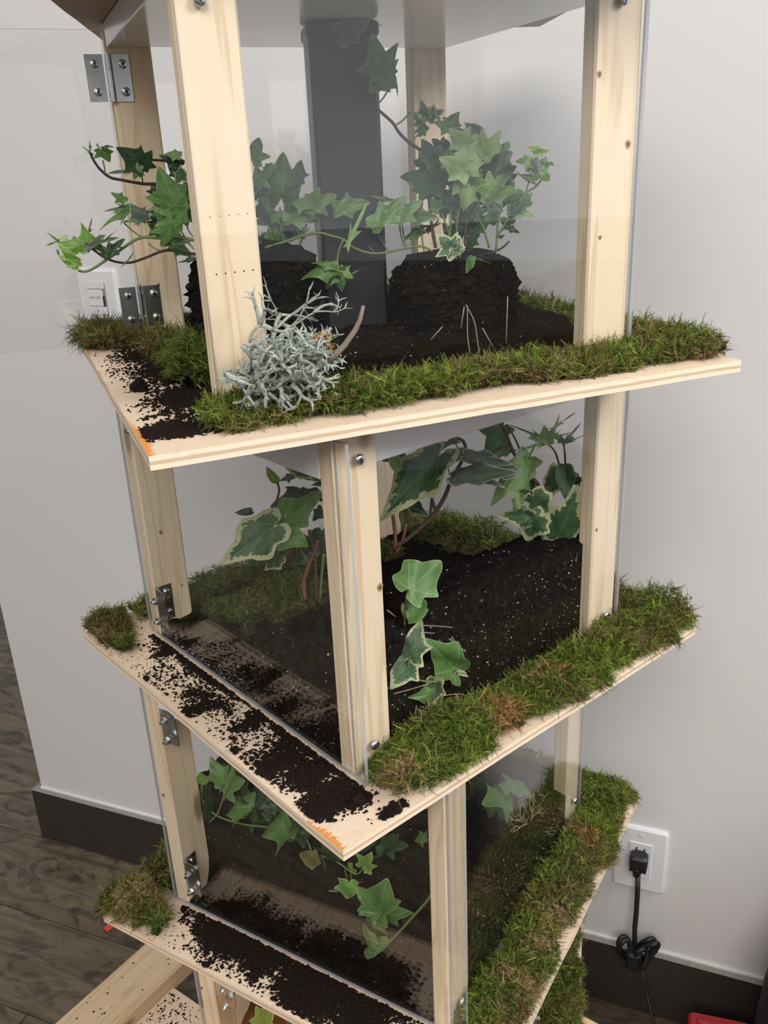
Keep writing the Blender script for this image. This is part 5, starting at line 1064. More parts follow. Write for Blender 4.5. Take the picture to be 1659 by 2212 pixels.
  ('B','v',(0.05118,0.741,1.11031),(-0.05483,-0.01805,-0.05412),(-0.15647,-0.87844,0.45151),0.5),
  ('B','v',(0.01827,0.74308,1.07991),(0.03173,-0.00448,0.01184),(-0.26871,-0.88254,0.38589),0.75),
  ('h','b',(0.01173,0.73145,1.11274),(0.00151,-0.00241,-0.01563),(-0.34618,-0.9317,0.10996),0.8),
  ('l','k',(0.06629,0.75047,1.11949),(-0.05081,0.00087,-0.02119),(-0.09083,-0.97992,0.1775),0.26),
  ('B','k',(0.07206,0.75417,1.1051),(-0.03197,0.00066,-0.00586),(-0.08929,-0.91949,0.38284),0.38),
  ('B','k',(0.06601,0.73179,1.092),(0.04748,-0.02788,0.01412),(-0.52264,-0.56808,0.63571),0.32),
  ('B','k',(0.07791,0.75054,1.10401),(0.03818,-0.01119,-0.00668),(-0.23148,-0.9397,0.25174),0.36),
  ('B','k',(0.07144,0.76363,1.08072),(0.04576,0.00224,-0.00848),(0.16967,-0.64513,0.745),0.25),
  ('h','k',(0.11996,0.75956,1.08375),(-0.02492,-0.00636,0.00579),(0.31774,-0.83306,0.45283),0.6),
  ('B','d',(0.02322,0.77869,1.05216),(0.01872,-0.00523,-0.01161),(0.17112,-0.7652,0.62064),0.5),
  ('B','d',(0.01736,0.76,1.10724),(-0.01671,-0.00124,-0.00802),(0.02492,-0.99453,0.10144),0.7),
  ('h','d',(0.03087,0.77909,1.10726),(0.01663,0.00072,-0.00507),(0.22569,-0.73858,0.63526),0.5),
  ('h','o',(0.02008,0.76931,1.0482),(-0.00391,-0.00336,-0.01464),(-0.3263,-0.89854,0.29352),0.7)],
 [('r',0.0018,0.0018,[(-0.06274,0.76,1.02601),(-0.06725,0.76,1.01267),(-0.07361,0.76,0.99926),(-0.07937,0.76,0.98265),(-0.07947,0.76,0.96347)]),
  ('w',0.0018,0.0012599999999999998,[(-0.06998,0.76,1.03597),(-0.06732,0.76,1.01169),(-0.06731,0.76,0.98702),(-0.06911,0.76,0.96191)]),
  ('g',0.0015,0.00105,[(-0.05843,0.76,1.01124),(-0.06157,0.76,0.9917),(-0.06533,0.76,0.96375)]),
  ('w',0.0012,0.0008399999999999999,[(-0.09569,0.76,1.08495),(-0.09476,0.76,1.07572),(-0.09858,0.76,1.06198),(-0.09163,0.76,1.05131)]),
  ('g',0.001,0.0007,[(-0.07426,0.76907,0.99807),(-0.08583,0.76916,1.02326),(-0.10161,0.7692,1.03761)]),
  ('w',0.0024,0.0013,[(0.01007,0.76,1.01579),(0.02212,0.76,1.02371),(0.04079,0.76,1.03965),(0.04812,0.76,1.04902),(0.05678,0.76,1.06373),(0.0624,0.76,1.07838),(0.06736,0.76,1.08754),(0.07318,0.76,1.0979),(0.07581,0.76,1.10832),(0.07276,0.76,1.11631),(0.06279,0.76,1.11875),(0.05401,0.76,1.11723)]),
  ('w',0.0018,0.0012599999999999998,[(0.04812,0.76,1.04902),(0.04513,0.76,1.05883),(0.04385,0.76,1.06982)]),
  ('w',0.0015,0.00105,[(0.04283,0.76,1.04374),(0.04378,0.76,1.05615),(0.04503,0.76,1.06568)]),
  ('g',0.0007,0.0006,[(0.05881,0.76,1.10587),(0.05968,0.76,1.09299),(0.06158,0.76,1.08313)]),
  ('g',0.0007,0.0006,[(0.04699,0.76,1.09521),(0.04628,0.76,1.09032),(0.04646,0.76,1.08857)]),
  ('g',0.0007,0.0006,[(0.06586,0.76,1.11535),(0.06978,0.76,1.1077),(0.07261,0.76,1.10322)]),
  ('g',0.0007,0.0006,[(0.05508,0.76,1.10802),(0.05306,0.76,1.11048),(0.05085,0.76,1.11608)]),
  ('r',0.0018,0.0018,[(0.00809,0.76,1.04826),(0.00932,0.76,1.03002),(0.00931,0.76,1.01297)]),
  ('r',0.0016,0.00112,[(0.02,0.76,1.03791),(0.01691,0.76,1.02398),(0.00979,0.76,1.00864)])], None, []),
('variegated_ivy', 'variegated ivy rising from the soil beside the right post of the second tier', 'plant', (0.15216, 0.74138, 0.99062),
 [('l','p',(0.15593,0.79062,1.10006),(0.01125,0.00151,0.02781),(0.03712,-0.99854,0.03925),0.42),
  ('l','p',(0.15524,0.79062,1.10173),(-0.03529,0.00503,0.0185),(-0.15684,-0.98715,-0.03073),0.3),
  ('l','p',(0.1559,0.79062,1.10142),(-0.02626,-0.00386,-0.00569),(0.03775,-0.89926,0.43578),0.4),
  ('l','p',(0.15844,0.79062,1.10429),(0.01848,-0.00389,0.00699),(-0.22088,-0.97439,0.04216),0.34),
  ('l','p',(0.16156,0.79761,1.11158),(0.0224,0.00277,0.01327),(-0.33471,-0.63361,0.69751),0.22),
  ('i','p',(0.15527,0.79062,1.10037),(-0.00338,-0.00207,0.01696),(0.04139,-0.99276,-0.11275),0.9),
  ('l','k',(0.17439,0.80642,1.09435),(0.01569,-0.0026,0.02061),(-0.102,-0.99365,-0.04753),0.34),
  ('l','k',(0.17202,0.79545,1.09781),(0.02301,-0.00402,0.00879),(-0.35857,-0.69861,0.61916),0.32),
  ('i','k',(0.17145,0.79303,1.09994),(-0.01022,-0.0012,0.00629),(0.33453,-0.86268,0.3793),0.5),
  ('i','g',(0.11676,0.80951,1.11309),(-0.0186,-0.00745,-0.02282),(-0.12334,-0.90942,0.39717),0.85),
  ('B','o',(0.11914,0.81134,1.09374),(-0.03023,-0.00388,-0.00669),(-0.10167,-0.58921,0.80156),0.42),
  ('B','g',(0.11088,0.79984,1.08798),(0.01799,0.00097,0.00575),(-0.1656,-0.74656,0.64438),0.42),
  ('i','g',(0.11481,0.80949,1.10492),(-0.02235,0.0022,0.00459),(-0.10861,-0.99269,-0.05256),0.6),
  ('i','p',(0.13708,0.78596,1.08633),(-0.03842,-0.01418,-0.03743),(-0.22009,-0.81578,0.53485),0.52),
  ('l','p',(0.13453,0.78597,1.08233),(0.00971,-0.00194,0.02166),(-0.32787,-0.94266,0.06243),0.36),
  ('i','p',(0.12918,0.78705,1.0515),(-0.00549,-0.00063,-0.01947),(-0.1285,-0.98934,0.06845),0.5),
  ('B','p',(0.13693,0.78788,1.07466),(-0.02365,-0.00053,-0.02389),(-0.23072,-0.9406,0.24908),0.6),
  ('B','v',(0.14232,0.78617,1.05117),(0.01693,-0.00138,-0.02389),(-0.06767,-0.99766,0.00954),0.85),
  ('B','v',(0.13113,0.79075,1.05004),(0.0181,-0.00335,-0.00108),(-0.16376,-0.95895,0.23151),0.7),
  ('B','v',(0.14559,0.78357,1.0299),(-0.00999,0.00178,-0.02745),(-0.35428,-0.93263,0.06841),1.0),
  ('B','v',(0.14662,0.7854,1.0284),(-0.03882,0.00515,-9e-05),(-0.13111,-0.98771,0.08505),0.55),
  ('B','d',(0.13403,0.80929,1.05608),(0.02009,-0.00359,-0.01707),(0.27936,-0.81895,0.50127),0.7),
  ('B','v',(0.16749,0.7892,1.00389),(0.01555,-0.01292,0.05378),(-0.20249,-0.96387,-0.17309),0.62),
  ('h','v',(0.16719,0.791,1.00314),(-0.00566,-0.00354,0.03377),(0.16923,-0.98274,-0.07476),0.7),
  ('h','d',(0.17303,0.79074,1.07608),(-0.00086,-0.00861,-0.02985),(-0.19971,-0.93997,0.27672),0.62),
  ('B','v',(0.16715,0.8,1.06906),(-0.00961,0.00154,-0.03446),(-0.60616,-0.78394,0.13415),0.55),
  ('B','d',(0.18715,0.81032,1.05884),(0.00601,0.00031,-0.01341),(0.26561,-0.9592,0.09684),0.6),
  ('h','c',(0.18681,0.80471,1.01424),(0.00291,-0.00151,-0.02499),(0.05757,-0.99611,0.06674),0.35),
  ('h','v',(0.15967,0.80634,1.01123),(0.00253,-0.00404,-0.022),(-0.45152,-0.88537,0.11065),0.4),
  ('B','v',(0.17889,0.80462,1.06691),(0.01193,0.00107,-0.00665),(0.26929,-0.90214,0.33709),0.5)],
 [('w',0.0026,0.0014,[(0.14348,0.8,0.9656),(0.15014,0.8,0.98208),(0.15543,0.8,0.9939),(0.15216,0.8,1.01789),(0.15645,0.8,1.03959),(0.14728,0.8,1.0587),(0.13636,0.8,1.07058),(0.12616,0.8,1.08788),(0.11806,0.8,1.10892),(0.11341,0.8,1.11865)]),
  ('r',0.0022,0.0018,[(0.17032,0.8,0.95493),(0.16496,0.8,0.97217),(0.15826,0.8,0.99075),(0.15441,0.8,1.0089),(0.15207,0.8,1.02231)]),
  ('r',0.0017,0.0011899999999999999,[(0.17098,0.8,0.95645),(0.16936,0.8,0.97958),(0.1684,0.8,0.99924)]),
  ('w',0.0014,0.00098,[(0.15701,0.8,0.98476),(0.14981,0.8,0.99869),(0.14829,0.8,1.00624)]),
  ('w',0.0011,0.00077,[(0.16971,0.8,1.07288),(0.16531,0.8,1.08735),(0.15778,0.8,1.09712)]),
  ('w',0.0011,0.00077,[(0.17533,0.8,1.0726),(0.1744,0.8,1.08551),(0.17303,0.8,1.09527)]),
  ('w',0.0011,0.00077,[(0.15983,0.8,0.9831),(0.16955,0.8,0.98261),(0.18435,0.8,0.99619)]),
  ('w',0.0011,0.00077,[(0.13489,0.8,1.08048),(0.12869,0.8,1.09881),(0.11931,0.8,1.11701)]),
  ('w',0.0011,0.00077,[(0.15009,0.8,1.05285),(0.14449,0.8,1.06452),(0.13906,0.8,1.06904)]),
  ('w',0.0011,0.00077,[(0.15632,0.8,1.04537),(0.15804,0.8,1.05817),(0.16971,0.8,1.07288)])], None, []),
('ivy_sprig', 'small variegated ivy sprig pressed against the front pane of the second tier', 'plant', (0.01408, 0.61979, 0.96472),
 [('B','g',(0.01634,0.62345,1.03763),(0.0299,0.02522,0.01384),(0.30004,-0.70716,0.64024),0.78),
  ('h','g',(0.01509,0.62238,1.02165),(0.01972,0.01661,-0.01126),(0.70385,-0.66356,0.25355),0.85),
  ('h','p',(0.01317,0.62162,1.0147),(-0.00224,-0.00186,0.01334),(-0.25331,-0.95132,-0.17555),0.4),
  ('i','v',(0.01562,0.62194,0.9778),(0.01058,0.00895,0.02844),(-0.09387,-0.93917,0.33037),0.8),
  ('B','v',(0.01558,0.62274,0.97537),(-0.01718,-0.01451,-0.01836),(0.04777,-0.80498,0.59137),0.85),
  ('h','c',(0.02647,0.63193,0.98188),(0.00635,0.00535,0.00168),(0.51366,-0.74329,0.42857),0.9),
  ('B','g',(0.05636,0.65709,0.94205),(-0.02928,-0.02464,0.04844),(0.54531,-0.83294,-0.09404),0.45),
  ('l','c',(0.05104,0.65183,0.9759),(0.01171,0.00988,-0.0185),(0.69527,-0.71643,0.05767),0.24),
  ('h','c',(0.05705,0.65689,0.94115),(0.00962,0.00812,-0.01126),(0.78148,-0.56795,0.25832),0.3),
  ('h','p',(0.03721,0.64094,0.94306),(0.00693,0.00585,0.00582),(0.35092,-0.83564,0.42257),0.6),
  ('B','v',(0.03662,0.63965,0.94309),(-0.00566,-0.00479,-0.02257),(-0.13332,-0.96214,0.23772),0.75),
  ('B','g',(0.0343,0.63848,0.93163),(-0.0189,-0.01594,0.00695),(0.67673,-0.68348,0.27366),0.5),
  ('h','v',(0.03591,0.63983,0.93562),(0.00336,0.00281,-0.01868),(0.31535,-0.94511,-0.08553),0.6)],
 [('g',0.0011,0.00077,[(0.0566,0.65572,0.94272),(0.04956,0.64977,0.93932),(0.04044,0.64206,0.94135),(0.02867,0.63213,0.94786),(0.01948,0.62436,0.95605),(0.0141,0.61981,0.96549),(0.01522,0.62075,0.97736)]),
  ('w',0.001,0.0007,[(0.01629,0.62166,1.03852),(0.01393,0.61966,1.0294),(0.01256,0.61851,1.01974),(0.01216,0.61817,1.00876)])], None, [[(0.04087, 0.64243, 0.9262), (0.05861, 0.65742, 0.91756), (0.06652, 0.66411, 0.90717), (0.0545, 0.65395, 0.90683)], [(0.02729, 0.63095, 1.00133), (0.04012, 0.64179, 0.99394), (0.05266, 0.65239, 0.98627)], [(0.02781, 0.63139, 0.99453), (0.03706, 0.63922, 0.98889)], [(0.01938, 0.62428, 0.9303), (0.01749, 0.62268, 0.91669)], [(-0.00111, 0.60696, 1.02949), (0.00515, 0.61225, 1.02051)], [(0.03449, 0.63704, 0.94403), (0.01706, 0.62232, 0.94789), (0.00107, 0.6088, 0.95273)]]),
('ivy_plant', 'dark green ivy leaning behind the closed door of the third tier', 'plant', (-0.12841, 0.73469, 0.7035),
 [('i','g',(-0.18299,0.76687,0.75097),(-0.01173,0.0075,0.02626),(0.13775,-0.93449,0.32825),0.75),
  ('h','b',(-0.20837,0.7815,0.73944),(-0.00014,-0.00296,0.01745),(0.11976,-0.97894,-0.16534),0.8),
  ('i','g',(-0.17881,0.75939,0.74991),(0.02176,-0.01318,0.0184),(-0.71626,-0.49326,0.49363),0.9),
  ('i','g',(-0.18149,0.76922,0.74179),(-0.01125,0.00782,0.00068),(-0.41973,-0.65838,0.62479),0.8),
  ('i','g',(-0.17986,0.76005,0.74848),(0.00557,-0.00477,-0.00614),(0.12695,-0.72442,0.67757),0.8),
  ('h','d',(-0.19898,0.78487,0.69832),(-0.00386,-0.00177,0.0423),(0.75584,-0.65344,0.04161),0.75),
  ('h','d',(-0.17025,0.77422,0.76096),(-0.01299,0.00534,0.00535),(0.30667,-0.18906,0.93285),0.6),
  ('i','g',(-0.15407,0.74531,0.73488),(-0.03263,0.02087,-0.01853),(-0.56031,-0.15354,0.81393),0.8),
  ('i','d',(-0.157,0.75949,0.72321),(0.0196,-0.01513,0.02973),(-0.85401,-0.35043,0.38453),0.8),
  ('i','d',(-0.15419,0.74968,0.73123),(-0.00871,0.00582,-0.03211),(-0.55646,-0.83087,0.00048),0.8),
  ('i','g',(-0.15493,0.75324,0.7283),(-0.01655,0.0109,0.00762),(0.1527,-0.40009,0.90366),0.9),
  ('i','g',(-0.09799,0.7075,0.74654),(-0.04886,0.03255,-0.04079),(-0.69392,-0.16277,0.70142),0.62),
  ('i','d',(-0.09799,0.7075,0.74654),(-0.00019,-0.00731,-0.03215),(-0.22074,-0.95079,0.21743),0.7),
  ('l','g',(-0.09881,0.70801,0.74615),(-0.02652,0.01391,-0.03926),(-0.66847,-0.71705,0.19745),0.5),
  ('i','d',(-0.09832,0.70985,0.74454),(0.02107,-0.01399,-0.00957),(0.2053,-0.32288,0.92391),0.6),
  ('i','d',(-0.17165,0.77485,0.73316),(0.01901,-0.01623,0.04072),(-0.67934,-0.7334,0.02479),0.7),
  ('i','d',(-0.13334,0.74796,0.7334),(-0.01555,0.00624,0.00931),(0.06481,-0.77541,0.62812),0.9),
  ('i','d',(-0.12099,0.74377,0.72649),(-0.01677,0.00563,0.01178),(0.2055,-0.73652,0.64444),0.9),
  ('i','d',(-0.11068,0.7375,0.7312),(-0.0165,0.01096,0.00143),(-0.31232,-0.56915,0.76061),0.8),
  ('i','d',(-0.17565,0.77713,0.71358),(-0.02312,0.01002,-0.00291),(-0.37566,-0.68625,0.62285),0.7),
  ('i','d',(-0.14899,0.75542,0.71035),(-0.01905,0.01079,-0.01621),(-0.69468,-0.18056,0.69628),0.7),
  ('i','d',(-0.13204,0.7319,0.7295),(-0.00957,0.00645,0.0047),(-0.23838,-0.77758,0.58184),0.7),
  ('h','o',(-0.08926,0.71039,0.70455),(-0.00087,-0.00419,-0.0194),(0.05093,-0.97664,0.20877),1.3),
  ('i','d',(-0.06219,0.68675,0.73293),(-0.00897,0.00669,-0.03108),(-0.1249,-0.97675,-0.17423),1.0),
  ('i','d',(-0.03713,0.68521,0.73284),(0.0004,-0.00013,-0.02047),(0.36002,-0.93285,0.0131),1.2),
  ('i','d',(-0.01299,0.68503,0.72972),(-0.00213,-0.00437,-0.03057),(0.31981,-0.94082,0.11217),0.9),
  ('i','d',(-0.01307,0.68505,0.72785),(0.0206,-0.01118,0.01258),(-0.59726,-0.23863,0.76573),0.7),
  ('i','d',(-0.01373,0.68548,0.72936),(-0.01351,0.00999,-0.0215),(-0.86638,-0.27522,0.4167),0.9),
  ('i','g',(0.02471,0.66255,0.75856),(-0.01233,0.00645,-0.00897),(-0.66685,-0.40854,0.62322),0.7),
  ('i','d',(-0.01069,0.68368,0.73266),(0.00494,-0.00359,0.01576),(-0.53525,-0.84434,-0.02432),0.9),
  ('i','d',(-0.07571,0.70885,0.70032),(0.00985,-0.00444,-0.01591),(0.59319,-0.60148,0.53511),0.8),
  ('i','b',(-0.03553,0.66998,0.71988),(0.00799,-0.00925,0.02404),(-0.43883,-0.87784,-0.19191),0.6),
  ('i','b',(-0.03329,0.66857,0.72108),(0.0051,-0.00318,-0.00842),(0.22349,-0.85922,0.46021),0.8),
  ('h','b',(-0.04861,0.6782,0.71011),(0.00236,-0.00229,0.00988),(-0.81399,-0.57771,0.06066),0.9),
  ('h','b',(-0.04576,0.67643,0.70785),(0.00322,-0.00289,0.00443),(-0.83068,-0.47126,0.29645),0.9),
  ('i','b',(-0.05197,0.68039,0.69113),(-0.00391,-0.00152,-0.02378),(-0.16119,-0.98289,0.08917),0.95),
  ('l','g',(-0.0574,0.6852,0.67711),(-0.01617,0.00942,-0.01086),(-0.64643,-0.30148,0.70088),0.35),
  ('i','g',(-0.0225,0.6553,0.67429),(0.00772,-0.00814,0.04722),(-0.35655,-0.9287,-0.10189),0.95),
  ('i','g',(-0.02255,0.65601,0.67318),(-0.02221,0.01375,0.01932),(-0.00144,-0.81561,0.5786),0.62),
  ('i','g',(-0.02223,0.65581,0.67375),(0.01909,-0.01226,0.02859),(-0.8336,-0.00971,0.55228),0.72),
  ('i','g',(-0.02327,0.65647,0.67314),(-0.01671,0.01071,-0.02468),(-0.68241,-0.71506,0.15166),0.9),
  ('i','g',(-0.0219,0.6563,0.67132),(0.00593,-0.00358,-0.01393),(0.16958,-0.93462,0.31263),0.9),
  ('h','g',(-0.036,0.66427,0.62355),(0.02092,-0.01332,0.02111),(-0.71801,-0.02531,0.69557),0.75),
  ('h','g',(-0.03194,0.66151,0.64512),(-0.00779,0.00509,-0.02089),(-0.71614,-0.69092,0.09886),1.0),
  ('l','p',(-0.06305,0.68138,0.60711),(0.00411,-0.0037,0.02344),(-0.07792,-0.9868,-0.14196),0.32),
  ('l','p',(-0.06215,0.6808,0.60914),(-0.00695,0.00236,-0.00626),(-0.66804,-0.49777,0.55313),0.35),
  ('l','b',(-0.07066,0.68634,0.58699),(-0.00577,0.00372,0.00251),(0.16388,-0.36491,0.91651),0.5)],
 [('g',0.0015,0.001,[(0.02773,0.62318,0.72949),(0.02209,0.62688,0.71539),(0.00769,0.63623,0.68652),(-0.00741,0.64602,0.65627),(-0.02478,0.65724,0.62358),(-0.04116,0.66776,0.59666),(-0.05725,0.67794,0.58617),(-0.07157,0.68692,0.58535),(-0.07615,0.68976,0.58876)]),
  ('g',0.0007,0.0006,[(-0.02155,0.66835,0.65883),(-0.01066,0.66159,0.65751),(0.00037,0.65474,0.661)]),
  ('g',0.0007,0.0006,[(-0.03599,0.67731,0.60825),(-0.0329,0.6754,0.60156),(-0.03028,0.67377,0.5995)]),
  ('g',0.0007,0.0006,[(-0.06351,0.6944,0.59228),(-0.057,0.69036,0.58228),(-0.0517,0.68707,0.57657)]),
  ('g',0.0007,0.0006,[(-0.05544,0.68939,0.69898),(-0.05436,0.68872,0.68909),(-0.05489,0.68905,0.68291)]),
  ('g',0.0007,0.0006,[(-0.0493,0.68558,0.70032),(-0.04943,0.68566,0.6903),(-0.04944,0.68566,0.6849)]),
  ('g',0.0007,0.0006,[(-0.18088,0.76727,0.74177),(-0.18923,0.77245,0.71885),(-0.19471,0.77585,0.70162)]),
  ('g',0.0007,0.0006,[(-0.17834,0.76569,0.74093),(-0.18014,0.76681,0.73091),(-0.17913,0.76618,0.72682)]),
  ('g',0.0007,0.0006,[(-0.20937,0.78495,0.73615),(-0.21102,0.78598,0.72353),(-0.21304,0.78723,0.71547)]),
  ('g',0.0013,0.0009099999999999999,[(-0.21009,0.7854,0.73484),(-0.21402,0.78784,0.71503),(-0.19857,0.77825,0.69981),(-0.1679,0.75921,0.70221),(-0.14112,0.74258,0.71108),(-0.10039,0.71729,0.72497),(-0.08933,0.71043,0.70354)]),
  ('g',0.0012,0.0008399999999999999,[(-0.2143,0.78801,0.67795),(-0.19664,0.77705,0.70072),(-0.18112,0.76742,0.7397)]),
  ('g',0.0011,0.00077,[(-0.09925,0.71659,0.73881),(-0.10811,0.72209,0.70962),(-0.12145,0.73037,0.70692)]),
  ('g',0.001,0.0007,[(-0.03521,0.67683,0.71248),(-0.04332,0.68187,0.69969),(-0.05231,0.68744,0.70064),(-0.06425,0.69486,0.70489),(-0.07979,0.70451,0.70455)]),
  ('w',0.0006,0.00041999999999999996,[(-0.11803,0.72825,0.67097),(-0.10923,0.72278,0.65749),(-0.09529,0.71413,0.64686)]),
  ('w',0.0006,0.00041999999999999996,[(-0.12016,0.72957,0.66582),(-0.11325,0.72528,0.64921),(-0.10076,0.71753,0.63974)])], None, []),
('ivy_plant', 'bright green ivy behind the pale dried lichen in the third tier', 'plant', (0.11968, 0.80472, 0.63552),
 [('i','g',(0.11809,0.80215,0.68478),(-0.00595,-0.00972,-0.02047),(-0.22793,-0.85215,0.47106),0.8),
  ('i','g',(0.11809,0.80215,0.68478),(0.02299,0.03246,-0.04116),(0.91538,-0.22504,0.33383),0.75),
  ('i','g',(0.11672,0.79598,0.68934),(-0.02002,-0.0367,0.03178),(0.75724,0.13933,0.63811),0.7),
  ('i','g',(0.10264,0.78088,0.69859),(-0.00235,-0.00192,-0.02551),(-0.00986,-0.99706,0.07595),0.6),
  ('i','g',(0.13303,0.83194,0.67499),(0.02793,0.0334,-0.02488),(0.60849,0.07932,0.78959),0.75),
  ('i','d',(0.12035,0.81167,0.69193),(0.005,0.00853,0.00392),(0.41508,-0.56939,0.70958),0.8),
  ('i','g',(0.11801,0.7958,0.70137),(0.01184,0.01657,-0.00593),(0.43673,0.0097,0.89954),0.8),
  ('i','d',(0.12069,0.81205,0.64345),(0.01172,0.01999,-0.00567),(0.4138,0.01537,0.91024),0.8),
  ('i','d',(0.12851,0.82451,0.61765),(-0.00561,-0.01064,0.02171),(0.9519,-0.28789,0.1049),0.8)],
 [('g',0.0011,0.00077,[(0.1147,0.7967,0.64285),(0.11702,0.80043,0.66305),(0.11809,0.80215,0.68478)]),
  ('g',0.0011,0.00077,[(0.12477,0.81291,0.62804),(0.13083,0.82268,0.65536),(0.13179,0.82423,0.68123)])], None, []),
('ivy_plant', 'yellow green ivy tip showing in the lowest tier at the bottom of the photo', 'plant', (-0.14929, 0.724, 0.42739),
 [('i','b',(-0.16955,0.73235,0.43586),(0.01785,-0.0021,0.0307),(-0.40317,-0.89864,0.1729),0.8),
  ('i','d',(-0.12741,0.72538,0.4375),(-0.01375,0.00339,0.01568),(0.64726,-0.39341,0.6529),0.7),
  ('i','g',(-0.16216,0.72728,0.43514),(0.01356,-0.00349,-0.00014),(-0.17963,-0.72479,0.66514),0.9)],
 [('g',0.001,0.0007,[(-0.14929,0.724,0.42739),(-0.15972,0.72661,0.43213),(-0.16707,0.72846,0.44061)])], None, []),
]
for pl in PLANTS: plant(*pl)
# ------------------------------------------------------------------ lichens
def branchy(mb_pts, base, direction, length, r, depth, rg, spread, cols, flat, bend, out):
    d = Vector(direction).normalized(); p = Vector(base); pts = [p.copy()]; n = 4; cvec = Vector((rg.gauss(0, 1), rg.gauss(0, 1), rg.gauss(0, 1)))*bend
    for i in range(n): d = (d + cvec*.22 + Vector((rg.gauss(0, .10), rg.gauss(0, .10), rg.gauss(0, .10)))).normalized(); p = p + d*(length/n); p.z = max(p.z, -.0015); pts.append(p.copy())
    r1 = r*(.72 if depth > 0 else .25); out.append((pts, r, r1, depth))
    if depth > 0:
        k = 2 if rg.random() < .8 else 3; ax = d.orthogonal().normalized(); ax = Matrix.Rotation(rg.uniform(0, 6.3), 3, d) @ ax
        for i in range(k):
            ang = (i - (k-1)/2)*spread*rg.uniform(.8, 1.3) + rg.uniform(-.1, .1); nd = Matrix.Rotation(ang, 3, ax) @ d
            branchy(mb_pts, p, nd, length*rg.uniform(.62, .85), r1, depth - 1, rg, spread, cols, flat, bend, out)
def lichen(name, label, base, roots, colr, flat, seed, sides=6, bend=.8, spread=.75, depth=4):
    rg = random.Random(seed); t = thing(name, label, 'lichen', base); out = []
    for (o, d, L, r, dp) in roots: branchy(None, o, d, L, r, dp, rg, spread, None, flat, bend, out)
    Vs = []; Fs = []; Cs = []; mb = MB()
    for pts, r0, r1, dp in out:
        k = len(pts); n0 = len(mb.v); mb.tube([Vector(q) for q in pts], [r0 + (r1-r0)*i/(k-1) for i in range(k)], sides, flat=flat, up=(rg.gauss(0,1), rg.gauss(0,1), rg.gauss(0,1)))
        c = np.array(colr)*rg.uniform(.75, 1.2); top = np.array((.50, .53, .47)) if flat < 1 else np.array(colr)*1.25
        Cs += [tuple(c*(1 - .35*(dp == 0)) + top*.35*(dp == 0))]*(len(mb.v) - n0)
    T = []
    for f in mb.f:
        for i in range(1, len(f) - 1): T.append((f[0], f[i], f[i+1]))
    put('branches', npmesh('branches', mb.v, T, LICHEN, np.array(Cs)), t)['kind'] = 'stuff'; return t
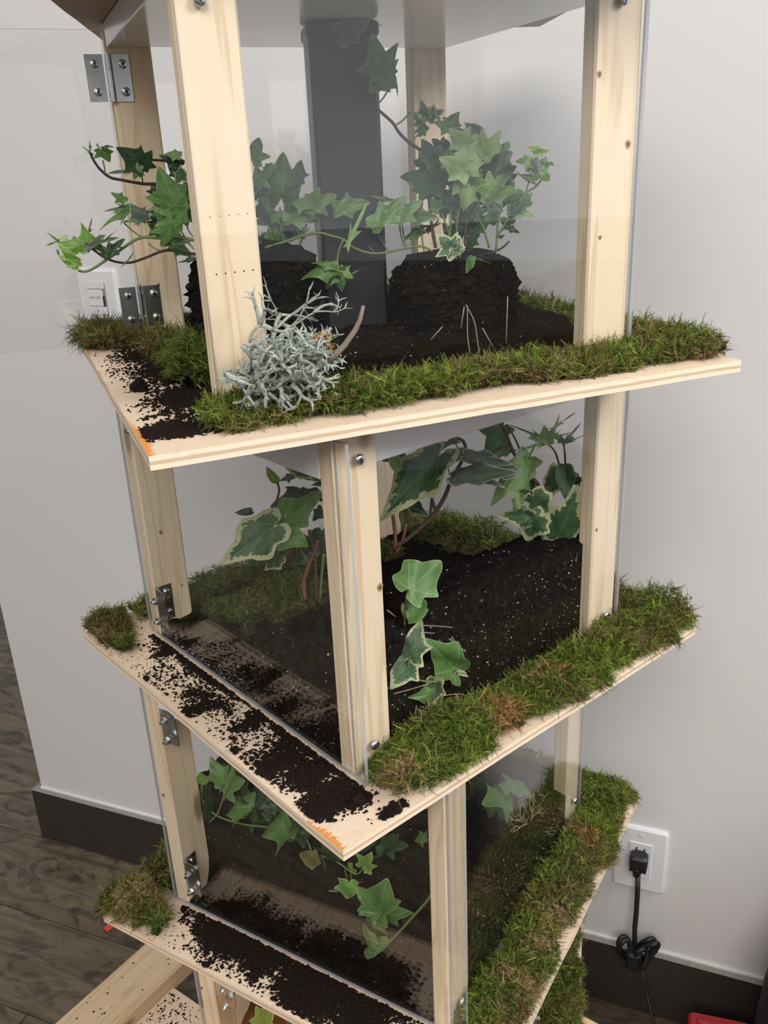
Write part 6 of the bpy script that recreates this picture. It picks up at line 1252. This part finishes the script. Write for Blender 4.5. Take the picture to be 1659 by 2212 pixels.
L1 = lichen("lichen_clump", "grey green branching lichen clump leaning on the front post of the topmost tier", (-0.09441, 0.58276, 1.2045), [((0.02536, 0.00854, 0.00395), (0.8685, -0.30676, -0.38936), 0.010115165125199799, 0.0019786346310877757, 2), ((0.02057, -0.0079, 0.01971), (0.32254, 0.02941, 0.9461), 0.010453447745293193, 0.0025491686627548468, 3), ((0.03888, -0.01994, 0.01376), (0.70475, 0.62283, 0.33972), 0.010542631867945514, 0.002705693770443511, 2), ((0.04841, 0.00132, 0.01711), (0.83213, 0.46426, -0.30336), 0.010847210891563078, 0.002223318002874396, 3), ((0.03125, -0.0223, 0.03578), (0.70392, -0.68683, 0.18102), 0.009445097907387814, 0.0030227040660454254, 3), ((0.02987, -0.01, 0.00534), (0.82597, 0.42202, 0.37374), 0.009413798906521487, 0.002651977949040165, 3), ((0.01389, 0.00654, 0.01865), (0.62204, 0.65677, 0.42628), 0.00904603054168324, 0.0029988769554699563, 2), ((0.02671, -0.00437, 0.02333), (0.62418, 0.18707, 0.75855), 0.010984358872530192, 0.0030575595367708735, 3), ((0.03212, -0.02264, 0.00967), (0.79075, 0.34907, -0.50285), 0.008034804135437348, 0.0029247309861072162, 3), ((0.02292, -0.02432, 0.01833), (0.96187, -0.0223, 0.2726), 0.00888739761323053, 0.0028225502647328134, 2), ((0.04874, -0.01423, 0.02031), (0.65788, -0.75301, -0.01331), 0.011428352300320356, 0.002506504448377653, 2), ((0.0279, -0.01599, 0.02206), (0.03506, 0.14053, 0.98945), 0.008530323968785152, 0.002389523362740389, 3), ((0.04446, -0.01132, 0.02357), (0.87707, 0.4724, 0.08709), 0.01098831724075839, 0.0023521014612353707, 3), ((0.02835, -0.00961, 0.02365), (0.65054, 0.2024, 0.73201), 0.011399668370040496, 0.0028738144413265002, 3), ((0.02573, 0.01152, 0.00629), (0.58353, -0.4758, 0.65811), 0.00982919273044139, 0.001913748983637063, 3), ((0.01375, -0.00828, 0.00854), (0.99299, 0.11416, 0.03052), 0.008293093140589429, 0.0026602394189894894, 3), ((0.01519, -0.01646, 0.00853), (0.94399, -0.32828, -0.03355), 0.008024134173489449, 0.002711224371384852, 3), ((0.01833, 0.00607, 0.01925), (0.61156, -0.53361, 0.58417), 0.00914663383055784, 0.002275204793436293, 3), ((0.03435, -0.01754, 0.02654), (0.40657, 0.38084, 0.83046), 0.010329811546356534, 0.002057704934269339, 3), ((0.02776, -0.00317, 0.01149), (0.2504, 0.50874, -0.8237), 0.009410366985971436, 0.00273767968800982, 2), ((0.02508, 0.00763, 0.0218), (0.35044, -0.3131, 0.8827), 0.008095808852060347, 0.00279048385903447, 2), ((0.0306, -0.01902, 0.01659), (0.49137, -0.6398, -0.59095), 0.009759622224741055, 0.002128964567021795, 3), ((0.04056, -0.00834, 0.03225), (0.69837, 0.01934, 0.71547), 0.008279849809845596, 0.002250331469044664, 3), ((0.02364, -0.02582, 0.01116), (0.63417, 0.55423, -0.53913), 0.007931513764755918, 0.0023959187581181333, 2), ((0.05078, -0.00865, 0.03305), (0.69418, 0.25834, -0.67184), 0.011231295693321952, 0.0021665088835267853, 3), ((0.03318, 0.0066, 0.03179), (0.18524, 0.63677, 0.74847), 0.009812285881206051, 0.0029676449319195716, 2), ((0.03638, -0.00408, 0.01458), (0.26644, -0.70283, 0.65957), 0.009695501781391076, 0.002138162135153119, 3), ((0.03149, -0.00559, 0.02526), (0.45391, -0.69157, 0.56187), 0.008909585854295424, 0.0026954753251657937, 3), ((0.03817, -0.01263, 0.02423), (0.12213, -0.61152, 0.78175), 0.009801628673565616, 0.0028738616953700043, 2), ((0.00766, 0.00529, 0.0158), (-0.28921, -0.76938, 0.56957), 0.008433818364784042, 0.002850006302658547, 2), ((0.02014, -0.02406, 0.03042), (0.1607, -0.50318, 0.84911), 0.00879376861145295, 0.0025327194141120195, 3), ((0.04496, -0.0234, 0.03696), (0.58599, 0.65405, 0.47837), 0.010668408418218749, 0.0019554218243774137, 2), ((0.03573, -0.01119, 0.02437), (0.83071, -0.5378, 0.14383), 0.008963945261132478, 0.0023215474699657896, 3), ((0.02115, 0.00121, 0.0009), (0.8886, -0.44285, -0.1195), 0.009386188735499184, 0.002053132118781143, 2), ((0.03717, -0.00233, 0.01638), (0.92247, -0.37062, -0.10809), 0.010695700788519513, 0.0023563176182211315, 2), ((0.01558, -0.0101, 0.00972), (0.4986, -0.69335, 0.52025), 0.010400658444056732, 0.0024046166773166273, 3), ((0.02763, 0.00959, 0.00761), (0.75448, -0.46982, -0.45828), 0.008630431543854353, 0.0020564390708178513, 2), ((0.04833, 0.00968, 0.0271), (0.97347, 0.21602, -0.0755), 0.008770064985374871, 0.002456971857165295, 2), ((0.04236, 0.00123, 0.02848), (0.87439, -0.28825, 0.39032), 0.008978043031589856, 0.0025383655944746725, 3), ((0.0261, 0.00746, 0.00608), (0.71191, -0.61652, 0.33629), 0.00975066364958626, 0.0025771859833535514, 3), ((0.0507, -0.004, 0.02008), (0.48084, 0.36111, 0.79899), 0.010292078646891623, 0.002903418341544412, 3), ((0.04914, -0.00493, 0.01906), (0.3761, -0.66662, 0.64355), 0.009691905250082353, 0.002758189513429748, 2), ((0.01547, -0.0165, 0.02205), (0.31656, -0.01894, 0.94838), 0.008086149706660705, 0.003098019610462538, 3), ((0.03316, -0.00485, 0.02855), (0.74255, 0.6215, 0.24972), 0.009159643992170528, 0.0023759675914534757, 3), ((0.01834, 0.00273, 0.00999), (0.27659, 0.10072, 0.95569), 0.01137823761995357, 0.002398325249768836, 3), ((0.01524, -0.01982, 0.02019), (0.82181, -0.24555, 0.51414), 0.010178926114617974, 0.0029768815537174506, 2), ((0.01115, -0.02043, 0.01726), (-0.24589, -0.2239, 0.94308), 0.010974989373897097, 0.002063541742569423, 2), ((0.05143, 0.0008, 0.02682), (0.88239, -0.38913, 0.26451), 0.009790727478471952, 0.002835442274473878, 3), ((0.04505, -0.01838, 0.03278), (0.85741, -0.11509, 0.50159), 0.00788556159877737, 0.0024753875387081214, 3), ((0.02733, -0.00778, 0.00846), (0.90177, -0.05296, 0.42896), 0.010996068372066, 0.002402100309651058, 3), ((0.00545, 0.00376, 0.00999), (-0.22523, 0.50286, 0.83451), 0.009580807477782078, 0.0027648508227381815, 3), ((0.05166, -0.02337, 0.02216), (0.73289, -0.66742, -0.13198), 0.011096657976274796, 0.002677899834969834, 3), ((0.02224, 0.00819, 0.00026), (0.81527, -0.57736, 0.04471), 0.010101059956159569, 0.002710171638655027, 2), ((0.04221, -0.02152, 0.03016), (0.76272, -0.57888, 0.28836), 0.009366192572836168, 0.002774762119044937, 2), ((0.03446, -0.00942, 0.02183), (0.91026, -0.28441, -0.30091), 0.009045575554858666, 0.0019352610021960907, 3), ((0.03117, -0.01389, 0.00972), (0.84754, 0.50444, 0.16495), 0.011334748026825018, 0.002369103999067176, 3), ((0.04269, -0.01178, 0.01777), (0.86135, 0.29683, -0.41226), 0.008728434924472502, 0.002533226230215617, 3), ((0.0348, -0.02193, 0.03072), (0.51, 0.61961, 0.59665), 0.010300782620749448, 0.0026848940456886865, 3), ((0.01576, -0.00022, 0.00565), (0.69404, -0.12251, -0.70943), 0.00968212690206605, 0.0019714277778693436, 3), ((0.03412, -0.00874, 0.00927), (0.70137, -0.70262, 0.12003), 0.010134272427509017, 0.0021149253043900073, 3), ((0.01032, -0.00861, 0.02125), (0.57185, -0.48913, 0.65859), 0.009354508828768269, 0.0022606795666887175, 2), ((0.03102, -0.00412, 0.01522), (0.88541, -0.43545, -0.1626), 0.010448591122557048, 0.0028053765286838723, 3), ((0.03732, 0.00322, 0.01374), (0.72927, -0.4485, 0.51672), 0.009571186281498027, 0.0022255216769623424, 3), ((0.01915, -0.00708, 0.00903), (0.75663, 0.65149, 0.05553), 0.00980354305575696, 0.002826052457713141, 3), ((0.03839, -0.01881, 0.01374), (0.91381, -0.4012, -0.06311), 0.011166801578484256, 0.0020345113621787364, 3), ((0.03213, 0.00666, 0.03041), (0.93564, 0.34729, 0.06302), 0.010570191548581137, 0.002610299556921965, 2), ((0.01889, 0.00787, 0.01602), (0.30609, 0.6077, 0.73281), 0.00916751938009376, 0.002251620757848806, 3), ((0.0127, 9e-05, 0.00719), (0.34467, -0.49288, 0.79892), 0.009957309755277175, 0.0026603702828092886, 3), ((0.04411, -0.01712, 0.03135), (0.73142, -0.68152, 0.02366), 0.007808779698593065, 0.0028245477803584672, 3), ((0.02184, 0.00919, 0.01933), (0.81095, 0.58074, 0.07139), 0.010693962017888779, 0.0021542686048483454, 3), ((0.03954, -0.02503, 0.01937), (0.99634, -0.01436, 0.08429), 0.009528788925199136, 0.0020064823265964794, 2), ((0.01084, 0.00708, 0.01344), (0.75576, 0.14231, 0.6392), 0.0078699304926421, 0.0023075641571562067, 3), ((0.03923, 0.01192, 0.00629), (0.53387, -0.69285, -0.48471), 0.010449022848873574, 0.002787663581914931, 3), ((0.04023, -0.02185, 0.0213), (0.61824, -0.78195, -0.07959), 0.010386419500413111, 0.002165067316457645, 3), ((0.03926, -0.01808, 0.01983), (0.75134, -0.26267, 0.60539), 0.010387328508135257, 0.002544922833309642, 3), ((0.04408, 0.00818, 0.01704), (0.65241, 0.19493, 0.73237), 0.01035776545245494, 0.002426046823089621, 3), ((0.01866, -0.01617, 0.01233), (0.82984, -0.48007, -0.28443), 0.008628233850657857, 0.001903240661062541, 2), ((0.04388, -0.01066, 0.03071), (0.65412, -0.64642, 0.39276), 0.008388643747377123, 0.00192667246017543, 3), ((0.03803, -0.01392, 0.02104), (0.497, -0.70781, 0.502), 0.008020955650611773, 0.0019269143975058887, 3), ((0.03073, -0.01682, 0.02812), (0.32795, -0.41453, 0.84889), 0.007944803183283304, 0.00249188925051686, 2), ((0.03291, -0.01555, 0.0134), (0.47651, 0.34469, 0.80878), 0.009999334101319294, 0.0028689535563678403, 3), ((0.00852, -0.02486, 0.01592), (-0.59157, -0.53694, 0.60144), 0.00891202817266962, 0.002199967326770327, 3), ((0.04504, -0.02485, 0.02563), (0.41361, -0.68308, 0.60194), 0.008130722514475535, 0.00264116004708698, 2), ((0.03234, -0.01837, 0.01932), (0.6824, 0.64568, 0.34267), 0.007999591478703086, 0.002685174091247273, 3), ((0.00682, -0.002, 0.01218), (-0.65733, -0.44126, 0.6109), 0.007926583696265201, 0.0022656676180801993, 3), ((0.04086, -0.0133, 0.0243), (0.96521, 0.11725, -0.2337), 0.009328333616437708, 0.0025089741473483746, 3), ((0.04027, -0.01221, 0.0246), (0.82591, -0.38396, 0.41286), 0.010891931920269916, 0.002564003858201829, 2), ((0.02781, -0.00673, 0.00556), (0.47624, 0.24624, -0.84413), 0.009578275472500234, 0.002223348958679417, 2), ((0.05045, -0.0225, 0.03184), (0.81672, 0.1456, 0.55836), 0.008435200622153131, 0.0028019978346492673, 3), ((0.0233, 0.00738, 0.02239), (0.67913, 0.48518, 0.5508), 0.010022533449690962, 0.00286161300220233, 2), ((0.00467, 0.0039, 0.00813), (-0.02519, 0.55931, 0.82857), 0.00916934435893719, 0.001986468170835151, 3), ((0.02135, -0.01685, 0.01261), (0.66176, -0.74957, 0.01511), 0.009466209135944318, 0.0028863158522469306, 2), ((0.03611, 0.00633, 0.00749), (0.97314, -0.21407, 0.08467), 0.00865072123679338, 0.003060698505122306, 2), ((0.00707, -0.00824, 0.01584), (0.11104, -0.00544, 0.9938), 0.008979990160599145, 0.0029594652789999834, 2), ((0.05071, -0.02274, 0.02246), (0.80039, -0.33623, -0.4963), 0.0081751955638621, 0.003031814973592315, 3), ((0.02711, 0.00712, 0.00205), (0.71905, -0.51386, -0.46789), 0.010077059208621977, 0.002670166541507097, 3), ((0.02097, -0.02156, 0.02626), (0.03931, -0.73457, 0.67739), 0.009999265855861503, 0.0028777619187182767, 2), ((0.01763, 0.00911, 0.00205), (0.84123, 0.12398, 0.52627), 0.009063794775163772, 0.00213034612969644, 2), ((0.01288, -0.01326, 0.00754), (0.83235, -0.34794, 0.43142), 0.00872456442115471, 0.002905560231170749, 2), ((0.03929, -0.01769, 0.01939), (0.76346, 0.50162, 0.40681), 0.008411547265747815, 0.0030171202439689664, 3), ((0.02993, 0.01008, 0.02605), (0.84495, -0.26342, 0.46548), 0.009160768520890178, 0.0021293727776684652, 3), ((0.03353, 0.01038, 0.02591), (0.63054, -0.77303, -0.06959), 0.011490016931846855, 0.0030043658468273176, 3), ((0.03249, 0.00232, 0.01931), (0.53757, -0.52749, 0.65786), 0.008027055676022393, 0.0024665167692949942, 2), ((0.01736, -0.02057, 0.01609), (0.456, -0.32855, 0.82711), 0.01054572951069422, 0.0027961500982821453, 3), ((0.04353, 0.01123, 0.02341), (0.72946, 0.48446, 0.48289), 0.010796948339727287, 0.002241213062194615, 3), ((0.01905, 0.01195, 0.00905), (0.4545, -0.55846, 0.69394), 0.008954177720681133, 0.0024557844681212452, 3), ((0.04385, -0.01678, 0.02557), (0.56978, 0.3838, 0.72667), 0.009129407302188952, 0.002897049164450752, 3), ((0.0367, 0.0101, 0.01655), (0.55968, -0.71942, 0.41133), 0.009764193883178524, 0.0025430034639315944, 2), ((0.05246, -0.01897, 0.02671), (0.57225, -0.81032, -0.12614), 0.009142445244812758, 0.002563167658762249, 3), ((0.0159, -0.0089, 0.0135), (0.01821, -0.55325, 0.83282), 0.00798967186535076, 0.002555218814115755, 2), ((0.02658, -0.01971, 0.03005), (0.71593, 0.29362, 0.63343), 0.007908571901838357, 0.0019447781440092697, 3), ((0.01004, -0.00666, 0.02126), (0.61565, 0.42418, 0.66412), 0.010551535967035203, 0.002909657419826154, 3), ((0.01873, -0.00824, 0.01993), (0.66539, 0.08473, 0.74167), 0.0101794450567929, 0.002976369206455063, 3), ((0.05095, -0.00198, 0.02761), (0.69155, -0.53068, 0.49004), 0.010029796722579008, 0.00239731308851589, 3), ((0.03579, 0.00451, 0.01532), (0.82851, -0.31489, 0.46305), 0.010664443413928408, 0.002432933781637773, 3), ((0.03953, -0.00755, 0.02237), (0.75146, -0.60014, 0.27412), 0.008965154854332722, 0.00252639810476683, 3), ((0.012, -0.01537, 0.01479), (0.66116, 0.17923, 0.72852), 0.010011598380908874, 0.0020392634614192296, 2), ((0.03725, -0.00749, 0.02298), (0.58538, 0.26963, 0.76461), 0.010274161560689221, 0.002345562947097278, 3), ((0.04095, -0.01398, 0.03106), (0.72681, -0.56115, 0.39606), 0.01021932582496272, 0.0030298305406705438, 3), ((0.05478, -0.02465, 0.03122), (0.57347, -0.38436, 0.72346), 0.008974359372698455, 0.002371042041973864, 3), ((0.00461, -0.02, 0.00364), (0.94041, -0.3395, -0.01921), 0.03, 0.003, 3), ((0.0082, -0.025, 0.00291), (0.84699, 0.44868, -0.28512), 0.032, 0.003, 3), ((0.00051, -0.022, 0.00496), (0.93623, -0.2163, -0.27691), 0.014, 0.0022, 1), ((0.02242, 0.0, 0.02348), (0.11406, 0.54068, 0.83346), 0.026, 0.0024, 4), ((0.02478, 0.0, 0.03262), (0.29596, 0.23231, 0.92652), 0.024, 0.0024, 4), ((0.01169, 0.0, 0.03933), (-0.0792, 0.19523, 0.97755), 0.014, 0.0026, 3)], (.35, .385, .335), .45, 8, 6, .75, .85)
mb = MB(); mb.tube([(0.05979, -0.01, 0.02384),(0.06877, -0.01, 0.03191),(0.07418, -0.01, 0.03677),(0.0816, -0.01, 0.04626),(0.08492, -0.01, 0.0526),(0.08745, -0.01, 0.06125)], [.0022, .0022, .0020, .0018, .0015, .0012], 7); mb.build("twig", plain("grey_twig", (.21, .17, .13), .8, 0, .25, 150), L1)
mb = MB(); P_ = smooth([Vector(q) for q in [(0.05461, -0.005, 0.03976),(0.05845, -0.005, 0.04289),(0.06262, -0.005, 0.0421),(0.0635, -0.005, 0.03724),(0.06441, -0.005, 0.03265),(0.05991, -0.005, 0.0289)]]); mb.tube(P_, .0009, 6); rr = random.Random(2)
for q in P_:
    for _ in range(5): mb.tube([q, q + Vector((rr.gauss(0, .002), rr.gauss(0, .002), rr.gauss(0, .002)))], [.0005, .0001], 4)
mb.build("dry_moss_strand", plain("ochre_moss", (.36, .20, .035), .9, 0, .3, 200), L1)['kind'] = 'stuff'
lichen("dried_lichen", "pale dried lichen tuft with fine branches inside the third tier", (0.16232, 0.82031, 0.61467), [((0.00769, 0.0159, -0.01141), (0.51379, 0.83126, -0.21217), 0.016181710664570897, 0.001, 4), ((0.0103, 0.02141, -0.01213), (-0.33783, -0.60696, 0.71936), 0.012591712910709586, 0.001, 4), ((-0.01148, -0.02107, 0.02699), (-0.16898, -0.30253, 0.93804), 0.014880396500069754, 0.001, 4), ((-0.00101, -0.00558, 0.01166), (-0.28271, -0.39372, 0.87468), 0.01199163309244118, 0.001, 4), ((-0.00664, -0.01358, 0.02232), (-0.22803, -0.38648, 0.89367), 0.013882231505842585, 0.001, 4), ((-0.00947, -0.01535, 0.02574), (0.5751, 0.81756, 0.02936), 0.011144619185806975, 0.001, 4), ((-0.01304, -0.02157, 0.02501), (0.45262, 0.83576, -0.31088), 0.01432021201344803, 0.001, 4), ((-0.01751, -0.03104, 0.03455), (-0.36727, -0.54817, 0.75141), 0.011353608056523228, 0.001, 4), ((0.01824, 0.03291, -0.02725), (-0.16666, -0.3528, 0.92074), 0.015066937028613234, 0.001, 4), ((0.01518, 0.02412, -0.01464), (-0.14404, -0.21176, 0.96665), 0.012679453528915195, 0.001, 4), ((0.00055, 0.00372, 0.00326), (0.6018, 0.79429, 0.08335), 0.015123005790009289, 0.001, 4), ((-0.00496, -0.00324, 0.01603), (-0.26908, -0.53399, 0.80153), 0.015619704984970144, 0.001, 4), ((0.00599, 0.01117, -0.00806), (0.59397, 0.8044, -0.01178), 0.014153703965817221, 0.001, 4), ((-0.01234, -0.01872, 0.0239), (0.56487, 0.82491, 0.02117), 0.014833592584082502, 0.001, 4), ((-0.00039, -0.00171, 0.01071), (0.46822, 0.83555, 0.28745), 0.012201935539226265, 0.001, 4), ((0.00413, 0.00797, 0.00276), (-0.00454, 0.0207, 0.99978), 0.015240462861156084, 0.001, 4), ((-0.00488, -0.00881, 0.01862), (-0.31823, -0.3708, 0.87249), 0.012636777028319598, 0.001, 4), ((0.00688, 0.01603, -0.01012), (0.5672, 0.81693, 0.10448), 0.012367417365708636, 0.001, 4), ((-0.00756, -0.01319, 0.01515), (0.10232, 0.3526, 0.93016), 0.011967354054942134, 0.001, 4), ((0.0009, -0.00211, 0.01653), (-0.23647, -0.31169, 0.92029), 0.014024259665318846, 0.001, 4), ((-0.00658, -0.01117, 0.01473), (-0.21187, -0.39481, 0.894), 0.0114114923366635, 0.001, 4), ((-0.0159, -0.02868, 0.034), (-0.08346, 0.09654, 0.99182), 0.013142717383150026, 0.001, 4), ((-0.01679, -0.02774, 0.03164), (-0.16773, -0.26913, 0.94838), 0.015993301593396504, 0.001, 4), ((-0.01364, -0.02311, 0.02901), (-0.24817, -0.47715, 0.84305), 0.011353662814056463, 0.001, 4), ((0.01664, 0.02671, -0.02024), (0.51599, 0.77714, -0.3603), 0.011156202461297593, 0.001, 4), ((-0.00586, -0.01018, 0.01659), (-0.30501, -0.42706, 0.85123), 0.015405471306456316, 0.001, 4), ((-0.00459, -0.00679, 0.01543), (0.47484, 0.87864, -0.05019), 0.01223671201701789, 0.001, 4), ((-0.0068, -0.01396, 0.02139), (0.52626, 0.84059, -0.12826), 0.015854003537197466, 0.001, 4), ((0.0131, 0.02151, -0.01306), (0.11917, 0.3943, 0.91122), 0.013599653150945497, 0.001, 4), ((-0.00942, -0.01386, 0.02255), (0.47846, 0.85147, -0.21467), 0.01263855134993159, 0.001, 4), ((-0.01798, -0.02897, 0.04222), (-0.48156, -0.77565, 0.408), 0.012, 0.0012, 3)], (.42, .37, .25), 1.0, 21, 4, .5, .6)
